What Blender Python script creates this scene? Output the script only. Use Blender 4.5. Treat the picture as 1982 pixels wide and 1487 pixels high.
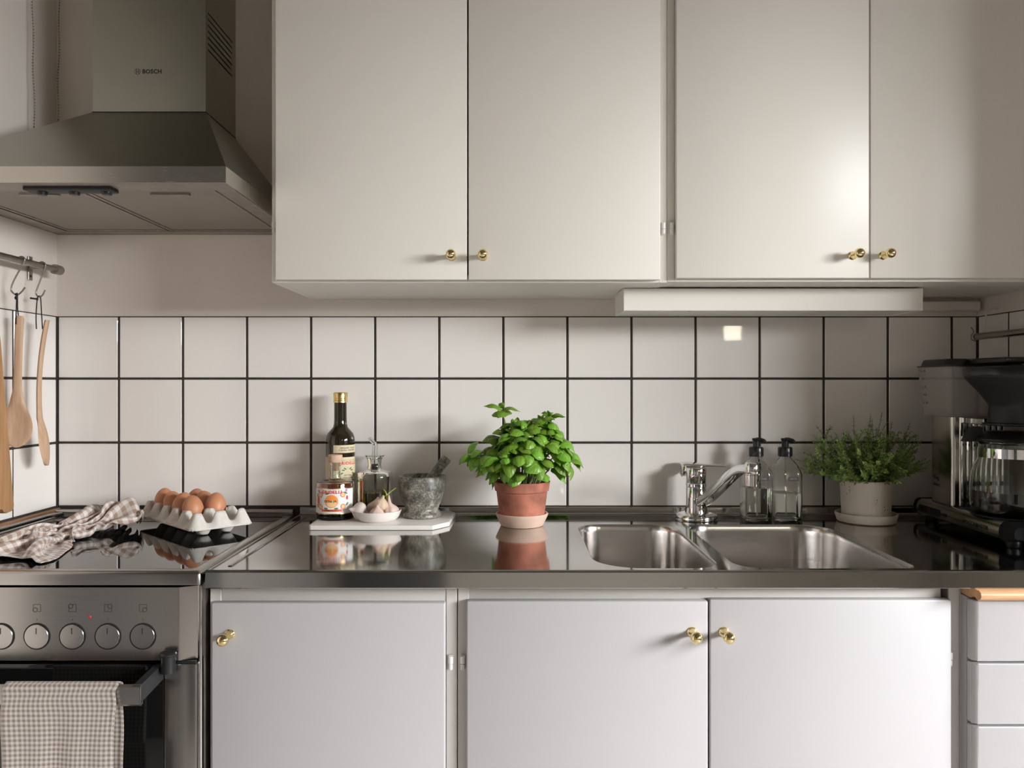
import bpy, bmesh, math, random
from mathutils import Vector, Matrix
S = bpy.context.scene
for o in list(bpy.data.objects):
    bpy.data.objects.remove(o)
COL = S.collection
PI = math.pi
rnd = random.Random(7)

# ------------------------------------------------------------------ camera, light, exposure
CAM_Y, CAM_Z, FPX = -1.924, 1.214, 1539.0
cam = bpy.data.objects.new('camera', bpy.data.cameras.new('camera'))
COL.objects.link(cam)
cam.location = (0, CAM_Y, CAM_Z)
cam.rotation_euler = (PI / 2, 0, 0)
cam.data.sensor_width = 36.0
cam.data.lens = 36.0 * FPX / 1982.0
cam.data.clip_start = 0.02
S.camera = cam

world = bpy.data.worlds.new('world')
S.world = world
world.use_nodes = True
world.node_tree.nodes['Background'].inputs[0].default_value = (0.80, 0.92, 1.0, 1)
world.node_tree.nodes['Background'].inputs[1].default_value = 1.0

def area_light(name, loc, rot, sx, sy, power, color):
    l = bpy.data.lights.new(name, 'AREA')
    l.shape = 'RECTANGLE'; l.size = sx; l.size_y = sy
    l.energy = power; l.color = color
    o = bpy.data.objects.new(name, l); COL.objects.link(o)
    o.location = loc; o.rotation_euler = rot
    return o
WIN_Y0, WIN_Y1, WIN_Z0, WIN_Z1, WIN_X = -3.10, -1.28, 1.08, 1.95, 2.50
# the bright part of the sky outside the side window: light comes down through the opening
_sky = area_light('sky_outside_side_window', (4.20, -2.75, 2.52), (0, 0, 0), 4.2, 1.9, 1720.0, (0.985, 1.0, 1.01))
_sky.rotation_euler = (Vector((0.3, -0.8, 1.25)) - Vector(_sky.location)).to_track_quat('-Z', 'Y').to_euler()
area_light('daylight_rear_window', (1.66, -4.02, 1.79), (PI / 2, 0, 0), 0.13, 0.50, 4.0, (1.0, 0.86, 0.66))

S.view_settings.view_transform = 'Standard'
S.view_settings.look = 'None'
S.view_settings.gamma = 1.0
S.view_settings.use_curve_mapping = False
S.view_settings.exposure = 0.0
S.cycles.max_bounces = 14
S.cycles.diffuse_bounces = 6
S.cycles.glossy_bounces = 6
S.cycles.transmission_bounces = 14
S.cycles.transparent_max_bounces = 12
S.cycles.sample_clamp_indirect = 6.0
S.cycles.blur_glossy = 0.5

# ------------------------------------------------------------------ object helpers
def local_matrix(o):
    m = Matrix.LocRotScale(o.location, o.rotation_euler, o.scale)
    return local_matrix(o.parent) @ m if o.parent else m

def tag(o, label=None, cat=None, group=None, kind=None):
    if label: o['label'] = label
    if cat: o['category'] = cat
    if group: o['group'] = group
    if kind: o['kind'] = kind
    return o

def thing(name, label, cat, loc=(0, 0, 0), rotz=0.0, group=None):
    o = bpy.data.objects.new(name, None)
    o.empty_display_size = 0.02
    COL.objects.link(o)
    o.location = loc; o.rotation_euler = (0, 0, rotz)
    return tag(o, label, cat, group)

def part(name, bm, mats, parent=None, world=True, loc=None, rot=None, smooth=35, label=None, kind=None):
    me = bpy.data.meshes.new(name)
    o = bpy.data.objects.new(name, me)
    COL.objects.link(o)
    if parent is not None: o.parent = parent
    if loc is not None: o.location = loc
    if rot is not None: o.rotation_euler = rot
    if world:
        bm.transform(local_matrix(o).inverted())
    bmesh.ops.recalc_face_normals(bm, faces=bm.faces[:])
    bm.to_mesh(me); bm.free()
    for m in (mats if isinstance(mats, (list, tuple)) else [mats]):
        me.materials.append(m)
    if smooth:
        me.shade_smooth()
        if smooth < 180: me.set_sharp_from_angle(angle=math.radians(smooth))
    if label: o['label'] = label
    if kind: o['kind'] = kind
    return o

def copy_part(src, parent, loc, rot=(0, 0, 0), scale=(1, 1, 1)):
    c = src.copy(); COL.objects.link(c); c.parent = parent
    c.location = loc; c.rotation_euler = rot; c.scale = scale
    return c

def copy_tree(o, parent=None):
    c = o.copy(); COL.objects.link(c); c.parent = parent
    for ch in list(o.children): copy_tree(ch, c)
    return c

# ------------------------------------------------------------------ mesh helpers
def B(): return bmesh.new()

def xf(bm, n0, M):
    bm.verts.ensure_lookup_table()
    for v in bm.verts[n0:]: v.co = M @ v.co

def add_box(bm, x0, x1, y0, y1, z0, z1, bev=0.0, seg=2, M=None):
    n0 = len(bm.verts)
    vs = [bm.verts.new((x, y, z)) for z in (z0, z1) for x, y in ((x0, y0), (x1, y0), (x1, y1), (x0, y1))]
    fs = [bm.faces.new([vs[i] for i in f]) for f in
          ((3, 2, 1, 0), (4, 5, 6, 7), (0, 1, 5, 4), (1, 2, 6, 5), (2, 3, 7, 6), (3, 0, 4, 7))]
    if bev > 0:
        es = list({e for f in fs for e in f.edges})
        bmesh.ops.bevel(bm, geom=es, offset=bev, segments=seg, profile=0.5, affect='EDGES')
    if M is not None: xf(bm, n0, M)
    return bm

def loft(bm, loops, cap0=True, cap1=True, closed=True, mat=0):
    rows = [[bm.verts.new(p) for p in lp] for lp in loops]
    n = len(rows[0])
    for a, b in zip(rows, rows[1:]):
        for i in range(n if closed else n - 1):
            j = (i + 1) % n
            f = bm.faces.new((a[i], a[j], b[j], b[i])); f.material_index = mat
    if cap0: bm.faces.new(list(reversed(rows[0]))).material_index = mat
    if cap1: bm.faces.new(rows[-1]).material_index = mat
    return rows

def add_lathe(bm, prof, c=(0, 0, 0), seg=32, M=None, fn=None):
    n0 = len(bm.verts)
    loops = []
    for r, z in prof:
        lp = []
        for i in range(seg):
            a = 2 * PI * i / seg
            k = fn(a, r, z) if fn else r
            lp.append((c[0] + k * math.cos(a), c[1] + k * math.sin(a), c[2] + z))
        loops.append(lp)
    loft(bm, loops, cap0=prof[0][0] > 1e-6, cap1=prof[-1][0] > 1e-6)
    bm.verts.ensure_lookup_table()
    bmesh.ops.remove_doubles(bm, verts=bm.verts[n0:], dist=1e-6)
    if M is not None: xf(bm, n0, M)
    return bm

def add_sphere(bm, c, r, u=16, v=10, sc=(1, 1, 1)):
    M = Matrix.Translation(c) @ Matrix.Diagonal((sc[0], sc[1], sc[2], 1))
    bmesh.ops.create_uvsphere(bm, u_segments=u, v_segments=v, radius=r, matrix=M)
    return bm

def spline(pts, n=8):
    P = [Vector(p) for p in pts]
    out = []
    for i in range(len(P) - 1):
        p0 = P[max(i - 1, 0)]; p1 = P[i]; p2 = P[i + 1]; p3 = P[min(i + 2, len(P) - 1)]
        for k in range(n):
            t = k / n
            out.append(0.5 * ((2 * p1) + (p2 - p0) * t + (2 * p0 - 5 * p1 + 4 * p2 - p3) * t * t + (3 * p1 - p0 - 3 * p2 + p3) * t ** 3))
    out.append(P[-1])
    return out

def add_tube(bm, pts, r, seg=10, closed=False, section=None, up=None):
    pts = [Vector(p) for p in pts]
    n = len(pts)
    rs = r if isinstance(r, (list, tuple)) else [r] * n
    N = None; loops = []
    for i in range(n):
        if closed: T = pts[(i + 1) % n] - pts[i - 1]
        else: T = pts[min(i + 1, n - 1)] - pts[max(i - 1, 0)]
        T = T.normalized() if T.length > 1e-9 else Vector((0, 0, 1))
        if up is not None:
            Bv = T.cross(Vector(up)).normalized(); N = Bv.cross(T).normalized()
        else:
            if N is None:
                N = T.orthogonal().normalized()
            N = (N - T * N.dot(T)).normalized()
            Bv = T.cross(N)
        if section:
            loops.append([pts[i] + Bv * (a * rs[i]) + N * (b * rs[i]) for a, b in section])
        else:
            loops.append([pts[i] + (N * math.cos(2 * PI * k / seg) + Bv * math.sin(2 * PI * k / seg)) * rs[i] for k in range(seg)])
    if closed:
        loft(bm, loops + [loops[0]], False, False)
        bmesh.ops.remove_doubles(bm, verts=bm.verts[:], dist=1e-7)
    else:
        loft(bm, loops)
    return bm

def rr(x0, x1, y0, y1, r, n=6):
    if not isinstance(r, (list, tuple)): r = [r] * 4
    out = []
    for (cx, cy, a0), q in zip(((x1, y0, -90), (x1, y1, 0), (x0, y1, 90), (x0, y0, 180)), r):
        sx = -q if cx == x1 else q
        sy = q if cy == y0 else -q
        for k in range(n + 1):
            a = math.radians(a0 + 90 * k / n)
            out.append((cx + sx + q * math.cos(a), cy + sy + q * math.sin(a)))
    return out

def add_prism(bm, poly, axis, a0, a1, bev=0.0, seg=2):
    """poly in the two other axes: axis x -> (y, z), y -> (x, z), z -> (x, y)"""
    def mk(p, a): return {'x': (a, p[0], p[1]), 'y': (p[0], a, p[1]), 'z': (p[0], p[1], a)}[axis]
    n0 = len(bm.faces)
    loft(bm, [[mk(p, a0) for p in poly], [mk(p, a1) for p in poly]])
    if bev > 0:
        bm.faces.ensure_lookup_table()
        es = list({e for f in bm.faces[n0:] for e in f.edges if e.calc_length() > bev * 2.2})
        bmesh.ops.bevel(bm, geom=es, offset=bev, segments=seg, profile=0.5, affect='EDGES')
    return bm

def tri_fill(bm, loops):
    es = []
    for lp in loops:
        vs = [bm.verts.new(p) for p in lp]
        es += [bm.edges.new((vs[i], vs[(i + 1) % len(vs)])) for i in range(len(vs))]
    bmesh.ops.triangle_fill(bm, use_beauty=True, use_dissolve=False, edges=es)
    return bm

def grid_bm(nu, nv, fn, uvfn=None):
    bm = B()
    vs = [[bm.verts.new(fn(i / (nu - 1), j / (nv - 1))) for j in range(nv)] for i in range(nu)]
    uv = bm.loops.layers.uv.new('UVMap')
    for i in range(nu - 1):
        for j in range(nv - 1):
            f = bm.faces.new((vs[i][j], vs[i + 1][j], vs[i + 1][j + 1], vs[i][j + 1]))
            for lp, (a, b) in zip(f.loops, ((i, j), (i + 1, j), (i + 1, j + 1), (i, j + 1))):
                u, v = a / (nu - 1), b / (nv - 1)
                lp[uv].uv = uvfn(u, v) if uvfn else (u, v)
    return bm

def text_geo(s, size, bold=0.0, spacing=1.0):
    cu = bpy.data.curves.new('lettering', 'FONT')
    cu.body = s; cu.size = size; cu.align_x = 'CENTER'; cu.align_y = 'CENTER'
    cu.offset = bold; cu.space_character = spacing; cu.resolution_u = 3
    o = bpy.data.objects.new('lettering', cu); COL.objects.link(o)
    me = bpy.data.meshes.new_from_object(o)
    vs = [v.co.copy() for v in me.vertices]; fs = [list(p.vertices) for p in me.polygons]
    bpy.data.objects.remove(o); bpy.data.curves.remove(cu); bpy.data.meshes.remove(me)
    return vs, fs

def add_text(bm, s, size, fn, bold=0.0, spacing=1.0):
    vs, fs = text_geo(s, size, bold, spacing)
    nv = [bm.verts.new(fn(v.x, v.y)) for v in vs]
    for f in fs:
        try: bm.faces.new([nv[i] for i in f])
        except ValueError: pass
    return bm

def on_cyl(c, r, a0, z0):
    """map flat (x, y) to a vertical cylinder; angle 0 faces -y, positive turns towards +x"""
    return lambda x, y: (c[0] + r * math.sin(a0 + x / r), c[1] - r * math.cos(a0 + x / r), z0 + y)

def add_shape(bm, pts, fn):
    n = len(pts)
    if n < 8:
        bm.faces.new([bm.verts.new(fn(x, y)) for x, y in pts]); return bm
    cx = sum(p[0] for p in pts) / n; cy = sum(p[1] for p in pts) / n
    rows = [[bm.verts.new(fn(cx + (x - cx) * k, cy + (y - cy) * k)) for x, y in pts] for k in (1.0, 0.78, 0.56, 0.34, 0.14)]
    for a, b in zip(rows, rows[1:]):
        for i in range(n): bm.faces.new((a[i], a[(i + 1) % n], b[(i + 1) % n], b[i]))
    bm.faces.new(rows[-1])
    return bm

def disc_pts(x, y, rx, ry=None, n=18, a=0.0):
    ry = ry or rx
    ca, sa = math.cos(a), math.sin(a)
    return [(x + rx * math.cos(t) * ca - ry * math.sin(t) * sa, y + rx * math.cos(t) * sa + ry * math.sin(t) * ca)
            for t in (2 * PI * k / n for k in range(n))]

def cyl_patch(bm, c, r, a0, a1, z0, z1, n=28, th=0.0003):
    for i in range(n):
        pass
    rows = []
    for rr_ in (r, r + th):
        rows.append([[(c[0] + rr_ * math.sin(a0 + (a1 - a0) * i / n), c[1] - rr_ * math.cos(a0 + (a1 - a0) * i / n), z) for i in range(n + 1)] for z in (z0, z1)])
    loft(bm, [rows[1][0], rows[1][1]], False, False, closed=False)
    return bm

# ------------------------------------------------------------------ materials
def nt(m):
    m.use_nodes = True
    return m.node_tree, m.node_tree.nodes['Principled BSDF']

def mat(name, color, rough=0.5, metal=0.0, noise=None, bump=None, ior=None, trans=0.0, coat=0.0, sss=0.0, stretch=None, rvar=0.0, spec=None, objvar=0.0):
    """noise = (scale, amount): colour mottling; bump = (scale, strength, distance)"""
    m = bpy.data.materials.new(name)
    t, b = nt(m)
    L = t.links
    c = tuple(color) + (1,)
    b.inputs['Base Color'].default_value = c
    b.inputs['Roughness'].default_value = rough
    b.inputs['Metallic'].default_value = metal
    if ior: b.inputs['IOR'].default_value = ior
    if trans: b.inputs['Transmission Weight'].default_value = trans
    if coat: b.inputs['Coat Weight'].default_value = coat; b.inputs['Coat Roughness'].default_value = 0.08
    if sss:
        b.inputs['Subsurface Weight'].default_value = sss
        b.inputs['Subsurface Radius'].default_value = (0.01, 0.006, 0.004)
        b.inputs['Subsurface Scale'].default_value = 0.4
    if spec is not None: b.inputs['Specular IOR Level'].default_value = spec
    if noise or bump or rvar:
        tc = t.nodes.new('ShaderNodeTexCoord')
        mp = t.nodes.new('ShaderNodeMapping')
        if stretch: mp.inputs['Scale'].default_value = stretch
        L.new(tc.outputs['Object'], mp.inputs['Vector'])
    if noise:
        n = t.nodes.new('ShaderNodeTexNoise'); n.inputs['Scale'].default_value = noise[0]; n.inputs['Detail'].default_value = 6
        L.new(mp.outputs[0], n.inputs['Vector'])
        r = t.nodes.new('ShaderNodeMapRange')
        r.inputs['From Min'].default_value = 0.3; r.inputs['From Max'].default_value = 0.7
        r.inputs['To Min'].default_value = 1 - noise[1]; r.inputs['To Max'].default_value = 1 + noise[1]
        L.new(n.outputs['Fac'], r.inputs['Value'])
        mx = t.nodes.new('ShaderNodeMix'); mx.data_type = 'RGBA'; mx.blend_type = 'MULTIPLY'; mx.inputs['Factor'].default_value = 1
        mx.inputs['A'].default_value = c
        L.new(r.outputs[0], mx.inputs['B'])
        L.new(mx.outputs['Result'], b.inputs['Base Color'])
    if objvar:
        oi = t.nodes.new('ShaderNodeObjectInfo')
        hv = t.nodes.new('ShaderNodeHueSaturation')
        r2 = t.nodes.new('ShaderNodeMapRange'); r2.inputs['To Min'].default_value = 1 - objvar; r2.inputs['To Max'].default_value = 1 + objvar
        L.new(oi.outputs['Random'], r2.inputs['Value']); L.new(r2.outputs[0], hv.inputs['Value'])
        src = b.inputs['Base Color'].links
        if src: L.new(src[0].from_socket, hv.inputs['Color'])
        else: hv.inputs['Color'].default_value = c
        L.new(hv.outputs[0], b.inputs['Base Color'])
    if rvar:
        n2 = t.nodes.new('ShaderNodeTexNoise'); n2.inputs['Scale'].default_value = 30; n2.inputs['Detail'].default_value = 4
        L.new(mp.outputs[0], n2.inputs['Vector'])
        r3 = t.nodes.new('ShaderNodeMapRange'); r3.inputs['To Min'].default_value = max(0.02, rough - rvar); r3.inputs['To Max'].default_value = rough + rvar
        L.new(n2.outputs['Fac'], r3.inputs['Value']); L.new(r3.outputs[0], b.inputs['Roughness'])
    if bump:
        nb = t.nodes.new('ShaderNodeTexNoise'); nb.inputs['Scale'].default_value = bump[0]; nb.inputs['Detail'].default_value = 4
        L.new(mp.outputs[0], nb.inputs['Vector'])
        bp = t.nodes.new('ShaderNodeBump'); bp.inputs['Strength'].default_value = bump[1]; bp.inputs['Distance'].default_value = bump[2]
        L.new(nb.outputs['Fac'], bp.inputs['Height']); L.new(bp.outputs[0], b.inputs['Normal'])
    return m

def glass_mat(name, color, rough=0.0, ior=1.45):
    return mat(name, color, rough, 0, ior=ior, trans=1.0)

M = {}
M['wall'] = mat('wall_paint', (0.78, 0.715, 0.655), 0.55, noise=(6, 0.02), bump=(90, 0.08, 0.002))
M['room'] = mat('room_paint', (0.52, 0.475, 0.425), 0.7, bump=(60, 0.05, 0.002))
M['dim'] = mat('dark_reflected_paint', (0.24, 0.22, 0.20), 0.7)
M['addeddoor'] = mat('added_door_paint', (0.085, 0.082, 0.08), 0.5)
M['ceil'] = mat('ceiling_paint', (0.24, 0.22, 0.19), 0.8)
M['grout'] = mat('dark_grout', (0.035, 0.028, 0.024), 0.85, noise=(60, 0.3), bump=(300, 0.3, 0.001))
M['tile'] = mat('white_glazed_tile', (0.84, 0.80, 0.765), 0.03, bump=(9, 0.035, 0.004), objvar=0.02, ior=1.5)
M['cream'] = mat('cream_lacquer', (0.76, 0.725, 0.665), 0.36, bump=(25, 0.03, 0.002))
M['white'] = mat('dimmed_white_lacquer', (0.445, 0.432, 0.442), 0.40, bump=(40, 0.05, 0.002))  # white paint darkened to mid-grey so the lower fronts look less lit
M['frame'] = mat('brightened_white_lacquer', (0.60, 0.57, 0.54), 0.42, bump=(40, 0.05, 0.002))  # lighter copy of the same white paint, brightening rails and sides
M['inside'] = mat('cabinet_inside', (0.10, 0.085, 0.07), 0.8)
M['rimsteel'] = mat('rim_steel', (0.56, 0.525, 0.475), 0.26, 1.0, bump=(90, 0.01, 0.0002), stretch=(1, 14, 14), rvar=0.04)
M['steel'] = mat('brushed_steel', (0.40, 0.38, 0.365), 0.24, 1.0, bump=(90, 0.012, 0.0002), stretch=(1, 14, 14), rvar=0.04)
M['hoodsteel'] = mat('hood_steel', (0.37, 0.365, 0.315), 0.30, 1.0, bump=(90, 0.008, 0.0002), stretch=(1, 10, 10), rvar=0.04)
M['counter'] = mat('worktop_steel', (0.50, 0.50, 0.49), 0.085, 1.0, bump=(7, 0.012, 0.002), stretch=(1, 3, 1), rvar=0.03)
M['sink'] = mat('sink_steel', (0.58, 0.555, 0.535), 0.20, 1.0, bump=(50, 0.008, 0.0003), stretch=(1, 1, 8), rvar=0.05)
M['dullsteel'] = mat('dull_steel', (0.36, 0.33, 0.30), 0.38, 1.0, noise=(40, 0.15))
M['filter'] = mat('filter_mesh_metal', (0.36, 0.325, 0.285), 0.5, 0.7, bump=(900, 0.5, 0.002))
M['chrome'] = mat('chrome', (0.82, 0.82, 0.82), 0.04, 1.0)
M['brass'] = mat('polished_brass', (0.86, 0.70, 0.36), 0.12, 1.0)
M['gold'] = mat('gold_cap', (0.80, 0.60, 0.25), 0.25, 1.0)
M['blackglass'] = mat('black_ceramic_glass', (0.006, 0.006, 0.006), 0.03, ior=1.55)
M['ovenglass'] = mat('oven_door_glass', (0.004, 0.004, 0.004), 0.05, ior=1.5)
M['black'] = mat('black_plastic', (0.012, 0.012, 0.013), 0.28)
M['blackmatt'] = mat('matt_black_plastic', (0.016, 0.016, 0.017), 0.5)
M['rubber'] = mat('black_rubber', (0.014, 0.014, 0.015), 0.75, spec=0.2)
M['darkgap'] = mat('dark_gap', (0.006, 0.006, 0.006), 0.9)
M['ink'] = mat('black_ink', (0.015, 0.013, 0.012), 0.6)
M['red'] = mat('red_lamp', (0.45, 0.01, 0.015), 0.3)
M['glass'] = glass_mat('clear_glass', (0.96, 0.98, 0.95))
M['greenglass'] = glass_mat('pale_green_glass', (0.98, 0.985, 0.97))
M['smoke'] = mat('cloudy_plastic', (0.88, 0.84, 0.82), 0.15, ior=1.15, trans=0.80)
M['soap'] = glass_mat('clear_soap', (0.985, 0.985, 0.93), ior=1.25)
M['oliveglass'] = mat('dark_olive_glass', (0.016, 0.012, 0.005), 0.06, ior=1.5, coat=0.3)
M['oil'] = mat('olive_oil', (0.52, 0.42, 0.04), 0.02, ior=1.42, trans=0.95)
M['liqueur'] = mat('orange_liqueur', (0.80, 0.22, 0.09), 0.02, ior=1.30, trans=0.90)
M['coffee'] = mat('black_coffee', (0.008, 0.004, 0.003), 0.04)
M['cork'] = mat('pale_cork', (0.62, 0.42, 0.30), 0.7, noise=(80, 0.12))
M['marble'] = mat('white_marble', (0.74, 0.70, 0.66), 0.25, noise=(12, 0.06))
M['granite'] = None
M['terracotta'] = mat('terracotta', (0.38, 0.135, 0.085), 0.75, noise=(26, 0.42), bump=(120, 0.15, 0.001))
M['saucer'] = mat('pale_terracotta', (0.66, 0.47, 0.37), 0.75, noise=(30, 0.10), bump=(150, 0.12, 0.001))
M['soil'] = mat('dark_soil', (0.022, 0.014, 0.009), 0.95, noise=(60, 0.5), bump=(150, 0.9, 0.006))
M['egg'] = mat('brown_eggshell', (0.52, 0.225, 0.115), 0.48, noise=(30, 0.06), sss=0.08, objvar=0.10)
M['pulp'] = mat('pale_paper_pulp', (0.63, 0.59, 0.54), 0.85, noise=(160, 0.05), bump=(420, 0.35, 0.001))
M['dish'] = mat('white_glazed_dish', (0.74, 0.69, 0.65), 0.3, noise=(25, 0.03))
M['garlic'] = mat('garlic_skin', (0.68, 0.50, 0.44), 0.5, noise=(45, 0.16), sss=0.1, stretch=(3, 3, 0.6))
M['garlicwhite'] = mat('white_garlic_skin', (0.68, 0.60, 0.55), 0.5, noise=(40, 0.08), sss=0.1)
M['garlictan'] = mat('tan_garlic_skin', (0.56, 0.42, 0.30), 0.5, noise=(40, 0.2), sss=0.1, stretch=(3, 3, 0.6))
M['sprout'] = mat('green_sprout', (0.34, 0.42, 0.06), 0.5)
M['rope'] = mat('black_cord', (0.012, 0.010, 0.009), 0.8)
M['plasticwhite'] = mat('white_plastic', (0.72, 0.70, 0.66), 0.35)
M['label'] = mat('dark_label', (0.03, 0.03, 0.03), 0.5)
M['labeltext'] = mat('grey_print', (0.30, 0.30, 0.29), 0.6)
M['paper'] = mat('cream_label_paper', (0.66, 0.56, 0.38), 0.6)
M['paperwhite'] = mat('white_label_paper', (0.74, 0.74, 0.72), 0.5)
M['redprint'] = mat('red_print', (0.66, 0.03, 0.04), 0.6)
M['orangeprint'] = mat('orange_print', (0.85, 0.27, 0.05), 0.6)
M['coral'] = mat('coral_print', (0.72, 0.13, 0.06), 0.6)
M['greenprint'] = mat('green_print', (0.06, 0.20, 0.05), 0.6)
M['lilac'] = mat('lilac_print', (0.45, 0.25, 0.50), 0.6)
M['peach'] = mat('peach_print', (0.80, 0.52, 0.25), 0.6)
M['alu'] = mat('machine_aluminium', (0.60, 0.58, 0.53), 0.20, 1.0, bump=(60, 0.008, 0.0003), stretch=(1, 10, 10))
M['oak'] = None

def wood_mat(name, c1, c2, scale=14.0, stretch=(9, 9, 0.8), rough=0.55):
    m = bpy.data.materials.new(name)
    t, b = nt(m); L = t.links
    tc = t.nodes.new('ShaderNodeTexCoord'); mp = t.nodes.new('ShaderNodeMapping')
    mp.inputs['Scale'].default_value = stretch
    L.new(tc.outputs['Object'], mp.inputs['Vector'])
    n = t.nodes.new('ShaderNodeTexNoise'); n.inputs['Scale'].default_value = scale; n.inputs['Detail'].default_value = 8; n.inputs['Roughness'].default_value = 0.65
    L.new(mp.outputs[0], n.inputs['Vector'])
    r = t.nodes.new('ShaderNodeValToRGB')
    r.color_ramp.elements[0].position = 0.32; r.color_ramp.elements[0].color = tuple(c1) + (1,)
    r.color_ramp.elements[1].position = 0.68; r.color_ramp.elements[1].color = tuple(c2) + (1,)
    L.new(n.outputs['Fac'], r.inputs['Fac']); L.new(r.outputs[0], b.inputs['Base Color'])
    bp = t.nodes.new('ShaderNodeBump'); bp.inputs['Strength'].default_value = 0.15; bp.inputs['Distance'].default_value = 0.001
    L.new(n.outputs['Fac'], bp.inputs['Height']); L.new(bp.outputs[0], b.inputs['Normal'])
    b.inputs['Roughness'].default_value = rough
    return m
M['beech'] = wood_mat('pale_beech', (0.50, 0.31, 0.19), (0.64, 0.44, 0.29))
M['oak'] = wood_mat('warm_oak', (0.36, 0.18, 0.075), (0.50, 0.28, 0.13), 10)
M['batten'] = wood_mat('brown_batten', (0.22, 0.11, 0.05), (0.33, 0.18, 0.09), 10, (9, 0.8, 9))
M['pine'] = wood_mat('pull_out_board_wood', (0.52, 0.27, 0.13), (0.68, 0.40, 0.22), 10, (0.8, 9, 9), 0.4)
M['floor'] = wood_mat('grey_floor', (0.52, 0.48, 0.44), (0.60, 0.56, 0.52), 6, (6, 0.6, 6), 0.4)
M['door'] = wood_mat('room_door_wood', (0.20, 0.10, 0.055), (0.30, 0.16, 0.09), 6, (6, 6, 0.6), 0.5)

def granite():
    m = bpy.data.materials.new('speckled_granite'); t, b = nt(m); L = t.links
    tc = t.nodes.new('ShaderNodeTexCoord')
    n = t.nodes.new('ShaderNodeTexNoise'); n.inputs['Scale'].default_value = 230; n.inputs['Detail'].default_value = 5; n.inputs['Roughness'].default_value = 0.7
    n2 = t.nodes.new('ShaderNodeTexNoise'); n2.inputs['Scale'].default_value = 55; n2.inputs['Detail'].default_value = 4
    L.new(tc.outputs['Object'], n.inputs['Vector']); L.new(tc.outputs['Object'], n2.inputs['Vector'])
    ma = t.nodes.new('ShaderNodeMath'); ma.operation = 'MULTIPLY_ADD'; ma.inputs[1].default_value = 0.55
    L.new(n.outputs['Fac'], ma.inputs[0])
    mb = t.nodes.new('ShaderNodeMath'); mb.operation = 'MULTIPLY'; mb.inputs[1].default_value = 0.45
    L.new(n2.outputs['Fac'], mb.inputs[0]); L.new(mb.outputs[0], ma.inputs[2])
    r = t.nodes.new('ShaderNodeValToRGB'); e = r.color_ramp.elements
    e[0].position = 0.38; e[0].color = (0.045, 0.045, 0.037, 1)
    e[1].position = 0.62; e[1].color = (0.42, 0.39, 0.33, 1)
    x = e.new(0.50); x.color = (0.15, 0.145, 0.12, 1)
    L.new(ma.outputs[0], r.inputs['Fac']); L.new(r.outputs[0], b.inputs['Base Color'])
    b.inputs['Roughness'].default_value = 0.38
    return m
M['granite'] = granite()

def speckled():
    m = bpy.data.materials.new('speckled_stoneware'); t, b = nt(m); L = t.links
    tc = t.nodes.new('ShaderNodeTexCoord')
    v = t.nodes.new('ShaderNodeTexVoronoi'); v.inputs['Scale'].default_value = 150
    n = t.nodes.new('ShaderNodeTexNoise'); n.inputs['Scale'].default_value = 18; n.inputs['Detail'].default_value = 3
    L.new(tc.outputs['Object'], v.inputs['Vector']); L.new(tc.outputs['Object'], n.inputs['Vector'])
    lt = t.nodes.new('ShaderNodeMath'); lt.operation = 'LESS_THAN'; lt.inputs[1].default_value = 0.23
    gt = t.nodes.new('ShaderNodeMath'); gt.operation = 'GREATER_THAN'; gt.inputs[1].default_value = 0.55
    mu = t.nodes.new('ShaderNodeMath'); mu.operation = 'MULTIPLY'
    L.new(v.outputs['Distance'], lt.inputs[0]); L.new(n.outputs['Fac'], gt.inputs[0])
    L.new(lt.outputs[0], mu.inputs[0]); L.new(gt.outputs[0], mu.inputs[1])
    mx = t.nodes.new('ShaderNodeMix'); mx.data_type = 'RGBA'
    mx.inputs['A'].default_value = (0.60, 0.53, 0.45, 1); mx.inputs['B'].default_value = (0.15, 0.085, 0.05, 1)
    L.new(mu.outputs[0], mx.inputs['Factor']); L.new(mx.outputs['Result'], b.inputs['Base Color'])
    b.inputs['Roughness'].default_value = 0.6
    return m
M['stoneware'] = speckled()

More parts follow.
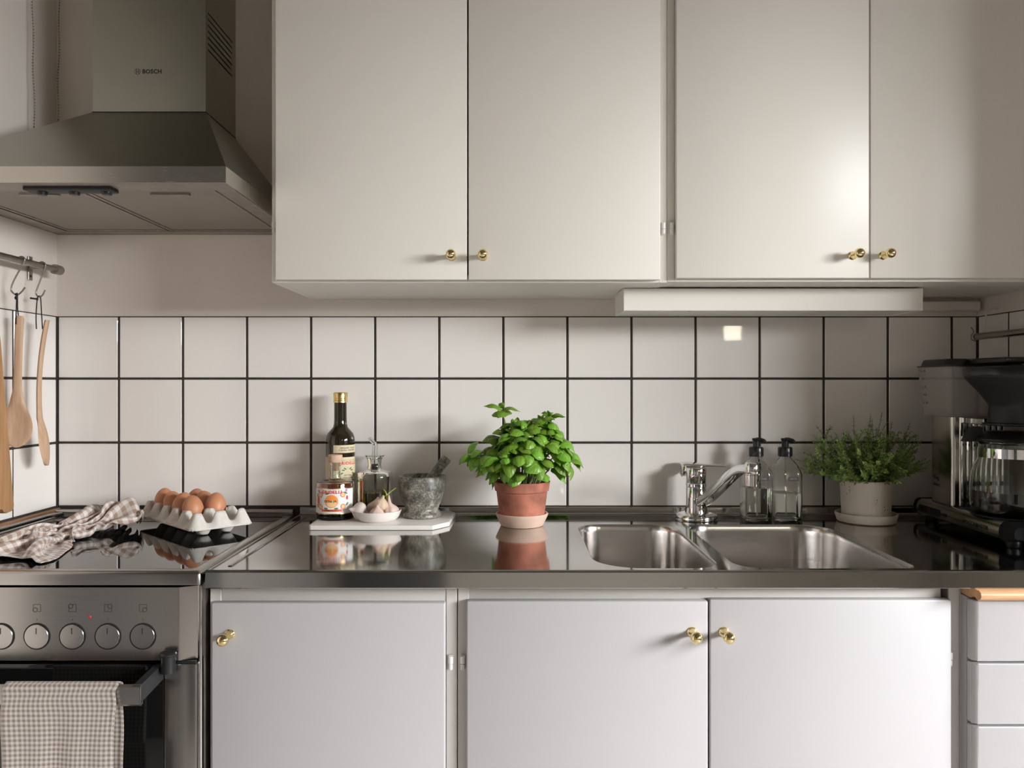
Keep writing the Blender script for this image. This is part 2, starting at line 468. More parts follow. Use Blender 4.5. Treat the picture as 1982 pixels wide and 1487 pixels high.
def gingham(name, n_u, n_v, white, brown, rough=0.9, weave=500):
    m = bpy.data.materials.new(name); t, b = nt(m); L = t.links
    tc = t.nodes.new('ShaderNodeTexCoord'); sp = t.nodes.new('ShaderNodeSeparateXYZ')
    L.new(tc.outputs['UV'], sp.inputs[0])
    outs = []
    for ax, n in (('X', n_u), ('Y', n_v)):
        mu = t.nodes.new('ShaderNodeMath'); mu.operation = 'MULTIPLY'; mu.inputs[1].default_value = n
        L.new(sp.outputs[ax], mu.inputs[0])
        fr = t.nodes.new('ShaderNodeMath'); fr.operation = 'FRACT'; L.new(mu.outputs[0], fr.inputs[0])
        g = t.nodes.new('ShaderNodeMath'); g.operation = 'GREATER_THAN'; g.inputs[1].default_value = 0.5
        L.new(fr.outputs[0], g.inputs[0]); outs.append(g)
    ad = t.nodes.new('ShaderNodeMath'); ad.operation = 'ADD'
    L.new(outs[0].outputs[0], ad.inputs[0]); L.new(outs[1].outputs[0], ad.inputs[1])
    hf = t.nodes.new('ShaderNodeMath'); hf.operation = 'MULTIPLY'; hf.inputs[1].default_value = 0.5
    L.new(ad.outputs[0], hf.inputs[0])
    mx = t.nodes.new('ShaderNodeMix'); mx.data_type = 'RGBA'
    mx.inputs['A'].default_value = tuple(white) + (1,); mx.inputs['B'].default_value = tuple(brown) + (1,)
    L.new(hf.outputs[0], mx.inputs['Factor']); L.new(mx.outputs['Result'], b.inputs['Base Color'])
    nb = t.nodes.new('ShaderNodeTexNoise'); nb.inputs['Scale'].default_value = weave
    L.new(tc.outputs['Object'], nb.inputs['Vector'])
    bp = t.nodes.new('ShaderNodeBump'); bp.inputs['Strength'].default_value = 0.3; bp.inputs['Distance'].default_value = 0.001
    L.new(nb.outputs['Fac'], bp.inputs['Height']); L.new(bp.outputs[0], b.inputs['Normal'])
    b.inputs['Roughness'].default_value = rough
    b.inputs['Sheen Weight'].default_value = 0.2
    return m

def leaf_mat(name, base, rib, rough=0.38):
    m = bpy.data.materials.new(name); t, b = nt(m); L = t.links
    tc = t.nodes.new('ShaderNodeTexCoord'); sp = t.nodes.new('ShaderNodeSeparateXYZ')
    L.new(tc.outputs['UV'], sp.inputs[0])
    a = t.nodes.new('ShaderNodeMath'); a.operation = 'SUBTRACT'; a.inputs[1].default_value = 0.5; L.new(sp.outputs['Y'], a.inputs[0])
    ab = t.nodes.new('ShaderNodeMath'); ab.operation = 'ABSOLUTE'; L.new(a.outputs[0], ab.inputs[0])
    mr = t.nodes.new('ShaderNodeMapRange'); mr.inputs['From Min'].default_value = 0.02; mr.inputs['From Max'].default_value = 0.07
    mr.inputs['To Min'].default_value = 1; mr.inputs['To Max'].default_value = 0; L.new(ab.outputs[0], mr.inputs['Value'])
    # side veins: waves along the length, bent by the distance from the rib
    k = t.nodes.new('ShaderNodeMath'); k.operation = 'MULTIPLY_ADD'; k.inputs[1].default_value = -0.5
    L.new(ab.outputs[0], k.inputs[0]); L.new(sp.outputs['X'], k.inputs[2])
    s = t.nodes.new('ShaderNodeMath'); s.operation = 'MULTIPLY'; s.inputs[1].default_value = 44; L.new(k.outputs[0], s.inputs[0])
    si = t.nodes.new('ShaderNodeMath'); si.operation = 'SINE'; L.new(s.outputs[0], si.inputs[0])
    bp = t.nodes.new('ShaderNodeBump'); bp.inputs['Strength'].default_value = 0.14; bp.inputs['Distance'].default_value = 0.0012
    L.new(si.outputs[0], bp.inputs['Height']); L.new(bp.outputs[0], b.inputs['Normal'])
    oi = t.nodes.new('ShaderNodeObjectInfo')
    hv = t.nodes.new('ShaderNodeHueSaturation')
    r1 = t.nodes.new('ShaderNodeMapRange'); r1.inputs['To Min'].default_value = 0.72; r1.inputs['To Max'].default_value = 1.25
    L.new(oi.outputs['Random'], r1.inputs['Value']); L.new(r1.outputs[0], hv.inputs['Value'])
    r2 = t.nodes.new('ShaderNodeMapRange'); r2.inputs['To Min'].default_value = 0.485; r2.inputs['To Max'].default_value = 0.515
    L.new(oi.outputs['Random'], r2.inputs['Value']); L.new(r2.outputs[0], hv.inputs['Hue'])
    mx = t.nodes.new('ShaderNodeMix'); mx.data_type = 'RGBA'
    mx.inputs['A'].default_value = tuple(base) + (1,); mx.inputs['B'].default_value = tuple(rib) + (1,)
    L.new(mr.outputs[0], mx.inputs['Factor']); L.new(mx.outputs['Result'], hv.inputs['Color'])
    L.new(hv.outputs[0], b.inputs['Base Color'])
    b.inputs['Roughness'].default_value = rough
    b.inputs['Subsurface Weight'].default_value = 0.0
    # some light passes through the blade
    tr = t.nodes.new('ShaderNodeBsdfTranslucent'); ms = t.nodes.new('ShaderNodeMixShader'); ms.inputs[0].default_value = 0.22
    L.new(hv.outputs[0], tr.inputs['Color'])
    out = t.nodes['Material Output']
    L.new(b.outputs[0], ms.inputs[1]); L.new(tr.outputs[0], ms.inputs[2]); L.new(ms.outputs[0], out.inputs['Surface'])
    return m
M['basil'] = leaf_mat('basil_leaf', (0.19, 0.385, 0.035), (0.28, 0.48, 0.08))
M['thyme'] = mat('thyme_leaf', (0.20, 0.30, 0.065), 0.5, noise=(45, 0.35))
M['stem'] = mat('pale_green_stem', (0.34, 0.42, 0.16), 0.5)
M['thymestem'] = mat('thyme_stem', (0.13, 0.17, 0.05), 0.6)

# ------------------------------------------------------------------ the room
XL, XR = -1.10, 1.126
TOPZ = 2.50
TILE_ROWS = [(0.917, 1.0721), (1.0721, 1.2271), (1.2271, 1.3784)]
JW = 0.0028

def wall(name, x0, x1, y0, y1, z0, z1, m):
    bm = add_box(B(), x0, x1, y0, y1, z0, z1)
    return tag(part(name, bm, m, None, smooth=0), kind='structure')

floor = tag(part('floor', add_box(B(), -1.25, 2.75, -4.2, 0.12, -0.08, 0.0), M['floor'], smooth=0), kind='structure')
ceiling = tag(part('ceiling', add_box(B(), -1.25, 2.75, -4.2, 0.12, TOPZ, TOPZ + 0.08), M['ceil'], smooth=0), kind='structure')
wall_back = wall('wall_back', -1.22, 2.75, 0.003, 0.12, 0, TOPZ, M['wall'])
wall_left = wall('wall_left', -1.22, XL - 0.003, -1.15, 0.003, 0, TOPZ, M['wall'])
wall('wall_left', -1.22, XL - 0.003, -4.2, -1.15, 0, TOPZ, M['dim'])  # unseen stretch given dark paint to darken reflections in the steel
wall_right = wall('wall_right', XR + 0.003, XR + 0.13, -0.645, 0.003, 0, TOPZ, M['wall'])

def wall_with_holes(name, mk, u0, u1, holes, m):
    """mk(ua, ub, za, zb, bm) adds one block; holes = (ua, ub, za, zb), sorted along u"""
    bm = B(); u = u0
    for a, b, za, zb in holes:
        mk(u, a, 0, TOPZ, bm); mk(a, b, 0, za, bm); mk(a, b, zb, TOPZ, bm); u = b
    mk(u, u1, 0, TOPZ, bm)
    return tag(part(name, bm, m, smooth=0), kind='structure')
wall_side = wall_with_holes('wall_side', lambda a, b, c, d, bm: add_box(bm, WIN_X, WIN_X + 0.14, a, b, c, d), -4.2, 0.003,
                            [(WIN_Y0, WIN_Y1, WIN_Z0, WIN_Z1)], M['room'])
wall_front = wall_with_holes('wall_front', lambda a, b, c, d, bm: add_box(bm, a, b, -4.14, -4.0, c, d), -1.25, 2.75,
                             [(1.58, 1.74, 1.53, 2.05)], M['room'])

def window(name, mk):
    bm = B(); mk(bm)
    return tag(part(name, bm, M['plasticwhite'], smooth=0), kind='structure')
def side_frame(bm):
    x0, x1 = WIN_X + 0.05, WIN_X + 0.09
    for a, b, c, d in ((WIN_Y0, WIN_Y1, WIN_Z0, WIN_Z0 + 0.05), (WIN_Y0, WIN_Y1, WIN_Z1 - 0.05, WIN_Z1), (WIN_Y0, WIN_Y0 + 0.05, WIN_Z0, WIN_Z1),
                       (WIN_Y1 - 0.05, WIN_Y1, WIN_Z0, WIN_Z1), ((WIN_Y0 + WIN_Y1) / 2 - 0.03, (WIN_Y0 + WIN_Y1) / 2 + 0.03, WIN_Z0, WIN_Z1)):
        add_box(bm, x0, x1, a, b, c, d)
window('window_1', side_frame)
def rear_frame(bm):
    for a, b, c, d in ((1.58, 1.74, 1.53, 1.545), (1.58, 1.74, 2.035, 2.05), (1.58, 1.595, 1.53, 2.05), (1.725, 1.74, 1.53, 2.05)):
        add_box(bm, a, b, -4.10, -4.06, c, d)
window('window_2', rear_frame)
tag(part('added_dark_door_2', add_box(B(), XL - 0.003, XL + 0.03, -2.25, -1.30, 0.0, 2.05, 0.004), M['addeddoor']), kind='structure')  # unseen door added so the stove and worktop edge reflect something dark
tag(part('added_dark_door_1', add_box(B(), -1.0, -0.38, -3.998, -3.96, 0.0, 2.05, 0.004), M['addeddoor']), kind='structure')  # unseen door added behind the camera only for reflections in the steel

# tiles: one mesh, copied; each its own object in its wall
tbm = add_box(B(), -0.5 * 0.1495, 0.5 * 0.1495, 0.0, 0.0029, -0.5 * 0.1495, 0.5 * 0.1495, 0.0011, 1)
tile0 = part('tile', tbm, M['tile'], wall_back, world=False, smooth=0)
tile_used = [False]
def put_tile(w, x, y, z, sx, sz, rz):
    t = tile0 if not tile_used[0] else copy_part(tile0, w, (0, 0, 0))
    tile_used[0] = True
    t.parent = w; t.location = (x, y, z)
    t.rotation_euler = (rnd.gauss(0, 0.0022), 0, rz + rnd.gauss(0, 0.0022)); t.scale = (sx / 0.1495, 1, sz / 0.1495)
joints = [-0.9519 + 0.15514 * k for k in range(14)]
xs = [XL - 0.0] + joints + [XR]
for za, zb in TILE_ROWS:
    for a, b in zip(xs, xs[1:]):
        w = b - a - 2 * JW
        put_tile(wall_back, (a + b) / 2, 0.0, (za + zb) / 2, w, zb - za - 2 * JW, 0)
ys = [0.0, -0.170, -0.325, -0.480, -0.635]
for za, zb in TILE_ROWS:
    for a, b in zip(ys, ys[1:]):
        put_tile(wall_left, XL, (a + b) / 2 - (0.0015 if a == 0 else 0), (za + zb) / 2, abs(b - a) - 2 * JW - (0.003 if a == 0 else 0), zb - za - 2 * JW, PI / 2)
ys = [0.0, -0.120, -0.275, -0.430, -0.585]
for za, zb in TILE_ROWS:
    for a, b in zip(ys, ys[1:]):
        put_tile(wall_right, XR, (a + b) / 2 - (0.0015 if a == 0 else 0), (za + zb) / 2, abs(b - a) - 2 * JW - (0.003 if a == 0 else 0), zb - za - 2 * JW, -PI / 2)
part('grout', add_box(B(), XL, XR, 0.0014, 0.0030, 0.86, 1.3784 - 0.0005), M['grout'], wall_back, smooth=0)
part('grout', add_box(B(), XL - 0.003, XL - 0.0014, -0.635, 0.0028, 0.86, 1.3784 - 0.0005), M['grout'], wall_left, smooth=0)
part('grout', add_box(B(), XR + 0.0014, XR + 0.003, -0.585, 0.0028, 0.86, 1.3784 - 0.0005), M['grout'], wall_right, smooth=0)
tag(part('trim_1', add_prism(B(), rr(-0.026, 0.002, 1.389, 1.413, 0.006, 4), 'x', 0.885, 1.118), M['wall']), kind='structure')
tag(part('trim_2', add_box(B(), XL, XL + 0.011, -0.60, -0.004, 0.9035, 0.9155, 0.002, 1), M['batten']), kind='structure')

# ------------------------------------------------------------------ knobs and hinges (made once, copied with shared mesh)
def knob_bm():
    prof = [(0.0, 0.0), (0.0085, 0.0), (0.0085, 0.0015), (0.0072, 0.003), (0.0052, 0.006), (0.0046, 0.014), (0.0052, 0.020), (0.0062, 0.0235)]
    for k in range(1, 11):
        a = -1.05 + (PI / 2 + 1.05) * k / 10
        prof.append((0.0101 * math.cos(a) if k < 10 else 0.0, 0.0325 + 0.0101 * math.sin(a)))
    return add_lathe(B(), prof, seg=28, M=Matrix.Rotation(PI / 2, 4, 'X'))
knob0 = None
def put_knob(door, ball_x, y, ball_z):
    global knob0
    if knob0 is None:
        knob0 = part('knob', knob_bm(), M['brass'], door, world=False, loc=(ball_x, y, ball_z), label='polished brass ball knob')
        return knob0
    return copy_part(knob0, door, (ball_x, y, ball_z))
def hinge_bm():
    bm = B()
    add_lathe(bm, [(0.0, 0.0), (0.0042, 0.0), (0.0042, 0.012), (0.0, 0.0125)], (0, -0.006, 0.0), 14)
    add_lathe(bm, [(0.0, 0.0), (0.0036, 0.0), (0.0036, 0.009), (0.0, 0.0095)], (0, -0.006, -0.0105), 14)
    add_lathe(bm, [(0.0, 0.0), (0.0020, 0.0), (0.0020, 0.022), (0.0, 0.022)], (0, -0.006, -0.010), 10)
    add_box(bm, -0.0035, 0.0035, -0.0045, 0.001, -0.012, 0.013, 0.0006, 1)
    return bm
hinge0 = None
def put_hinge(cab, x, y, z):
    global hinge0
    if hinge0 is None:
        hinge0 = part('hinge', hinge_bm(), M['plasticwhite'], cab, world=False, loc=(x, y, z), label='small white painted pin hinge')
        return hinge0
    return copy_part(hinge0, cab, (x, y, z))

# ------------------------------------------------------------------ wall cabinets
def wall_cabinet(label, x0, x1, zb, doors, hinges):
    t = thing('wall_cabinet', label, 'cabinet', ((x0 + x1) / 2, -0.155, zb), group='wall cabinets above the worktop')
    yf, yb, zt = -0.311, 0.001, 2.36
    part('side_panel', add_box(B(), x0, x0 + 0.016, yf, yb, zb, zt, 0.001, 1), M['cream'], t)
    part('side_panel', add_box(B(), x1 - 0.016, x1, yf, yb, zb, zt, 0.001, 1), M['cream'], t)
    part('bottom_panel', add_box(B(), x0 + 0.016, x1 - 0.016, yf, yb, zb, zb + 0.016, 0.001, 1), M['cream'], t)
    part('top_panel', add_box(B(), x0 + 0.016, x1 - 0.016, yf, yb, zt - 0.016, zt), M['cream'], t)
    part('back_panel', add_box(B(), x0 + 0.016, x1 - 0.016, yb - 0.012, yb - 0.004, zb + 0.016, zt - 0.016), M['inside'], t)
    for a, b, z0, kx, kz in doors:
        d = part('door', add_box(B(), a, b, -0.3295, -0.3125, z0, zt - 0.003, 0.0016, 2), M['cream'], t)
        put_knob(d, kx - t.location.x, -0.3295 - t.location.y, kz - t.location.z)
    for hx, hz in hinges:
        put_hinge(t, hx - t.location.x, yf - t.location.y, hz - t.location.z)
    return t
wall_cabinet('cream two-door wall cabinet next to the steel range hood', -0.4870, 0.3142, 1.4195,
             [(-0.4745, -0.0903, 1.4235, -0.1205, 1.4695), (-0.0872, 0.2975, 1.4235, -0.0577, 1.4695)], [(-0.4815, 1.529), (0.3060, 1.528)])
wall_cabinet('cream two-door wall cabinet over the sink and coffee machine', 0.3150, 1.124, 1.4215,
             [(0.3300, 0.7165, 1.4265, 0.6830, 1.4715), (0.7195, 1.108, 1.4265, 0.7445, 1.4715)], [(0.3230, 1.528)])

# under-cabinet lamp
lamp = thing('cabinet_lamp', 'long white box lamp fixed under the wall cabinet above the sink', 'lamp', (0.5585, -0.16, 1.370))
bm = B()
add_box(bm, 0.238, 0.879, -0.225, -0.221, 1.3705, 1.4185, 0.0012, 1)
add_box(bm, 0.238, 0.242, -0.221, -0.09, 1.3705, 1.4185)
add_box(bm, 0.875, 0.879, -0.221, -0.09, 1.3705, 1.4185)
add_box(bm, 0.242, 0.875, -0.094, -0.09, 1.3705, 1.4185)
add_box(bm, 0.242, 0.875, -0.221, -0.094, 1.4145, 1.4185)
part('housing', bm, M['cream'], lamp)
part('diffuser', add_box(B(), 0.243, 0.874, -0.220, -0.095, 1.3725, 1.3745), M['plasticwhite'], lamp)
for sx in (0.385, 0.668):
    part('screw', add_lathe(B(), [(0.0, -0.0014), (0.0035, -0.0010), (0.0035, 0.0), (0.0, 0.0)], (sx, -0.200, 1.3725), 12), M['dullsteel'], lamp)

# ------------------------------------------------------------------ worktop with two bowls
WX0, WX1, WYF, WZ = -0.5116, 1.1240, -0.600, 0.900
wt = thing('worktop', 'long stainless steel worktop with two sunken sink bowls', 'worktop', ((WX0 + WX1) / 2, -0.3, 0.873))
bowl_a = rr(0.143, 0.360, -0.570, -0.146, [0.05, 0.062, 0.055, 0.085], 8)
bowl_b = rr(0.386, 0.694, -0.570, -0.146, [0.022, 0.075, 0.05, 0.05], 8)
bm = tri_fill(B(), [[(x, y, WZ) for x, y in ((WX0 + 0.0, -0.5885), (WX1, -0.5885), (WX1, -0.0045), (WX0, -0.0045))],
                    [(x, y, WZ) for x, y in bowl_a], [(x, y, WZ) for x, y in bowl_b]])
part('top_sheet', bm, M['counter'], wt, smooth=0)
part('front_edge', add_prism(B(), [(-0.587, 0.8995), (-0.5895, 0.9018), (-0.5930, 0.9028), (-0.5960, 0.9018), (-0.5975, 0.899), (-0.5998, 0.8745), (-0.5985, 0.873), (-0.582, 0.873), (-0.582, 0.8965)],
                             'x', WX0, WX1), M['counter'], wt, smooth=15)
part('side_edge', add_box(B(), WX0, WX0 + 0.0035, -0.596, -0.004, 0.874, 0.9022, 0.0012, 2), M['counter'], wt)
part('upstand', add_prism(B(), [(-0.0095, 0.9000), (-0.0065, 0.9012), (-0.005, 0.9035), (-0.0048, 0.914), (-0.0038, 0.9162), (-0.0018, 0.917), (0.0012, 0.917), (0.0012, 0.8985), (-0.0095, 0.8985)],
                          'x', WX0, WX1), M['counter'], wt, smooth=60)
# pressed drainage bead along the stove end
bm = B()
add_tube(bm, [(WX0 + 0.026, -0.555, 0.8995), (WX0 + 0.026, -0.550, 0.9008), (WX0 + 0.026, -0.06, 0.9008), (WX0 + 0.026, -0.055, 0.8995)], 0.0045, 12, section=[(0.9 * math.cos(a), 0.45 * math.sin(a)) for a in [2 * PI * k / 12 for k in range(12)]], up=(0, 0, 1))
part('pressed_bead', bm, M['counter'], wt)
def bowl(name, lp, cx, cy, rim_r):
    bm = B()
    def ins(d, z):
        x0 = min(p[0] for p in lp); x1 = max(p[0] for p in lp); y0 = min(p[1] for p in lp); y1 = max(p[1] for p in lp)
        mx, my = (x0 + x1) / 2, (y0 + y1) / 2
        pu = 0.026 * min(1.0, max(0.0, (0.8985 - z) / 0.022))
        return [(mx + (x - mx) * (1 - 2 * d / (x1 - x0)), (lambda q: q + pu * max(0.0, (y1 - q) / (y1 - y0)) ** 3)(my + (y - my) * (1 - 2 * d / (y1 - y0))), z) for x, y in lp]
    loops = [ins(0, 0.900), ins(0.0012, 0.8985), ins(0.0030, 0.893), ins(0.0034, 0.884), ins(0.0040, 0.875), ins(0.006, 0.80), ins(0.009, 0.765), ins(0.016, 0.748), ins(0.030, 0.741), ins(0.055, 0.739)]
    loft(bm, loops, False, True)
    o = part(name, bm, M['sink'], wt, smooth=50)
    add = B()
    add_lathe(add, [(0.0, 0.0005), (0.022, 0.001), (0.030, 0.003), (0.036, 0.0025), (0.038, 0.0)], (cx, cy, 0.739), 28)
    part('drain', add, M['chrome'], o)
    return o
bowl('sink_bowl', bowl_a, 0.252, -0.36, 0)
bowl('sink_bowl', bowl_b, 0.540, -0.36, 0)

# ------------------------------------------------------------------ base cabinets
def base_cabinet(label, x0, x1, doors, hinges, rail, cat='cabinet'):
    t = thing('base_cabinet', label, cat, ((x0 + x1) / 2, -0.28, 0.0), group='base cabinets under the worktop')
    yf, yb, zt = -0.557, -0.02, 0.8725
    part('side_panel', add_box(B(), x0, x0 + 0.019, yf, yb, 0.09, zt, 0.001, 1), M['frame'], t)
    part('side_panel', add_box(B(), x1 - 0.019, x1, yf, yb, 0.09, zt, 0.001, 1), M['frame'], t)
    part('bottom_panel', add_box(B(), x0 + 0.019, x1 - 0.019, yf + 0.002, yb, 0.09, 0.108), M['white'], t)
    part('back_panel', add_box(B(), x0 + 0.019, x1 - 0.019, yb - 0.01, yb, 0.108, 0.72), M['inside'], t)
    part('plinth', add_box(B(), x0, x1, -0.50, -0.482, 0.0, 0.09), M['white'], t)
    part('top_rail', add_box(B(), rail[0], rail[1], yf + 0.0015, yf + 0.0075, 0.815, zt, 0.0010, 2), M['frame'], t)
    for a, b, zt_, kx, kz in doors:
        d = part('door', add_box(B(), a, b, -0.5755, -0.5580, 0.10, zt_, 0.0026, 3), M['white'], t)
        put_knob(d, kx - t.location.x, -0.5755 - t.location.y, kz)
    for hx, hz in hinges:
        put_hinge(t, hx - t.location.x, yf - t.location.y, hz)
    return t
base_cabinet('white base cabinet with one door, standing against the stove', -0.5190, -0.0945,
             [(-0.5100, -0.1135, 0.8425, -0.4790, 0.7895)], [(-0.1050, 0.736)], (-0.500, -0.1135))
base_cabinet('white two-door base cabinet under the sink bowls', -0.0930, 0.7695,
             [(-0.0770, 0.3325, 0.8455, 0.3055, 0.7935), (0.3355, 0.7455, 0.8480, 0.3595, 0.7935)], [(-0.0845, 0.736), (0.7500, 0.743)], (-0.074, 0.738))
t = thing('drawer_unit', 'white chest of drawers below the wooden pull-out board', 'drawers', (0.947, -0.29, 0.0))
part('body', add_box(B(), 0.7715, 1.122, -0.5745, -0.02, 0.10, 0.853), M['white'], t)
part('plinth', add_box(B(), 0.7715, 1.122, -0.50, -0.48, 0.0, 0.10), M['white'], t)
part('frame_post', add_box(B(), 0.7700, 0.7712, -0.557, -0.02, 0.10, 0.872), M['frame'], t)
for k in range(4):
    z1 = 0.8515 - 0.1056 * k
    bm = B()
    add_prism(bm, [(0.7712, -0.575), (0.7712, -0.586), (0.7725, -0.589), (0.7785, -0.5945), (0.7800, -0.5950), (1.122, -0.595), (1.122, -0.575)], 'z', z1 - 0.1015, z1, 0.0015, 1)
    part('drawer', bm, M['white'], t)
bd = thing('pull_out_board', 'oiled wooden pull-out board between worktop and drawers', 'board', (0.945, -0.58, 0.855))
prof = [(-0.613, 0.8585), (-0.6155, 0.8640), (-0.6140, 0.8695), (-0.6085, 0.8720), (-0.30, 0.8720), (-0.30, 0.8545), (-0.585, 0.8545), (-0.5905, 0.8580), (-0.5965, 0.8590), (-0.6015, 0.8560), (-0.606, 0.8548)]
part('board', add_prism(B(), prof, 'x', 0.7725, 1.121), M['pine'], bd, smooth=60)

# ------------------------------------------------------------------ range hood
hd = thing('range_hood', 'stainless steel chimney range hood over the stove', 'range hood', (-0.80, -0.25, 1.575))
HX0, HX1, HYF, HZ0, HZ1, HZ2 = -1.098, -0.5125, -0.500, 1.575, 1.604, 1.808
CX0, CX1, CYF = -0.916, -0.669, -0.187
bm = B()
add_box(bm, HX0, HX1, HYF, HYF + 0.0015, HZ0, HZ1)
add_box(bm, HX1 - 0.0015, HX1, HYF + 0.0015, 0.0, HZ0, HZ1)
add_box(bm, HX0, HX0 + 0.0015, HYF + 0.0015, 0.0, HZ0, HZ1)
add_box(bm, HX0 + 0.0015, HX1 - 0.0015, -0.0015, 0.0, HZ0, HZ1)
part('rim', bm, M['rimsteel'], hd, smooth=0)
bm = B()
loft(bm, [[(HX0, HYF, HZ1), (HX1, HYF, HZ1), (HX1, 0, HZ1), (HX0, 0, HZ1)], [(CX0, CYF, HZ2), (CX1, CYF, HZ2), (CX1, 0, HZ2), (CX0, 0, HZ2)]])
part('canopy', bm, M['hoodsteel'], hd, smooth=0)
# underside frame, filters, slider control
bm = B()
for a, b, c, d in ((HX0, HX1, HYF + 0.002, -0.440), (HX0, HX1, -0.042, -0.002), (HX0, HX0 + 0.045, -0.440, -0.042), (HX1 - 0.042, HX1 - 0.002, -0.440, -0.042)):
    add_box(bm, a + 0.002, b - 0.002, c, d, HZ0 + 0.0005, HZ0 + 0.004)
part('underside_frame', bm, M['dullsteel'], hd, smooth=0)
for a, b in ((HX0 + 0.047, -0.8135), (-0.8085, HX1 - 0.044)):
    bm = B()
    add_box(bm, a, b, -0.438, -0.044, HZ0 + 0.003, HZ0 + 0.006, 0.0012, 1)
    f = part('grease_filter', bm, M['filter'], hd)
    bm = B()
    for p, q, r, s in ((a, b, -0.438, -0.430), (a, b, -0.052, -0.044), (a, a + 0.007, -0.430, -0.052), (b - 0.007, b, -0.430, -0.052)):
        add_box(bm, p, q, r, s, HZ0 + 0.0012, HZ0 + 0.0032, 0.0006, 1)
    part('filter_border', bm, M['dullsteel'], f)
    mx = (a + b) / 2 + 0.03
    bm = B()
    add_prism(bm, rr(mx - 0.038, mx + 0.038, -0.414, -0.396, 0.008, 4), 'z', HZ0 - 0.0015, HZ0 + 0.003)
    part('filter_catch', bm, M['dullsteel'], f)
cp = part('slider_panel', add_box(B(), -0.897, -0.735, -0.468, -0.436, HZ0 - 0.0055, HZ0 + 0.001, 0.002, 2), M['blackmatt'], hd)
for kx in (-0.872, -0.812, -0.752):
    part('slider_button', add_lathe(B(), [(0.0, -0.0075), (0.008, -0.0068), (0.0095, -0.004), (0.0095, 0.002), (0.0, 0.002)], (kx, -0.448, HZ0 - 0.004), 16), M['black'], cp)
# chimney: sheets with real slots on the right-hand sheet
chim = part('chimney', add_box(B(), CX0, CX1 - 0.0015, CYF, CYF + 0.0015, HZ2 + 0.001, 2.48), M['hoodsteel'], hd, smooth=0)
part('chimney_side', add_box(B(), CX0, CX0 + 0.0015, CYF + 0.0015, 0.0, HZ2 + 0.001, 2.48), M['hoodsteel'], hd, smooth=0)
bm = B()
SY0, SY1 = CYF + 0.012, -0.024
slots = [1.948 + 0.0135 * k for k in range(7)]
add_box(bm, CX1 - 0.0015, CX1, CYF, SY0, HZ2 + 0.001, 2.48); add_box(bm, CX1 - 0.0015, CX1, SY1, 0.0, HZ2 + 0.001, 2.48)
zz = HZ2 + 0.001
for s in slots:
    add_box(bm, CX1 - 0.0015, CX1, SY0, SY1, zz, s); zz = s + 0.0032
add_box(bm, CX1 - 0.0015, CX1, SY0, SY1, zz, 2.48)
part('slotted_side', bm, M['hoodsteel'], hd, smooth=0)
part('slot_shade_sheet', add_box(B(), CX1 - 0.014, CX1 - 0.012, CYF + 0.004, -0.004, HZ2 + 0.01, 2.40), M['darkgap'], hd, smooth=0)  # dark sheet behind the slots, painting the shade inside the chimney
part('seam', add_box(B(), CX0 - 0.0008, CX1 + 0.0008, CYF - 0.0008, 0.0, HZ2 - 0.0008, HZ2 + 0.0012), M['darkgap'], hd, smooth=0)
bm = B(); flat = lambda cx, cz, y: (lambda x, z: (cx + x, y, cz + z))
add_text(bm, 'BOSCH', 0.0125, flat(-0.7862, 1.8965, CYF - 0.0003), 0.00042, 1.06)
part('brand_lettering', bm, M['ink'], hd, smooth=0)
bm = B()
f = flat(-0.8178, 1.8965, CYF - 0.0003)
def ring_shape(bm, ro, ri, f, n=24, sx=1.0):
    a = [bm.verts.new(f(ro * math.cos(2 * PI * k / n) * sx, ro * math.sin(2 * PI * k / n))) for k in range(n)]
    b = [bm.verts.new(f(ri * math.cos(2 * PI * k / n) * sx, ri * math.sin(2 * PI * k / n))) for k in range(n)]
    for k in range(n): bm.faces.new((a[k], a[(k + 1) % n], b[(k + 1) % n], b[k]))
ring_shape(bm, 0.0065, 0.0057, f)
for x0, x1, z0, z1 in ((-0.0032, -0.0022, -0.0052, 0.0052), (0.0022, 0.0032, -0.0052, 0.0052), (-0.0022, 0.0022, 0.0006, 0.0014), (-0.0022, 0.0022, -0.0014, -0.0006)):
    add_shape(bm, [(x0, z0), (x1, z0), (x1, z1), (x0, z1)], f)
part('round_emblem', bm, M['ink'], hd, smooth=0)

# bead pull chains hanging to the left of the chimney
def chain(label, p0, p1):
    bm = B(); n = 110
    for k in range(n):
        q = Vector(p0).lerp(Vector(p1), k / (n - 1))
        q.x += 0.0012 * math.sin(k * 0.31); q.y += 0.001 * math.sin(k * 0.23)
        bmesh.ops.create_icosphere(bm, subdivisions=1, radius=0.0021, matrix=Matrix.Translation(q))
    add_tube(bm, [p0, p1], 0.0005, 5)
    tag(part('bead_chain', bm, M['dullsteel'], smooth=180), label, 'chain', 'bead chains beside the hood chimney')
chain('thin metal bead chain hanging in front of the left wall, away from the chimney', (-1.0915, -0.125, 2.45), (-1.079, -0.125, 1.70))
chain('thin metal bead chain hanging nearer to the hood chimney', (-1.062, -0.05, 2.45), (-1.0725, -0.05, 1.70))

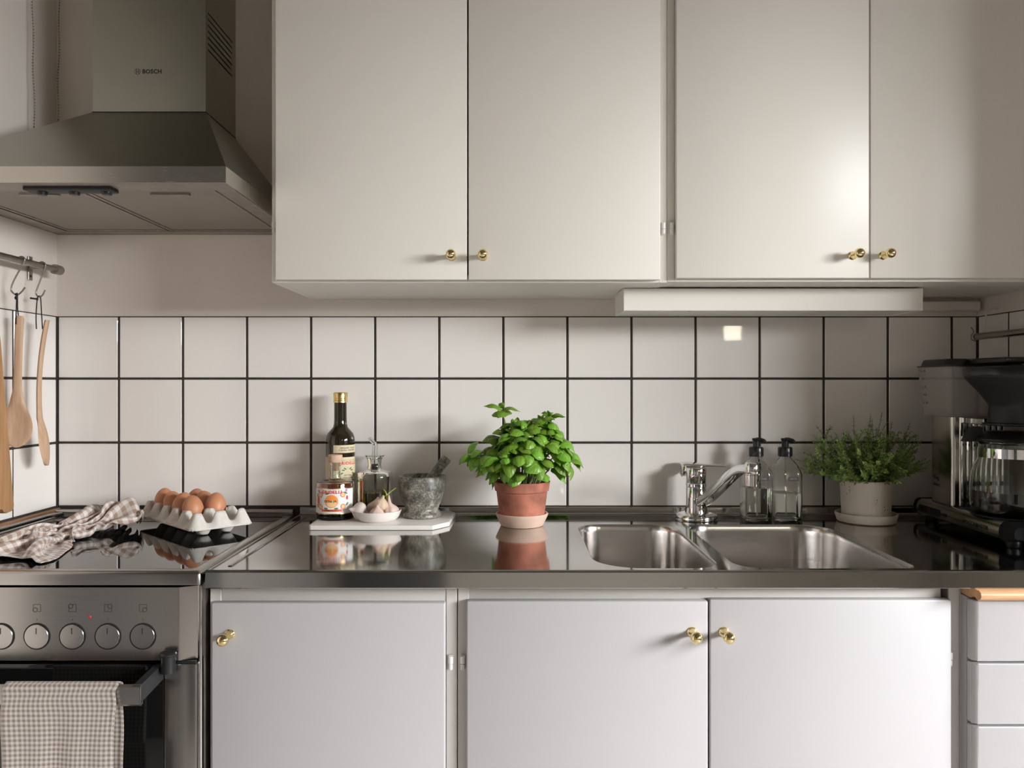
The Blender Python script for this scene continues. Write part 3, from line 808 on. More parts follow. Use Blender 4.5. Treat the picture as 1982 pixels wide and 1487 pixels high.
# ------------------------------------------------------------------ stove
st = thing('stove', 'freestanding stainless steel stove with black glass hob and oven', 'stove', (-0.81, -0.3, 0.0))
SX0, SX1 = -1.092, -0.5230
part('side_panel', add_box(B(), SX1 - 0.004, SX1 - 0.0005, -0.565, -0.01, 0.02, 0.879), M['dullsteel'], st, smooth=0)
part('body', add_box(B(), SX0, SX1 - 0.005, -0.560, -0.01, 0.05, 0.874), M['darkgap'], st, smooth=0)
bm = B()
GX0, GX1, GY0, GY1 = -1.074, -0.5405, -0.5755, -0.036
outer = rr(SX0, SX1 + 0.004, -0.600, -0.006, 0.006, 3)
inner = rr(GX0, GX1, GY0, GY1, 0.012, 3)
def lp(pts, z, d=0.0):
    cx = (SX0 + SX1) / 2; cy = -0.303
    return [(cx + (x - cx) * (1 - d / 0.285), cy + (y - cy) * (1 - d / 0.297), z) for x, y in pts]
loft(bm, [lp(outer, 0.879), lp(outer, 0.8955), lp(outer, 0.8995, 0.0012), lp(outer, 0.9015, 0.004), lp(inner, 0.9015, -0.003), lp(inner, 0.9000), lp(inner, 0.879)], False, False)
part('hob_frame', bm, M['steel'], st, smooth=50)
part('hob_glass', add_prism(B(), rr(GX0, GX1, GY0, GY1, 0.012, 3), 'z', 0.895, 0.9003), M['blackglass'], st, smooth=30)
part('rear_rail', add_prism(B(), rr(-0.030, -0.008, 0.9005, 0.914, 0.005, 4), 'x', SX0 + 0.004, SX1), M['steel'], st)
part('side_rail', add_tube(B(), [(SX0 + 0.004, -0.56, 0.906), (SX0 + 0.004, -0.06, 0.906), (SX0 + 0.02, -0.03, 0.906)], 0.0035, 10), M['steel'], st)
# control panel: flat, right end turned back
PZ0, PZ1, PY = 0.7505, 0.8730, -0.592
pp = [(SX0, PY), (-0.5600, PY), (-0.5560, PY + 0.0008), (-0.5315, PY + 0.0135), (-0.5285, PY + 0.0125), (-0.5265, PY + 0.015), (-0.5262, PY + 0.04), (SX0, PY + 0.04)]
panel = part('control_panel', add_prism(B(), pp, 'z', PZ0, PZ1), M['steel'], st, smooth=20)
bm = B()
kx = [-0.8552, -0.7957, -0.7362, -0.6767, -0.6181]
for i, x in enumerate(kx):
    bm = B()
    add_lathe(bm, [(0.0, 0.0), (0.0200, 0.0), (0.0201, 0.0020), (0.0196, 0.0026), (0.0, 0.0028)], (0, 0, 0), 40, M=Matrix.Translation((x, PY, 0.7912)) @ Matrix.Rotation(PI / 2, 4, 'X'))
    k = part('control_knob', bm, M['steel'], st)
    part('pointer', add_box(B(), x - 0.0006, x + 0.0006, PY - 0.0032, PY - 0.0022, 0.7912 + 0.0045, 0.7912 + 0.0145), M['ink'], k, smooth=0)
    part('knob_gap', add_lathe(B(), [(0.0190, 0.0), (0.0222, 0.0), (0.0222, 0.0012), (0.0190, 0.0012)], seg=40, M=Matrix.Translation((x, PY, 0.7912)) @ Matrix.Rotation(PI / 2, 4, 'X')), M['darkgap'], k)
    if i == 0: continue
    bm = B(); f = flat(x, 0.8385, PY - 0.0003)
    cxs, czs = [(0, 0), (-0.0030, -0.0030), (-0.0030, 0.0030), (0.0030, 0.0030), (0.0030, -0.0030)][i]
    h = 0.0063
    for x0, x1, z0, z1 in ((-h, -h + 0.0005, -h, h), (h - 0.0005, h, -h, h), (-h, h, -h, -h + 0.0005), (-h, h, h - 0.0005, h)):
        # the frame is left open round the marked plate
        if (x1 < 0 and cxs < 0 and x1 - x0 < 0.001): z0, z1 = (-h, 0) if czs > 0 else (0, h)
        if (x0 > 0 and cxs > 0 and x1 - x0 < 0.001): z0, z1 = (-h, 0) if czs > 0 else (0, h)
        if (z0 > 0.005 and czs > 0): x0, x1 = (0, h) if cxs < 0 else (-h, 0)
        if (z1 < -0.005 and czs < 0): x0, x1 = (0, h) if cxs < 0 else (-h, 0)
        add_shape(bm, [(x0, z0), (x1, z0), (x1, z1), (x0, z1)], f)
    f2 = flat(x + cxs, 0.8385 + czs, PY - 0.0003)
    ring_shape(bm, 0.0040, 0.0032, f2, 20)
    add_shape(bm, [(-0.0003, -0.0205), (0.0003, -0.0205), (0.0003, -0.0185), (-0.0003, -0.0185)], f)
    part('plate_symbol', bm, M['ink'], panel, smooth=0)
part('indicator_lamp', add_sphere(B(), (-0.7075, PY, 0.8235), 0.0030, 12, 8, (0.9, 0.5, 1)), M['red'], panel)
# oven door
dr = part('oven_door', add_box(B(), SX0, -0.5835, -0.591, -0.565, 0.16, 0.7445, 0.002, 2), M['ovenglass'], st)
part('door_stile', add_box(B(), -0.5830, -0.5285, -0.592, -0.565, 0.16, 0.7450, 0.003, 2), M['steel'], st, label='brushed steel stile right of the oven door')
part('corner_post', add_tube(B(), [(-0.5275, -0.578, 0.10), (-0.5275, -0.578, 0.872)], 0.0035, 10), M['steel'], st)
part('lower_drawer', add_box(B(), SX0, -0.5285, -0.590, -0.565, 0.05, 0.155, 0.002, 2), M['steel'], st)
bm = B()
sec = [(-0.610, 0.0), (-0.665, 0.0)]
add_prism(bm, [(-0.676, 0.7105), (-0.6715, 0.7065), (-0.6640, 0.7080), (-0.6640, 0.7375), (-0.6690, 0.7400), (-0.6755, 0.7370), (-0.6775, 0.7240)], 'x', -1.060, -0.5845)
part('handle', bm, M['steel'], dr, smooth=40)
part('handle_arm', add_prism(B(), [(-0.674, 0.7105), (-0.590, 0.7185), (-0.590, 0.7450), (-0.674, 0.7390)], 'x', -0.5990, -0.5840, 0.0015, 1), M['blackmatt'], dr)
part('handle_arm', add_prism(B(), [(-0.674, 0.7105), (-0.590, 0.7185), (-0.590, 0.7450), (-0.674, 0.7390)], 'x', -1.075, -1.060, 0.0015, 1), M['blackmatt'], dr)
bm = B()
add_lathe(bm, [(0.0, 0.0), (0.0118, 0.0), (0.0122, 0.002), (0.0122, 0.0275), (0.0135, 0.029), (0.0135, 0.0315), (0.012, 0.0335), (0.0, 0.0335)], (-0.5715, -0.602, 0.7345), 24)
add_box(bm, -0.5800, -0.5630, -0.600, -0.585, 0.7350, 0.7640, 0.001, 1)
part('child_latch', bm, M['black'], st)
part('latch_arm', add_box(B(), -0.562, -0.529, -0.5935, -0.586, 0.7455, 0.7500, 0.001, 1), M['black'], st)

# ------------------------------------------------------------------ cloth over the oven handle
TW = {'x0': -0.7985, 'x1': -0.6185}
def towel_fn(u, v):
    x = TW['x0'] + (TW['x1'] - TW['x0']) * u
    path = [(-0.6555, 0.60), (-0.6570, 0.66), (-0.6590, 0.715), (-0.6600, 0.7350), (-0.6625, 0.7408), (-0.6690, 0.7430), (-0.6760, 0.7405), (-0.6795, 0.7350), (-0.6805, 0.722), (-0.6805, 0.70), (-0.6800, 0.64), (-0.679, 0.54), (-0.678, 0.44)]
    t = v * (len(path) - 1); i = min(int(t), len(path) - 2); k = t - i
    y = path[i][0] + (path[i + 1][0] - path[i][0]) * k; z = path[i][1] + (path[i + 1][1] - path[i][1]) * k
    hang = max(0.0, 0.735 - z)
    front = 1 if i >= 7 else -0.3
    y -= front * hang * (0.016 * (1 + math.sin(u * 9.0 + 0.6)) + 0.010 * (1 + math.sin(u * 21 + 1.0)))
    x += hang * (0.010 * math.sin(v * 9 + u * 3) - 0.03 * (u - 0.5)) + 0.0012 * math.sin(v * 31 + u * 5)
    if u > 0.99: y -= 0.002
    return (x, y, z)
_tl = [0.0]
for i in range(60):
    a, b = Vector(towel_fn(0.5, i / 60)), Vector(towel_fn(0.5, (i + 1) / 60)); _tl.append(_tl[-1] + (b - a).length)
def towel_uv(u, v):
    t = v * 60; i = min(int(t), 59)
    return (u * (TW['x1'] - TW['x0']), _tl[i] + (_tl[i + 1] - _tl[i]) * (t - i))
M['smallcheck'] = gingham('small_check_linen', 1 / 0.0076, 1 / 0.0076, (0.52, 0.475, 0.44), (0.21, 0.165, 0.14))
tw = part('checked_cloth', grid_bm(37, 61, towel_fn, towel_uv), M['smallcheck'], smooth=180)
md = tw.modifiers.new('thick', 'SOLIDIFY'); md.thickness = 0.0014; md.offset = 1
tag(tw, 'fine brown and white checked cloth hanging over the oven door handle', 'kitchen towel')

# ------------------------------------------------------------------ crumpled cloth on the hob
M['bigcheck'] = gingham('wide_check_linen', 1 / 0.020, 1 / 0.020, (0.70, 0.65, 0.61), (0.34, 0.235, 0.18))
CLOTH = []
CLOTH_NU, CLOTH_NV, CLOTH_LU, CLOTH_LV = 52, 46, 0.52, 0.46
# points of the settled cloth in fifths of a millimetre from (-0.90, -0.35, 0.90)
CLOTH = [
    -861, -627, 12, -796, -641, 27, -738, -664, 35, -688, -686, 14, -663, -704, 63, -627, -731, 84, -623, -737, 34, -598, -774, 40, -574, -801, 27, -549, -795, 72, -579, -808, 116, -584, -801, 158, -547, -796, 181, -509, -789, 184, -479, -795, 143, -479, -785, 89, -445, -759, 97, -407, -756, 83, -350, -753, 79, -307, -735, 114, -297, -748, 71, -273, -764, 85, -281, -763, 38, -323, -761, 55, -315, -783, 13, -276, -803, 22, -223, -819, 39, -266, -780, 46, -247, -807, 92, -202, -819, 75, -196, -788, 43, -165, -786, 15, -128, -797, 27, -82, -790, 41, -19, -792, 40, 34, -795, 31, 92, -801, 28, 140, -809, 15, 176, -810, 20, 211, -825, 26, 238, -855, 34, 257, -889, 42, 303, -915, 55, 333, -924, 15, 374, -952, 17, 413, -972, 13,
    -831, -590, 18, -766, -604, 33, -709, -628, 21, -654, -653, 24, -643, -664, 81, -608, -691, 95, -603, -700, 47, -588, -735, 25, -565, -763, 14, -575, -764, 63, -564, -769, 115, -575, -761, 156, -535, -757, 174, -498, -753, 169, -460, -761, 133, -482, -744, 84, -443, -737, 63, -404, -729, 53, -348, -717, 60, -313, -695, 102, -278, -731, 104, -249, -730, 89, -260, -727, 45, -302, -724, 57, -303, -742, 15, -261, -763, 17, -205, -786, 15, -230, -755, 61, -208, -783, 108, -163, -793, 90, -161, -760, 58, -135, -752, 26, -97, -762, 24, -52, -756, 43, 10, -759, 37, 62, -760, 23, 119, -768, 15, 145, -786, 53, 178, -780, 51, 205, -804, 61, 236, -828, 65, 262, -850, 50, 308, -876, 66, 345, -890, 32, 387, -913, 18, 427, -936, 20,
    -798, -554, 13, -735, -567, 32, -678, -590, 17, -626, -615, 36, -622, -625, 93, -589, -650, 106, -574, -675, 69, -572, -697, 30, -553, -724, 14, -550, -732, 63, -548, -732, 116, -565, -721, 154, -524, -718, 170, -490, -716, 155, -446, -724, 124, -473, -705, 76, -437, -701, 44, -398, -693, 35, -350, -677, 66, -290, -674, 76, -268, -694, 120, -242, -689, 97, -239, -691, 53, -280, -688, 58, -288, -702, 17, -244, -723, 14, -186, -745, 17, -195, -730, 77, -170, -758, 124, -125, -766, 103, -125, -732, 72, -103, -722, 40, -67, -728, 24, -21, -731, 22, 38, -726, 40, 87, -725, 18, 139, -739, 39, 145, -756, 82, 176, -763, 88, 213, -769, 80, 244, -792, 80, 264, -810, 58, 305, -843, 43, 356, -855, 51, 400, -878, 34, 437, -896, 13,
    -767, -518, 14, -705, -529, 32, -649, -553, 16, -603, -576, 48, -600, -586, 106, -571, -610, 111, -570, -633, 71, -555, -660, 37, -540, -685, 16, -526, -700, 60, -549, -692, 108, -555, -682, 149, -512, -679, 163, -485, -679, 139, -433, -686, 117, -462, -667, 68, -430, -664, 31, -389, -653, 39, -328, -653, 40, -311, -648, 101, -261, -652, 127, -233, -647, 103, -220, -654, 66, -259, -650, 59, -271, -662, 21, -226, -685, 26, -165, -705, 19, -149, -720, 79, -134, -730, 136, -89, -738, 116, -92, -704, 85, -71, -696, 52, -36, -712, 51, 0, -696, 29, 61, -693, 24, 112, -692, 24, 147, -708, 64, 149, -724, 106, 180, -730, 112, 217, -741, 109, 249, -752, 91, 270, -772, 74, 302, -802, 39, 351, -823, 25, 403, -837, 30, 444, -856, 16,
    -736, -482, 16, -676, -493, 30, -621, -515, 14, -584, -535, 58, -579, -547, 115, -554, -571, 112, -558, -593, 73, -537, -624, 47, -533, -645, 18, -512, -662, 57, -541, -652, 104, -545, -643, 147, -500, -640, 154, -474, -641, 130, -420, -648, 111, -451, -628, 61, -417, -627, 22, -377, -615, 38, -314, -615, 43, -302, -607, 107, -250, -612, 136, -222, -605, 111, -202, -616, 78, -237, -612, 59, -252, -623, 22, -207, -645, 19, -146, -667, 33, -138, -679, 96, -103, -696, 142, -57, -708, 129, -58, -677, 96, -38, -671, 60, -15, -679, 34, 20, -671, 55, 80, -666, 49, 129, -659, 38, 152, -674, 87, 153, -689, 127, 185, -695, 131, 221, -700, 115, 255, -711, 97, 270, -730, 74, 294, -760, 33, 346, -781, 24, 399, -799, 14, 444, -814, 17,
    -707, -447, 27, -645, -459, 17, -595, -478, 14, -570, -493, 67, -559, -509, 121, -538, -532, 112, -546, -553, 74, -542, -585, 39, -524, -606, 16, -499, -623, 59, -532, -613, 98, -535, -604, 143, -488, -603, 144, -464, -603, 119, -407, -610, 105, -439, -590, 54, -404, -589, 17, -360, -579, 25, -297, -577, 48, -290, -567, 116, -237, -571, 148, -214, -561, 116, -187, -575, 90, -213, -574, 58, -232, -583, 21, -188, -606, 14, -132, -627, 46, -115, -643, 107, -73, -663, 146, -29, -677, 143, -17, -668, 103, 1, -662, 66, 1, -642, 33, 40, -639, 36, 94, -630, 62, 142, -623, 54, 150, -636, 102, 156, -653, 144, 189, -655, 140, 228, -660, 125, 241, -672, 87, 244, -696, 66, 284, -718, 30, 338, -739, 26, 389, -758, 25, 440, -773, 13,
    -677, -413, 24, -618, -425, 24, -570, -442, 18, -568, -450, 76, -539, -470, 122, -532, -492, 102, -515, -527, 80, -536, -545, 41, -520, -566, 16, -486, -585, 52, -520, -574, 92, -529, -564, 136, -482, -570, 121, -447, -567, 127, -396, -570, 100, -427, -551, 48, -389, -552, 16, -343, -541, 27, -280, -538, 56, -275, -526, 128, -220, -532, 160, -187, -532, 138, -176, -533, 96, -183, -542, 54, -213, -544, 22, -170, -567, 15, -129, -588, 66, -80, -617, 100, -47, -629, 148, -5, -642, 147, 8, -635, 107, 1, -622, 69, 20, -607, 40, 50, -605, 21, 102, -593, 50, 147, -586, 70, 139, -600, 118, 159, -613, 155, 194, -614, 150, 226, -617, 119, 224, -632, 77, 220, -658, 58, 271, -676, 34, 327, -698, 35, 375, -719, 15, 430, -732, 14,
    -648, -380, 27, -593, -390, 15, -549, -405, 26, -556, -410, 82, -519, -433, 119, -510, -456, 103, -496, -491, 76, -529, -505, 43, -516, -526, 16, -475, -547, 41, -496, -542, 92, -519, -524, 133, -468, -534, 135, -436, -528, 120, -385, -531, 95, -412, -513, 42, -372, -513, 14, -330, -503, 40, -262, -500, 67, -260, -486, 135, -200, -493, 171, -166, -494, 149, -179, -489, 106, -172, -500, 62, -195, -504, 23, -154, -527, 19, -98, -558, 58, -60, -580, 100, -24, -593, 146, 14, -605, 146, 6, -594, 104, 8, -583, 63, 46, -574, 51, 58, -565, 20, 110, -553, 38, 132, -549, 83, 133, -560, 132, 164, -572, 160, 197, -571, 151, 216, -575, 109, 202, -594, 67, 200, -620, 45, 257, -636, 49, 306, -662, 22, 361, -678, 20, 419, -692, 14,
    -622, -346, 24, -568, -355, 13, -530, -368, 34, -542, -371, 88, -500, -396, 115, -497, -418, 96, -480, -454, 70, -521, -466, 44, -512, -487, 14, -467, -509, 33, -476, -506, 87, -504, -487, 127, -450, -496, 137, -421, -489, 116, -373, -491, 86, -395, -474, 35, -352, -476, 16, -313, -462, 53, -245, -460, 78, -243, -447, 148, -179, -454, 181, -145, -457, 162, -160, -451, 116, -160, -458, 69, -180, -464, 27, -141, -487, 23, -85, -519, 60, -45, -541, 100, -9, -556, 138, 29, -568, 146, 34, -565, 102, 19, -544, 65, 30, -539, 26, 53, -523, 13, 99, -512, 46, 108, -514, 94, 143, -518, 128, 165, -528, 163, 196, -527, 144, 208, -533, 97, 194, -551, 53, 179, -580, 38, 236, -597, 38, 289, -622, 16, 347, -638, 19, 408, -651, 14,
    -599, -311, 19, -546, -320, 15, -513, -332, 41, -527, -332, 93, -483, -359, 114, -477, -383, 96, -465, -416, 64, -510, -428, 52, -507, -447, 15, -458, -470, 25, -459, -469, 81, -489, -448, 120, -434, -456, 133, -398, -453, 123, -362, -451, 79, -373, -440, 24, -328, -443, 14, -296, -424, 57, -230, -419, 88, -225, -407, 160, -159, -414, 189, -124, -421, 170, -128, -421, 121, -149, -418, 76, -167, -424, 33, -132, -448, 29, -75, -479, 63, -38, -502, 105, 5, -519, 130, 39, -528, 144, 43, -525, 99, 44, -513, 56, 20, -497, 24, 41, -481, 13, 77, -477, 62, 113, -470, 92, 126, -478, 140, 165, -484, 156, 198, -483, 132, 198, -489, 86, 166, -515, 55, 159, -540, 28, 217, -559, 26, 276, -580, 12, 334, -598, 24, 397, -611, 17,
    -579, -274, 16, -528, -284, 15, -497, -294, 45, -513, -294, 96, -467, -322, 111, -467, -344, 89, -453, -378, 57, -500, -389, 53, -500, -407, 15, -450, -430, 19, -442, -432, 76, -473, -410, 116, -416, -417, 129, -381, -412, 121, -373, -413, 62, -356, -401, 15, -312, -403, 17, -280, -383, 62, -215, -379, 99, -206, -368, 172, -138, -373, 196, -105, -385, 177, -126, -381, 129, -168, -390, 100, -156, -389, 52, -126, -409, 38, -83, -446, 85, -29, -462, 104, 8, -480, 139, 41, -487, 146, 53, -484, 102, 18, -486, 75, 17, -454, 38, 25, -437, 17, 75, -431, 54, 87, -433, 103, 122, -433, 141, 164, -439, 149, 200, -438, 127, 168, -455, 96, 143, -476, 53, 141, -499, 22, 197, -521, 13, 260, -540, 17, 321, -557, 25, 384, -571, 12,
    -562, -237, 17, -511, -246, 15, -482, -256, 46, -499, -256, 98, -452, -284, 108, -444, -311, 92, -441, -339, 52, -489, -349, 55, -491, -368, 16, -440, -390, 15, -427, -392, 72, -455, -370, 119, -395, -381, 137, -375, -373, 107, -339, -386, 69, -340, -362, 25, -300, -362, 27, -251, -351, 53, -209, -338, 115, -192, -324, 190, -121, -330, 204, -91, -350, 178, -121, -342, 139, -167, -356, 125, -140, -364, 82, -124, -370, 48, -91, -409, 100, -35, -424, 118, 9, -439, 147, 39, -444, 144, 37, -442, 99, -7, -449, 81, 9, -412, 50, 13, -393, 27, 61, -386, 61, 73, -390, 112, 121, -387, 134, 163, -393, 141, 192, -396, 109, 163, -415, 75, 119, -438, 53, 123, -458, 17, 181, -481, 24, 245, -501, 26, 305, -519, 14, 372, -531, 16,
    -546, -199, 18, -496, -209, 15, -467, -218, 48, -484, -218, 101, -436, -247, 105, -425, -275, 92, -429, -300, 50, -476, -310, 57, -481, -329, 17, -429, -350, 15, -411, -353, 71, -437, -332, 121, -378, -341, 131, -347, -340, 112, -311, -353, 77, -328, -323, 41, -289, -328, 52, -235, -312, 61, -214, -296, 134, -180, -285, 197, -118, -300, 175, -83, -313, 187, -136, -314, 167, -170, -317, 134, -131, -329, 98, -131, -335, 57, -102, -374, 113, -46, -391, 138, 6, -397, 157, 30, -401, 141, 16, -401, 99, -33, -411, 81, -23, -379, 39, -6, -356, 48, 43, -342, 67, 64, -344, 115, 119, -342, 123, 163, -348, 129, 186, -355, 92, 145, -374, 76, 103, -396, 52, 110, -416, 15, 168, -440, 27, 230, -462, 15, 292, -479, 16, 360, -491, 19,
    -532, -160, 17, -480, -171, 15, -451, -181, 49, -467, -180, 103, -418, -210, 104, -405, -240, 89, -416, -261, 51, -462, -271, 61, -467, -290, 22, -414, -311, 15, -398, -313, 73, -416, -294, 129, -354, -303, 127, -328, -301, 105, -287, -317, 83, -309, -285, 55, -268, -291, 43, -225, -271, 70, -218, -255, 144, -161, -262, 174, -109, -278, 143, -86, -275, 168, -108, -307, 126, -165, -278, 148, -177, -323, 111, -165, -306, 76, -101, -341, 81, -51, -349, 131, -2, -356, 162, 15, -356, 138, -4, -360, 98, -55, -369, 77, -45, -337, 39, -27, -314, 52, 23, -301, 72, 56, -297, 114, 112, -298, 126, 154, -311, 109, 177, -316, 74, 131, -332, 77, 92, -355, 55, 99, -375, 15, 158, -398, 26, 221, -421, 15, 282, -439, 25, 349, -451, 14,
    -516, -123, 15, -464, -134, 15, -435, -144, 52, -449, -144, 109, -401, -173, 103, -387, -204, 93, -400, -222, 56, -446, -232, 61, -452, -252, 22, -398, -272, 13, -385, -272, 76, -393, -258, 136, -329, -266, 129, -303, -263, 111, -266, -279, 89, -289, -247, 62, -250, -253, 41, -227, -231, 79, -194, -229, 143, -138, -233, 176, -83, -259, 166, -48, -264, 151, -83, -265, 99, -140, -251, 100, -188, -290, 84, -181, -289, 120, -113, -298, 108, -86, -339, 165, -27, -335, 137, -7, -315, 119, -25, -321, 74, -86, -328, 76, -55, -291, 37, -45, -271, 58, 4, -258, 76, 47, -253, 109, 98, -278, 89, 146, -273, 87, 163, -283, 47, 121, -304, 42, 76, -314, 56, 91, -333, 14, 150, -357, 17, 215, -379, 15, 275, -398, 32, 339, -410, 13,
    -498, -86, 15, -446, -97, 17, -418, -107, 56, -430, -107, 115, -380, -138, 106, -366, -169, 100, -383, -184, 63, -429, -193, 64, -434, -213, 23, -380, -233, 17, -370, -232, 81, -370, -222, 142, -303, -233, 133, -278, -229, 119, -243, -243, 95, -270, -209, 71, -239, -214, 41, -218, -192, 79, -169, -202, 124, -122, -196, 168, -80, -231, 144, -45, -221, 138, -61, -235, 84, -119, -229, 67, -178, -253, 64, -190, -249, 105, -124, -252, 117, -93, -318, 127, -41, -292, 140, -26, -271, 106, -44, -328, 111, -67, -288, 75, -78, -248, 35, -62, -224, 49, -19, -220, 90, 24, -246, 70, 82, -235, 90, 110, -264, 63, 149, -253, 77, 121, -258, 39, 77, -272, 53, 85, -291, 18, 144, -316, 26, 210, -336, 18, 268, -356, 37, 328, -368, 13,
    -479, -50, 15, -426, -62, 21, -400, -71, 63, -409, -72, 123, -359, -106, 122, -345, -135, 109, -367, -146, 73, -412, -154, 66, -417, -174, 25, -362, -194, 19, -355, -192, 85, -347, -185, 150, -301, -197, 101, -272, -193, 94, -231, -204, 110, -249, -174, 74, -223, -176, 32, -191, -172, 59, -159, -156, 118, -94, -165, 144, -44, -198, 145, -62, -188, 128, -59, -198, 71, -115, -190, 90, -148, -208, 50, -156, -229, 77, -155, -232, 147, -97, -266, 144, -60, -302, 181, -33, -278, 161, -85, -294, 127, -107, -267, 83, -97, -213, 49, -86, -182, 63, -44, -213, 44, 4, -206, 83, 64, -205, 61, 103, -225, 86, 140, -211, 75, 119, -216, 37, 79, -229, 49, 79, -249, 18, 139, -276, 11, 206, -292, 20, 262, -314, 42, 317, -326, 13,
    -457, -14, 14, -405, -26, 28, -381, -35, 72, -389, -36, 126, -338, -74, 138, -323, -99, 117, -355, -109, 90, -395, -114, 67, -398, -136, 26, -345, -155, 24, -330, -158, 88, -317, -157, 153, -267, -186, 126, -249, -169, 117, -206, -172, 104, -227, -142, 68, -197, -144, 23, -171, -140, 38, -149, -126, 96, -89, -126, 133, -36, -154, 138, -33, -161, 116, -52, -160, 67, -104, -150, 81, -148, -160, 59, -157, -192, 60, -149, -190, 124, -102, -215, 134, -98, -253, 185, -71, -260, 189, -76, -247, 134, -126, -225, 104, -133, -186, 49, -107, -171, 25, -50, -170, 34, 1, -163, 77, 59, -188, 99, 110, -184, 96, 138, -172, 69, 112, -175, 38, 77, -188, 52, 79, -207, 17, 143, -234, 14, 192, -261, 46, 253, -271, 48, 302, -283, 14,
    -434, 21, 15, -383, 8, 35, -360, -1, 80, -365, -3, 136, -316, -41, 151, -305, -62, 120, -334, -72, 90, -374, -77, 67, -382, -96, 25, -330, -115, 27, -323, -118, 92, -285, -147, 129, -231, -180, 153, -211, -175, 132, -198, -134, 109, -199, -117, 65, -185, -111, 13, -148, -97, 22, -137, -89, 81, -73, -105, 104, -28, -113, 131, -32, -119, 109, -53, -116, 63, -106, -112, 74, -156, -116, 70, -172, -145, 63, -125, -154, 107, -131, -182, 153, -98, -201, 192, -79, -214, 178, -79, -195, 119, -124, -178, 91, -134, -141, 46, -99, -130, 18, -47, -132, 47, 17, -131, 51, 54, -147, 108, 103, -143, 93, 130, -132, 65, 104, -135, 36, 70, -148, 55, 73, -165, 19, 138, -194, 12, 177, -222, 57, 237, -230, 48, 292, -242, 30,
    -410, 55, 17, -362, 43, 44, -336, 32, 88, -338, 30, 144, -292, -10, 161, -288, -24, 124, -315, -35, 89, -355, -38, 65, -368, -56, 23, -319, -75, 26, -294, -118, 61, -256, -126, 107, -218, -136, 153, -201, -136, 132, -224, -110, 91, -222, -90, 46, -180, -72, 11, -149, -56, 10, -114, -48, 52, -74, -61, 105, -35, -68, 137, -36, -76, 119, -71, -76, 80, -117, -74, 50, -163, -89, 41, -181, -97, 62, -167, -124, 117, -138, -140, 161, -92, -153, 182, -92, -167, 167, -79, -148, 105, -107, -134, 57, -125, -94, 28, -93, -86, 9, -31, -100, 24, 4, -100, 78, 63, -107, 113, 88, -112, 65, 123, -93, 55, 93, -94, 34, 58, -108, 51, 65, -125, 17, 130, -153, 12, 163, -181, 60, 213, -196, 30, 265, -207, 13,
    -387, 90, 20, -341, 79, 53, -312, 65, 95, -312, 62, 151, -269, 22, 172, -273, 14, 129, -302, 5, 96, -336, -1, 62, -340, -23, 19, -314, -47, 56, -271, -86, 68, -270, -96, 130, -211, -100, 135, -196, -98, 107, -231, -64, 87, -199, -52, 51, -170, -31, 10, -148, -18, 26, -93, -13, 35, -78, -13, 92, -49, -16, 139, -57, -33, 133, -84, -30, 81, -134, -36, 74, -167, -42, 32, -149, -63, 52, -157, -79, 109, -138, -96, 152, -96, -114, 170, -100, -123, 149, -100, -110, 87, -68, -105, 41, -90, -59, 33, -86, -43, 9, -21, -58, 25, 7, -59, 83, 66, -64, 124, 104, -85, 95, 115, -56, 71, 79, -61, 57, 45, -68, 47, 58, -83, 14, 122, -110, 12, 161, -137, 53, 209, -167, 66, 251, -202, 59,
    -365, 125, 22, -323, 115, 62, -288, 98, 100, -285, 94, 156, -247, 54, 184, -272, 53, 147, -294, 44, 105, -302, 23, 61, -313, 6, 15, -285, -23, 40, -248, -54, 73, -260, -57, 133, -207, -65, 118, -181, -60, 104, -221, -18, 92, -172, -7, 59, -153, 18, 15, -125, 12, 7, -83, 19, 28, -75, 26, 79, -47, 28, 123, -50, 20, 131, -97, 15, 99, -129, 3, 44, -180, -1, 32, -177, -25, 53, -140, -40, 95, -137, -51, 145, -95, -72, 160, -90, -81, 146, -93, -69, 83, -50, -65, 39, -78, -22, 38, -62, -11, 13, -5, -21, 28, 13, -18, 93, 76, -32, 112, 117, -48, 87, 84, -26, 79, 80, -24, 38, 42, -24, 52, 54, -41, 12, 115, -69, 10, 161, -103, 23, 207, -123, 49, 246, -156, 40,
    -342, 160, 25, -306, 152, 71, -267, 133, 104, -256, 126, 161, -218, 80, 185, -239, 76, 141, -270, 77, 106, -288, 61, 60, -287, 38, 16, -259, 6, 27, -238, -15, 75, -253, -18, 131, -203, -25, 113, -179, -21, 124, -202, 18, 95, -157, 31, 57, -144, 61, 12, -117, 56, 11, -95, 48, 57, -52, 64, 80, -56, 69, 127, -66, 74, 136, -97, 71, 104, -124, 52, 52, -175, 42, 22, -182, 20, 44, -162, -3, 92, -138, -12, 134, -96, -26, 151, -79, -38, 135, -67, -32, 86, -30, -29, 47, -58, 15, 47, -38, 19, 19, 16, 10, 28, 27, 15, 96, 92, -1, 86, 141, -14, 100, 129, -11, 68, 87, 7, 68, 48, 17, 52, 53, 3, 11, 106, -31, 28, 151, -65, 45, 201, -79, 30, 244, -106, 29,
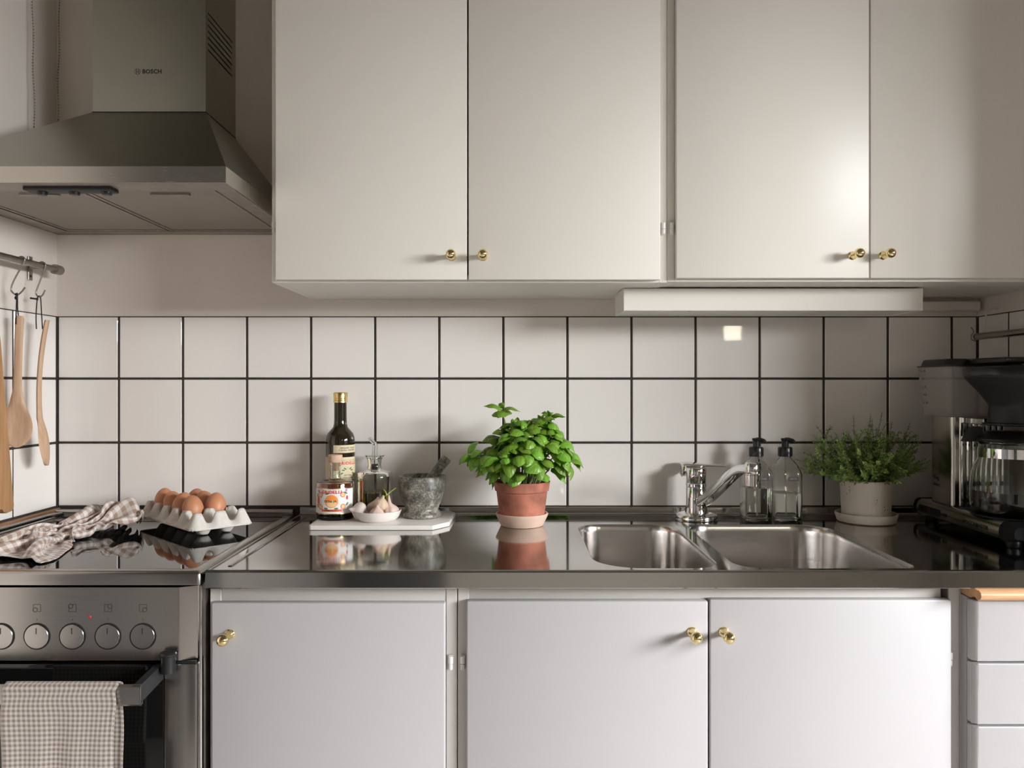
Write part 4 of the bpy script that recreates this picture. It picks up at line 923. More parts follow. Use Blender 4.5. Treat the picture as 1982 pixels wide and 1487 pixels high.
    -319, 196, 27, -285, 188, 75, -245, 168, 106, -226, 155, 159, -192, 114, 187, -223, 115, 151, -240, 100, 103, -260, 87, 61, -266, 72, 14, -237, 40, 24, -230, 24, 75, -250, 22, 126, -202, 9, 135, -177, 21, 139, -159, 27, 94, -145, 66, 58, -148, 105, 22, -111, 100, 18, -101, 96, 68, -62, 107, 55, -60, 114, 112, -67, 120, 121, -82, 105, 81, -125, 88, 91, -161, 90, 42, -168, 60, 29, -140, 19, 56, -131, 19, 106, -89, -3, 117, -60, -1, 125, -52, 6, 74, -14, 7, 56, -40, 46, 34, -6, 45, 11, 39, 41, 52, 48, 48, 106, 110, 28, 108, 157, 21, 88, 154, 25, 59, 117, 42, 63, 73, 50, 51, 55, 43, 13, 104, 11, 9, 149, -22, 25, 191, -42, 61, 200, -89, 53,
    -297, 232, 28, -266, 225, 77, -227, 196, 114, -191, 176, 152, -160, 134, 176, -188, 125, 141, -233, 142, 115, -239, 120, 62, -250, 106, 16, -218, 78, 23, -243, 65, 68, -235, 63, 121, -195, 52, 145, -186, 57, 123, -138, 68, 102, -174, 95, 75, -133, 122, 59, -112, 140, 44, -78, 133, 77, -74, 155, 43, -49, 116, 63, -57, 122, 73, -70, 134, 116, -113, 122, 101, -111, 112, 45, -134, 106, 32, -111, 62, 36, -106, 59, 89, -78, 39, 112, -58, 26, 90, -12, 12, 79, -1, 39, 56, -26, 82, 31, 15, 74, 15, 29, 72, 74, 78, 70, 84, 136, 62, 111, 175, 60, 81, 172, 58, 47, 137, 70, 28, 95, 83, 33, 44, 88, 22, 87, 53, 28, 111, 6, 45, 141, -38, 70, 187, -53, 86,
    -276, 268, 28, -236, 236, 51, -200, 210, 91, -159, 187, 131, -129, 160, 166, -162, 156, 130, -196, 141, 92, -243, 160, 73, -261, 139, 29, -221, 118, 19, -205, 89, 59, -197, 72, 103, -190, 101, 142, -158, 89, 148, -132, 110, 106, -177, 134, 82, -147, 160, 52, -134, 172, 80, -93, 179, 92, -62, 192, 69, -23, 159, 81, -31, 156, 61, -57, 171, 100, -109, 167, 93, -126, 152, 46, -107, 137, 19, -88, 91, 10, -74, 85, 64, -41, 60, 93, -19, 41, 106, 5, 46, 76, -30, 73, 57, -3, 115, 37, 39, 105, 25, 46, 106, 82, 98, 104, 105, 164, 96, 112, 174, 103, 70, 190, 97, 43, 155, 99, 11, 112, 120, 13, 76, 125, 37, 79, 86, 65, 99, 43, 82, 125, 1, 107, 158, -33, 129,
    -249, 288, 25, -206, 261, 41, -172, 242, 79, -133, 213, 111, -99, 192, 152, -124, 180, 117, -171, 180, 82, -206, 172, 45, -255, 185, 24, -225, 153, 46, -219, 127, 83, -199, 117, 117, -152, 122, 117, -124, 122, 140, -133, 155, 101, -174, 176, 65, -138, 196, 29, -117, 210, 50, -97, 228, 85, -53, 217, 105, -17, 202, 74, -8, 198, 51, -48, 182, 45, -86, 203, 82, -115, 192, 36, -104, 166, 46, -87, 121, 34, -41, 88, 34, -20, 90, 86, -35, 73, 117, 9, 81, 102, -13, 109, 77, 31, 112, 63, 21, 139, 44, 71, 140, 73, 119, 138, 82, 175, 137, 96, 212, 115, 79, 189, 136, 58, 182, 134, 13, 137, 150, 20, 106, 146, 56, 125, 96, 36, 140, 71, 74, 152, 43, 119, 152, 13, 158,
    -216, 315, 18, -186, 294, 56, -148, 276, 73, -117, 253, 113, -78, 222, 143, -101, 211, 107, -143, 216, 78, -172, 205, 33, -218, 206, 12, -235, 201, 55, -201, 172, 70, -200, 167, 118, -172, 161, 148, -151, 167, 136, -159, 197, 98, -171, 221, 59, -133, 237, 15, -104, 244, 27, -78, 261, 57, -48, 263, 93, -32, 214, 110, -10, 221, 102, -13, 216, 52, -63, 233, 56, -73, 192, 34, -99, 187, 13, -64, 149, 16, -20, 122, 42, -41, 116, 101, -34, 112, 133, 14, 108, 125, -6, 140, 103, 18, 155, 62, 49, 153, 76, 98, 168, 63, 148, 172, 86, 196, 169, 63, 228, 157, 88, 222, 166, 49, 195, 176, 13, 159, 180, 44, 126, 171, 17, 148, 131, 47, 125, 118, 90, 137, 89, 136, 173, 58, 148,
    -169, 331, 10, -139, 314, 51, -144, 308, 94, -135, 286, 135, -92, 261, 160, -91, 258, 110, -115, 245, 71, -156, 247, 34, -200, 243, 7, -205, 230, 46, -179, 216, 73, -188, 218, 119, -149, 212, 149, -133, 218, 131, -140, 244, 81, -149, 262, 41, -108, 277, 17, -93, 281, 49, -102, 279, 90, -74, 270, 128, -29, 257, 109, -29, 254, 86, 8, 250, 63, -33, 258, 44, -76, 232, 40, -68, 213, 11, -29, 171, 12, 0, 151, 52, -17, 153, 103, -29, 158, 134, 20, 146, 137, 11, 176, 105, 51, 176, 80, 78, 187, 57, 111, 204, 83, 161, 211, 93, 212, 209, 65, 235, 201, 97, 234, 209, 53, 210, 219, 13, 162, 218, 24, 119, 211, 27, 123, 172, 60, 148, 156, 104, 140, 135, 146, 175, 105, 135,
    -140, 358, 17, -111, 346, 54, -98, 322, 82, -97, 318, 126, -104, 308, 171, -118, 285, 131, -138, 277, 89, -152, 287, 43, -185, 291, 10, -174, 268, 40, -198, 251, 81, -166, 254, 100, -166, 260, 134, -142, 261, 121, -167, 285, 81, -142, 301, 41, -87, 309, 38, -108, 317, 65, -66, 297, 74, -66, 314, 122, -17, 300, 124, -3, 287, 111, 8, 287, 66, -35, 273, 78, -54, 269, 38, -44, 238, 27, -1, 202, 11, 16, 189, 60, -10, 194, 107, -21, 196, 135, 28, 184, 147, 20, 210, 112, 52, 216, 74, 94, 217, 65, 123, 246, 92, 162, 241, 66, 201, 242, 87, 226, 246, 102, 241, 252, 58, 213, 264, 20, 169, 261, 40, 144, 238, 10, 144, 214, 55, 136, 196, 110, 154, 174, 152, 185, 149, 124,
    -137, 379, 55, -87, 375, 63, -86, 361, 98, -121, 356, 118, -113, 357, 157, -130, 328, 124, -120, 321, 81, -171, 327, 57, -186, 338, 18, -198, 319, 43, -203, 306, 87, -188, 290, 122, -151, 302, 128, -169, 299, 108, -170, 328, 72, -130, 327, 73, -134, 327, 23, -92, 329, 26, -55, 340, 63, -49, 346, 118, -5, 336, 137, -7, 333, 113, 18, 322, 82, -26, 313, 75, -18, 288, 40, -30, 274, 11, 17, 239, 13, 25, 232, 65, 13, 233, 113, -5, 234, 135, 40, 221, 153, 49, 239, 114, 85, 236, 77, 93, 250, 41, 131, 285, 59, 180, 288, 60, 201, 280, 95, 227, 284, 106, 233, 292, 68, 192, 298, 41, 155, 287, 13, 112, 264, 20, 145, 256, 57, 152, 240, 103, 163, 217, 149, 196, 191, 125,
    -127, 410, 20, -127, 406, 66, -89, 398, 78, -94, 391, 112, -123, 407, 144, -148, 384, 112, -113, 370, 85, -161, 369, 82, -153, 356, 39, -188, 362, 42, -182, 348, 87, -195, 332, 128, -150, 343, 131, -176, 346, 111, -136, 338, 94, -139, 368, 55, -114, 369, 18, -74, 360, 35, -68, 369, 90, -31, 383, 121, 6, 371, 150, 2, 372, 121, 20, 361, 84, -20, 349, 65, 7, 317, 43, -11, 310, 18, 35, 277, 18, 37, 268, 66, 18, 274, 108, 12, 275, 134, 56, 257, 156, 77, 267, 116, 68, 271, 67, 98, 290, 71, 139, 320, 39, 178, 331, 64, 195, 323, 107, 218, 326, 119, 214, 329, 83, 195, 335, 29, 155, 323, 13, 110, 304, 24, 116, 283, 64, 132, 275, 113, 172, 256, 138, 210, 231, 131,
    -82, 423, 28, -116, 439, 29, -109, 443, 67, -84, 436, 102, -122, 451, 121, -156, 435, 111, -162, 386, 86, -139, 394, 46, -179, 385, 36, -173, 394, 70, -215, 374, 78, -207, 374, 114, -189, 371, 150, -147, 366, 142, -120, 373, 99, -115, 402, 55, -75, 397, 19, -50, 389, 47, -34, 392, 100, -40, 416, 148, 8, 411, 158, 10, 412, 128, 28, 399, 88, -7, 388, 57, 24, 355, 43, 6, 348, 17, 53, 314, 21, 31, 309, 66, 40, 306, 110, 31, 311, 134, 81, 288, 136, 56, 293, 90, 87, 310, 54, 101, 317, 85, 137, 360, 60, 164, 365, 95, 193, 372, 124, 213, 379, 114, 231, 374, 78, 183, 360, 70, 140, 352, 41, 127, 354, 11, 128, 322, 68, 141, 319, 112, 183, 292, 128, 223, 270, 133,
    -107, 457, 12, -74, 465, 19, -63, 469, 50, -89, 474, 59, -76, 452, 102, -117, 443, 102, -126, 419, 75, -164, 425, 76, -175, 439, 34, -195, 439, 71, -208, 418, 105, -173, 408, 117, -185, 418, 152, -155, 408, 134, -121, 410, 86, -86, 433, 53, -41, 418, 28, -26, 418, 69, -9, 418, 118, -32, 457, 149, 13, 454, 162, 31, 445, 138, 36, 439, 92, 6, 426, 51, 40, 394, 47, 21, 387, 21, 69, 350, 29, 38, 350, 68, 48, 347, 110, 49, 347, 134, 99, 323, 124, 61, 328, 96, 85, 346, 54, 110, 338, 43, 110, 350, 100, 145, 384, 130, 182, 413, 124, 203, 420, 118, 234, 418, 82, 184, 403, 85, 143, 394, 56, 137, 396, 9, 158, 365, 50, 176, 343, 99, 197, 334, 140, 238, 307, 142,
    -103, 502, 20, -87, 502, 49, -55, 518, 49, -55, 502, 91, -88, 492, 130, -109, 487, 98, -133, 460, 96, -137, 453, 52, -166, 472, 68, -156, 445, 92, -186, 462, 123, -154, 451, 132, -162, 458, 168, -132, 432, 167, -95, 432, 126, -54, 444, 82, -17, 451, 50, -34, 450, 89, 8, 454, 120, -22, 493, 142, 19, 494, 164, 40, 485, 140, 22, 474, 95, 40, 449, 58, 19, 421, 26, 52, 415, 13, 87, 386, 47, 40, 392, 71, 56, 387, 112, 59, 385, 135, 113, 362, 124, 73, 373, 100, 114, 371, 83, 94, 375, 55, 129, 392, 86, 146, 422, 128, 177, 451, 108, 201, 465, 107, 248, 449, 108, 216, 437, 74, 175, 422, 81, 150, 412, 48, 195, 388, 32, 215, 350, 63, 239, 353, 116, 267, 350, 150,
    -114, 527, 58, -93, 545, 39, -84, 560, 68, -93, 547, 114, -75, 540, 162, -103, 520, 145, -129, 506, 128, -119, 494, 83, -120, 489, 48, -141, 490, 89, -152, 487, 133, -126, 479, 159, -139, 494, 189, -108, 469, 185, -64, 441, 159, -33, 457, 122, -39, 490, 70, 3, 469, 77, 19, 496, 116, -11, 534, 142, 27, 535, 169, 40, 528, 139, 51, 506, 95, 24, 488, 55, 36, 461, 15, 53, 444, 40, 102, 422, 57, 54, 433, 74, 69, 430, 114, 69, 426, 138, 123, 403, 135, 81, 412, 111, 107, 414, 80, 126, 415, 52, 161, 435, 85, 143, 465, 124, 183, 486, 136, 199, 507, 123, 246, 491, 113, 236, 475, 74, 196, 460, 83, 180, 444, 45, 224, 414, 59, 251, 371, 43, 274, 345, 76, 293, 320, 115,
    -134, 563, 28, -132, 568, 62, -128, 570, 95, -116, 594, 136, -64, 602, 160, -78, 569, 169, -109, 552, 149, -131, 540, 111, -96, 524, 75, -96, 501, 111, -103, 494, 158, -121, 531, 163, -103, 525, 197, -86, 494, 218, -42, 482, 176, -58, 502, 127, -5, 497, 104, 5, 525, 82, 28, 547, 117, 4, 574, 154, 39, 575, 180, 53, 570, 148, 55, 551, 103, 40, 529, 60, 59, 490, 44, 77, 477, 19, 109, 465, 60, 69, 472, 88, 84, 469, 127, 77, 469, 148, 129, 446, 140, 96, 454, 106, 136, 442, 86, 146, 453, 59, 177, 473, 93, 159, 505, 131, 195, 522, 163, 203, 548, 147, 244, 534, 124, 253, 515, 87, 212, 502, 72, 218, 467, 47, 261, 430, 38, 280, 395, 74, 274, 373, 122, 315, 363, 108,
    -99, 600, 44, -95, 605, 81, -122, 621, 106, -79, 635, 131, -90, 631, 188, -48, 624, 181, -61, 589, 149, -97, 568, 127, -103, 531, 125, -60, 527, 127, -68, 528, 176, -86, 549, 189, -98, 566, 227, -62, 532, 244, -24, 526, 197, -30, 539, 141, -9, 546, 91, 5, 560, 121, 27, 597, 123, 28, 612, 166, 59, 614, 195, 64, 615, 161, 54, 597, 117, 57, 572, 74, 64, 538, 42, 86, 522, 38, 108, 507, 82, 69, 515, 110, 95, 510, 144, 99, 507, 162, 123, 472, 180, 111, 489, 130, 127, 488, 86, 153, 493, 75, 188, 518, 107, 167, 546, 144, 193, 559, 187, 209, 582, 179, 245, 576, 141, 233, 553, 102, 242, 540, 60, 257, 500, 52, 291, 460, 69, 296, 429, 120, 313, 395, 153, 352, 378, 144,
    -133, 633, 75, -108, 657, 87, -116, 674, 119, -84, 689, 150, -123, 652, 148, -89, 653, 183, -53, 650, 166, -60, 603, 136, -86, 574, 115, -54, 568, 136, -43, 563, 177, -59, 565, 215, -82, 579, 186, -78, 583, 239, -22, 580, 220, -20, 587, 161, 5, 593, 109, 0, 605, 144, 29, 639, 158, 46, 657, 189, 79, 658, 204, 90, 655, 174, 68, 642, 135, 80, 609, 101, 85, 581, 65, 86, 557, 76, 118, 546, 110, 77, 560, 131, 110, 557, 160, 124, 550, 169, 143, 512, 194, 145, 519, 141, 140, 533, 93, 170, 534, 91, 194, 562, 127, 173, 587, 167, 193, 597, 212, 220, 609, 218, 228, 614, 161, 251, 595, 125, 271, 568, 93, 288, 525, 90, 327, 488, 102, 333, 456, 151, 365, 417, 152, 386, 410, 113,
    -140, 685, 81, -133, 695, 122, -95, 718, 108, -123, 716, 149, -169, 683, 141, -145, 660, 176, -102, 679, 190, -65, 657, 162, -51, 613, 120, -30, 604, 147, -33, 605, 197, -65, 612, 213, -103, 623, 193, -93, 624, 241, -31, 630, 235, -1, 631, 188, -4, 646, 128, 15, 657, 159, 37, 685, 177, 79, 689, 176, 93, 709, 203, 116, 694, 194, 93, 682, 155, 85, 659, 114, 102, 624, 91, 101, 600, 101, 130, 587, 139, 85, 603, 155, 112, 601, 185, 126, 592, 198, 151, 554, 216, 143, 564, 162, 152, 577, 113, 189, 575, 111, 179, 604, 153, 177, 631, 196, 198, 635, 238, 223, 653, 230, 261, 632, 197, 278, 631, 150, 302, 595, 127, 320, 549, 129, 365, 517, 131, 381, 476, 171, 412, 446, 143, 422, 452, 100,
    -114, 737, 97, -133, 733, 69, -151, 732, 113, -171, 744, 156, -210, 712, 140, -181, 693, 173, -148, 685, 200, -108, 681, 171, -60, 656, 142, -25, 650, 159, -32, 650, 207, -70, 659, 200, -112, 671, 212, -94, 669, 254, -37, 677, 238, 3, 681, 206, 8, 696, 147, 46, 702, 146, 76, 722, 159, 71, 733, 199, 96, 756, 217, 108, 736, 224, 120, 719, 180, 95, 700, 143, 113, 666, 115, 115, 642, 127, 140, 627, 168, 101, 640, 186, 104, 630, 225, 106, 615, 241, 158, 596, 239, 146, 608, 186, 167, 619, 139, 205, 619, 136, 210, 633, 181, 200, 671, 214, 216, 673, 262, 251, 677, 271, 287, 665, 228, 308, 663, 180, 330, 616, 170, 362, 585, 142, 388, 548, 172, 428, 504, 170, 457, 476, 137, 460, 491, 94,
    -138, 770, 65, -152, 778, 92, -187, 768, 106, -216, 768, 142, -251, 737, 145, -209, 730, 175, -164, 722, 183, -113, 712, 202, -63, 695, 166, -27, 694, 168, -43, 694, 212, -82, 702, 202, -114, 713, 228, -85, 713, 266, -42, 724, 232, 7, 729, 221, 40, 728, 179, 58, 752, 155, 82, 767, 181, 78, 775, 220, 83, 785, 255, 109, 778, 248, 126, 761, 204, 102, 743, 167, 121, 710, 137, 128, 684, 147, 145, 668, 191, 109, 679, 214, 116, 668, 253, 105, 657, 269, 150, 637, 265, 147, 651, 211, 180, 657, 169, 222, 658, 165, 240, 666, 208, 227, 708, 236, 239, 713, 282, 265, 711, 303, 314, 694, 261, 342, 689, 214, 370, 650, 187, 406, 615, 159, 432, 572, 148, 473, 535, 170, 499, 509, 135, 495, 531, 94,
    -186, 774, 82, -189, 806, 85, -207, 811, 114, -247, 790, 117, -277, 773, 145, -229, 768, 174, -179, 761, 183, -130, 738, 169, -65, 737, 162, -30, 736, 177, -52, 738, 210, -92, 744, 206, -115, 753, 244, -76, 757, 274, -34, 768, 243, -11, 764, 195, 36, 774, 178, 61, 794, 177, 87, 810, 199, 61, 815, 230, 89, 833, 247, 104, 820, 263, 126, 801, 222, 109, 783, 183, 129, 751, 151, 141, 725, 160, 154, 709, 202, 120, 717, 231, 110, 708, 272, 110, 699, 293, 155, 679, 285, 152, 695, 231, 197, 689, 200, 241, 694, 190, 269, 701, 228, 264, 740, 258, 267, 751, 303, 294, 749, 326, 346, 722, 294, 380, 708, 246, 409, 661, 223, 448, 626, 192, 469, 611, 149, 509, 573, 165, 539, 540, 138, 518, 572, 111,
    -213, 800, 58, -232, 815, 76, -234, 840, 97, -265, 828, 122, -295, 810, 147, -242, 808, 165, -185, 796, 160, -133, 773, 147, -70, 778, 163, -34, 778, 172, -59, 780, 204, -101, 785, 208, -113, 794, 250, -71, 801, 273, -44, 803, 221, -9, 803, 181, 41, 815, 169, 56, 835, 186, 85, 849, 210, 52, 855, 231, 72, 866, 261, 95, 860, 265, 127, 842, 230, 117, 823, 187, 135, 790, 153, 150, 766, 163, 164, 748, 205, 137, 750, 243, 132, 739, 287, 118, 739, 310, 165, 720, 297, 167, 736, 243, 218, 728, 210, 263, 732, 209, 300, 734, 238, 302, 763, 276, 298, 786, 318, 326, 784, 341, 378, 751, 314, 418, 722, 275, 449, 690, 226, 487, 655, 198, 496, 649, 151, 531, 607, 141, 534, 571, 175, 551, 587, 137,
    -208, 842, 59, -238, 852, 56, -264, 855, 72, -288, 854, 100, -300, 849, 138, -241, 845, 147, -187, 822, 128, -130, 807, 121, -67, 812, 138, -37, 819, 160, -62, 820, 195, -103, 826, 209, -102, 835, 251, -58, 839, 265, -24, 839, 217, 0, 840, 168, 52, 854, 164, 73, 872, 173, 85, 888, 207, 47, 895, 220, 65, 906, 255, 90, 900, 257, 130, 882, 229, 139, 858, 187, 142, 829, 144, 160, 806, 154, 178, 785, 198, 159, 784, 246, 119, 769, 266, 126, 774, 290, 174, 765, 301, 182, 776, 243, 245, 762, 231, 288, 771, 219, 325, 770, 242, 315, 803, 272, 334, 808, 311, 353, 814, 341, 404, 779, 310, 440, 750, 267, 477, 714, 221, 478, 691, 166, 506, 668, 192, 538, 642, 160, 524, 614, 187, 561, 590, 181,
    -205, 881, 49, -234, 893, 54, -262, 895, 63, -285, 894, 91, -297, 888, 125, -234, 881, 125, -179, 857, 103, -121, 841, 96, -57, 838, 104, -41, 854, 136, -63, 857, 175, -95, 865, 202, -87, 873, 245, -43, 876, 248, -16, 874, 195, 14, 875, 149, 65, 891, 148, 77, 911, 163, 93, 926, 196, 51, 932, 198, 63, 945, 235, 88, 939, 240, 133, 922, 214, 139, 897, 170, 153, 867, 129, 172, 843, 138, 194, 820, 181, 154, 815, 220, 131, 807, 266, 141, 810, 294, 190, 802, 293, 207, 811, 236, 265, 791, 205, 313, 808, 211, 348, 803, 233, 341, 829, 265, 347, 840, 305, 372, 832, 322, 421, 798, 293, 451, 770, 242, 466, 739, 183, 493, 710, 136, 517, 682, 154, 527, 666, 200, 556, 629, 195, 533, 609, 211,
    -194, 920, 34, -224, 933, 43, -251, 936, 53, -275, 934, 77, -286, 928, 109, -221, 916, 100, -166, 892, 76, -107, 879, 73, -43, 873, 78, -62, 883, 110, -54, 893, 153, -82, 901, 185, -70, 906, 226, -25, 910, 227, 8, 907, 178, 34, 910, 127, 90, 926, 125, 95, 948, 140, 104, 964, 178, 61, 967, 171, 66, 982, 210, 92, 978, 218, 139, 961, 194, 150, 935, 150, 169, 904, 109, 186, 877, 113, 199, 859, 164, 181, 848, 216, 147, 846, 258, 160, 846, 288, 215, 836, 278, 241, 838, 222, 295, 815, 180, 346, 819, 184, 356, 839, 218, 374, 836, 252, 363, 858, 287, 389, 843, 301, 429, 810, 260, 448, 786, 204, 455, 761, 143, 496, 733, 113, 518, 709, 134, 524, 695, 177, 550, 665, 204, 539, 647, 223,
    -169, 960, 32, -204, 973, 33, -233, 976, 39, -259, 973, 60, -271, 967, 90, -208, 949, 69, -148, 927, 48, -90, 918, 51, -27, 909, 52, -31, 910, 91, -64, 923, 120, -68, 937, 160, -50, 937, 197, -7, 946, 202, 22, 944, 147, 57, 946, 104, 112, 961, 99, 121, 980, 116, 120, 1000, 155, 78, 1000, 140, 74, 1016, 180, 98, 1016, 193, 146, 997, 172, 162, 970, 127, 188, 938, 88, 207, 910, 92, 188, 899, 143, 197, 886, 198, 168, 884, 244, 188, 877, 270, 246, 865, 258, 289, 845, 220, 329, 837, 159, 378, 819, 149, 390, 827, 188, 375, 854, 211, 376, 864, 251, 399, 850, 269, 431, 820, 220, 439, 804, 162, 449, 779, 102, 490, 757, 96, 505, 739, 127, 528, 711, 151, 533, 701, 193, 529, 685, 216,
    -140, 1001, 19, -177, 1011, 13, -207, 1016, 25, -235, 1013, 45, -237, 999, 74, -176, 976, 94, -125, 971, 52, -73, 957, 28, -12, 947, 27, -3, 936, 63, -40, 948, 89, -45, 962, 128, -29, 966, 164, 11, 984, 174, 52, 980, 128, 81, 985, 79, 134, 993, 68, 139, 1011, 86, 136, 1030, 131, 98, 1029, 111, 85, 1047, 149, 105, 1049, 167, 154, 1028, 149, 175, 1001, 104, 206, 968, 68, 227, 939, 72, 203, 934, 120, 189, 925, 174, 193, 919, 227, 219, 902, 243, 255, 866, 206, 309, 870, 186, 367, 845, 161, 394, 832, 115, 407, 832, 148, 395, 853, 178, 379, 875, 213, 402, 857, 230, 429, 829, 176, 447, 807, 125, 450, 792, 65, 481, 778, 77, 493, 763, 109, 516, 737, 136, 513, 729, 166, 517, 717, 197,
    -112, 1041, 47, -153, 1051, 41, -175, 1056, 13, -204, 1052, 35, -200, 1023, 50, -151, 1019, 97, -100, 1013, 56, -55, 1002, 23, 4, 991, 19, 21, 959, 29, -14, 973, 58, -23, 989, 94, -4, 989, 127, 25, 1020, 140, 74, 1020, 102, 105, 1022, 57, 152, 1023, 41, 160, 1031, 62, 149, 1054, 106, 116, 1055, 83, 97, 1073, 118, 111, 1079, 141, 159, 1054, 128, 185, 1025, 84, 221, 990, 51, 245, 961, 57, 217, 963, 98, 208, 956, 150, 222, 934, 193, 246, 911, 202, 281, 872, 159, 337, 850, 142, 378, 859, 123, 402, 845, 72, 405, 850, 107, 374, 877, 130, 379, 882, 168, 401, 866, 191, 422, 843, 135, 417, 833, 96, 443, 814, 51, 462, 805, 88, 488, 777, 86, 503, 760, 124, 505, 752, 157, 501, 745, 174,
    -100, 1083, 10, -109, 1082, 54, -131, 1085, 23, -171, 1090, 25, -175, 1065, 48, -130, 1063, 98, -79, 1056, 59, -30, 1035, 46, 18, 1036, 13, 34, 1004, 21, 33, 980, 61, 5, 1010, 60, 9, 1024, 96, 38, 1055, 107, 90, 1056, 78, 121, 1056, 37, 162, 1049, 21, 176, 1048, 42, 157, 1073, 83, 129, 1076, 57, 109, 1094, 90, 114, 1104, 118, 161, 1075, 107, 193, 1043, 67, 233, 1006, 38, 259, 976, 46, 241, 977, 90, 243, 950, 124, 229, 922, 143, 259, 914, 151, 315, 881, 127, 363, 849, 100, 376, 875, 82, 399, 860, 33, 398, 866, 69, 367, 891, 82, 383, 883, 123, 395, 876, 152, 396, 867, 99, 431, 833, 115, 416, 847, 61, 452, 812, 45, 468, 802, 74, 487, 782, 112, 485, 777, 134, 483, 771, 148,
    -90, 1138, 22, -62, 1109, 45, -100, 1124, 42, -131, 1121, 14, -146, 1105, 42, -111, 1107, 95, -54, 1095, 72, -6, 1071, 66, 27, 1080, 21, 36, 1048, 35, 57, 1006, 30, 50, 1025, 65, 25, 1054, 61, 48, 1086, 75, 97, 1085, 48, 130, 1081, 15, 166, 1073, 24, 186, 1060, 25, 161, 1087, 62, 139, 1091, 33, 121, 1109, 68, 114, 1124, 96, 160, 1092, 84, 200, 1055, 56, 242, 1014, 32, 267, 988, 54, 273, 966, 81, 261, 947, 81, 256, 922, 102, 276, 894, 103, 333, 856, 81, 352, 885, 88, 380, 867, 24, 360, 900, 38, 377, 892, 38, 358, 910, 76, 349, 917, 126, 374, 894, 109, 412, 859, 86, 444, 827, 103, 426, 845, 54, 422, 838, 32, 438, 829, 63, 461, 811, 96, 464, 805, 134, 475, 787, 124,
]

if CLOTH:
    nu, nv = CLOTH_NU, CLOTH_NV
    cl_v = [(-0.90 + CLOTH[3 * i] / 5000, -0.35 + CLOTH[3 * i + 1] / 5000, 0.90 + CLOTH[3 * i + 2] / 5000) for i in range(nu * nv)]
    cbm = grid_bm(nu, nv, lambda u, v: cl_v[round(u * (nu - 1)) * nv + round(v * (nv - 1))], lambda u, v: (u * CLOTH_LU, v * CLOTH_LV))
else:
    def heap(u, v):
        t = u; s = v - 0.5
        w = 0.10 + 0.05 * math.sin(t * PI)
        x = -0.90 + 0.06 * t + s * w * 1.3 + 0.03 * math.sin(s * 19 + t * 4)
        y = -0.55 + 0.43 * t + 0.02 * math.sin(s * 7)
        z = 0.9015 + (0.020 + 0.02 * t) * (1 + math.cos(s * 24 + 2 * t)) * (1 - abs(s) * 1.2)
        return (x, y, max(z, 0.9015))
    cbm = grid_bm(40, 60, heap, lambda u, v: (u * 0.5, v * 0.5))
clo = part('dish_towel', cbm, M['bigcheck'], smooth=180)
md = clo.modifiers.new('fine', 'SUBSURF'); md.levels = 1; md.render_levels = 1
md = clo.modifiers.new('thick', 'SOLIDIFY'); md.thickness = 0.0010; md.offset = 0
tag(clo, 'crumpled beige gingham dish towel lying on the black hob', 'kitchen towel')

# ------------------------------------------------------------------ egg carton and eggs
P = 0.0500
EL = Vector((-0.7071, 0.7071, 0)); ES = Vector((0.7071, 0.7071, 0))
C0 = Vector((-0.642, -0.272, 0.9005))
def carton_z(u, v):
    cu, cv = min(max(u, 0.0), 5.0), min(max(v, 0.0), 2.0)
    d = math.hypot((cu - min(int(cu), 4)) - 0.5, (cv - min(int(cv), 1)) - 0.5)
    pr = [(0, 0.0015), (0.20, 0.0015), (0.34, 0.012), (0.49, 0.0255), (0.515, 0.029), (0.575, 0.0465), (0.592, 0.0485), (0.71, 0.0485)]
    z = pr[-1][1]
    for (a, za), (b, zb) in zip(pr, pr[1:]):
        if d <= b: z = za + (zb - za) * (d - a) / (b - a); break
    o = math.hypot(u - cu, v - cv)
    if o > 0:
        k = min(1.0, max(0.0, (o - 0.04) / 0.30))
        z = z + (0.0165 - z) * k
    return z
NUc, NVc = 112, 52
def carton_fn(a, b):
    u = -0.34 + 5.68 * a; v = -0.34 + 2.68 * b
    # round the outer corners
    cu, cv = min(max(u, 0.0), 5.0), min(max(v, 0.0), 2.0)
    o = math.hypot(u - cu, v - cv)
    if o > 0.34: u = cu + (u - cu) * 0.34 / o; v = cv + (v - cv) * 0.34 / o
    q = C0 + EL * ((u - 0.5) * P) + ES * ((v - 0.5) * P)
    return (q.x, q.y, q.z + carton_z(u, v))
ct = part('egg_carton', grid_bm(NUc, NVc, carton_fn), M['pulp'], smooth=180)
md = ct.modifiers.new('thick', 'SOLIDIFY'); md.thickness = 0.0016; md.offset = 1
tag(ct, 'pale grey paper pulp carton of brown eggs standing on the hob', 'egg carton')
prof = []
for k in range(21):
    a = -PI / 2 + PI * k / 20
    zz = 0.0285 * math.sin(a); rr_ = 0.0218 * math.cos(a) * (1 - 0.10 * math.sin(a))
    prof.append((max(rr_, 0.0), zz))
egg_spots = [((1, 0), 'brown egg in the front row of the carton, closest to the empty cups'),
             ((2, 0), 'brown egg in the front row of the carton, second from the empty cup end'),
             ((3, 0), 'brown egg in the front row of the carton, third from the empty cup end'),
             ((4, 0), 'brown egg at the end of the front row, nearest the dish towel'),
             ((1, 1), 'brown egg in the rear row of the carton, next to the empty cups'),
             ((2, 1), 'brown egg in the rear row of the carton, the middle one of three'),
             ((3, 1), 'brown egg in the rear row of the carton, nearest the tiled wall')]
egg0 = None
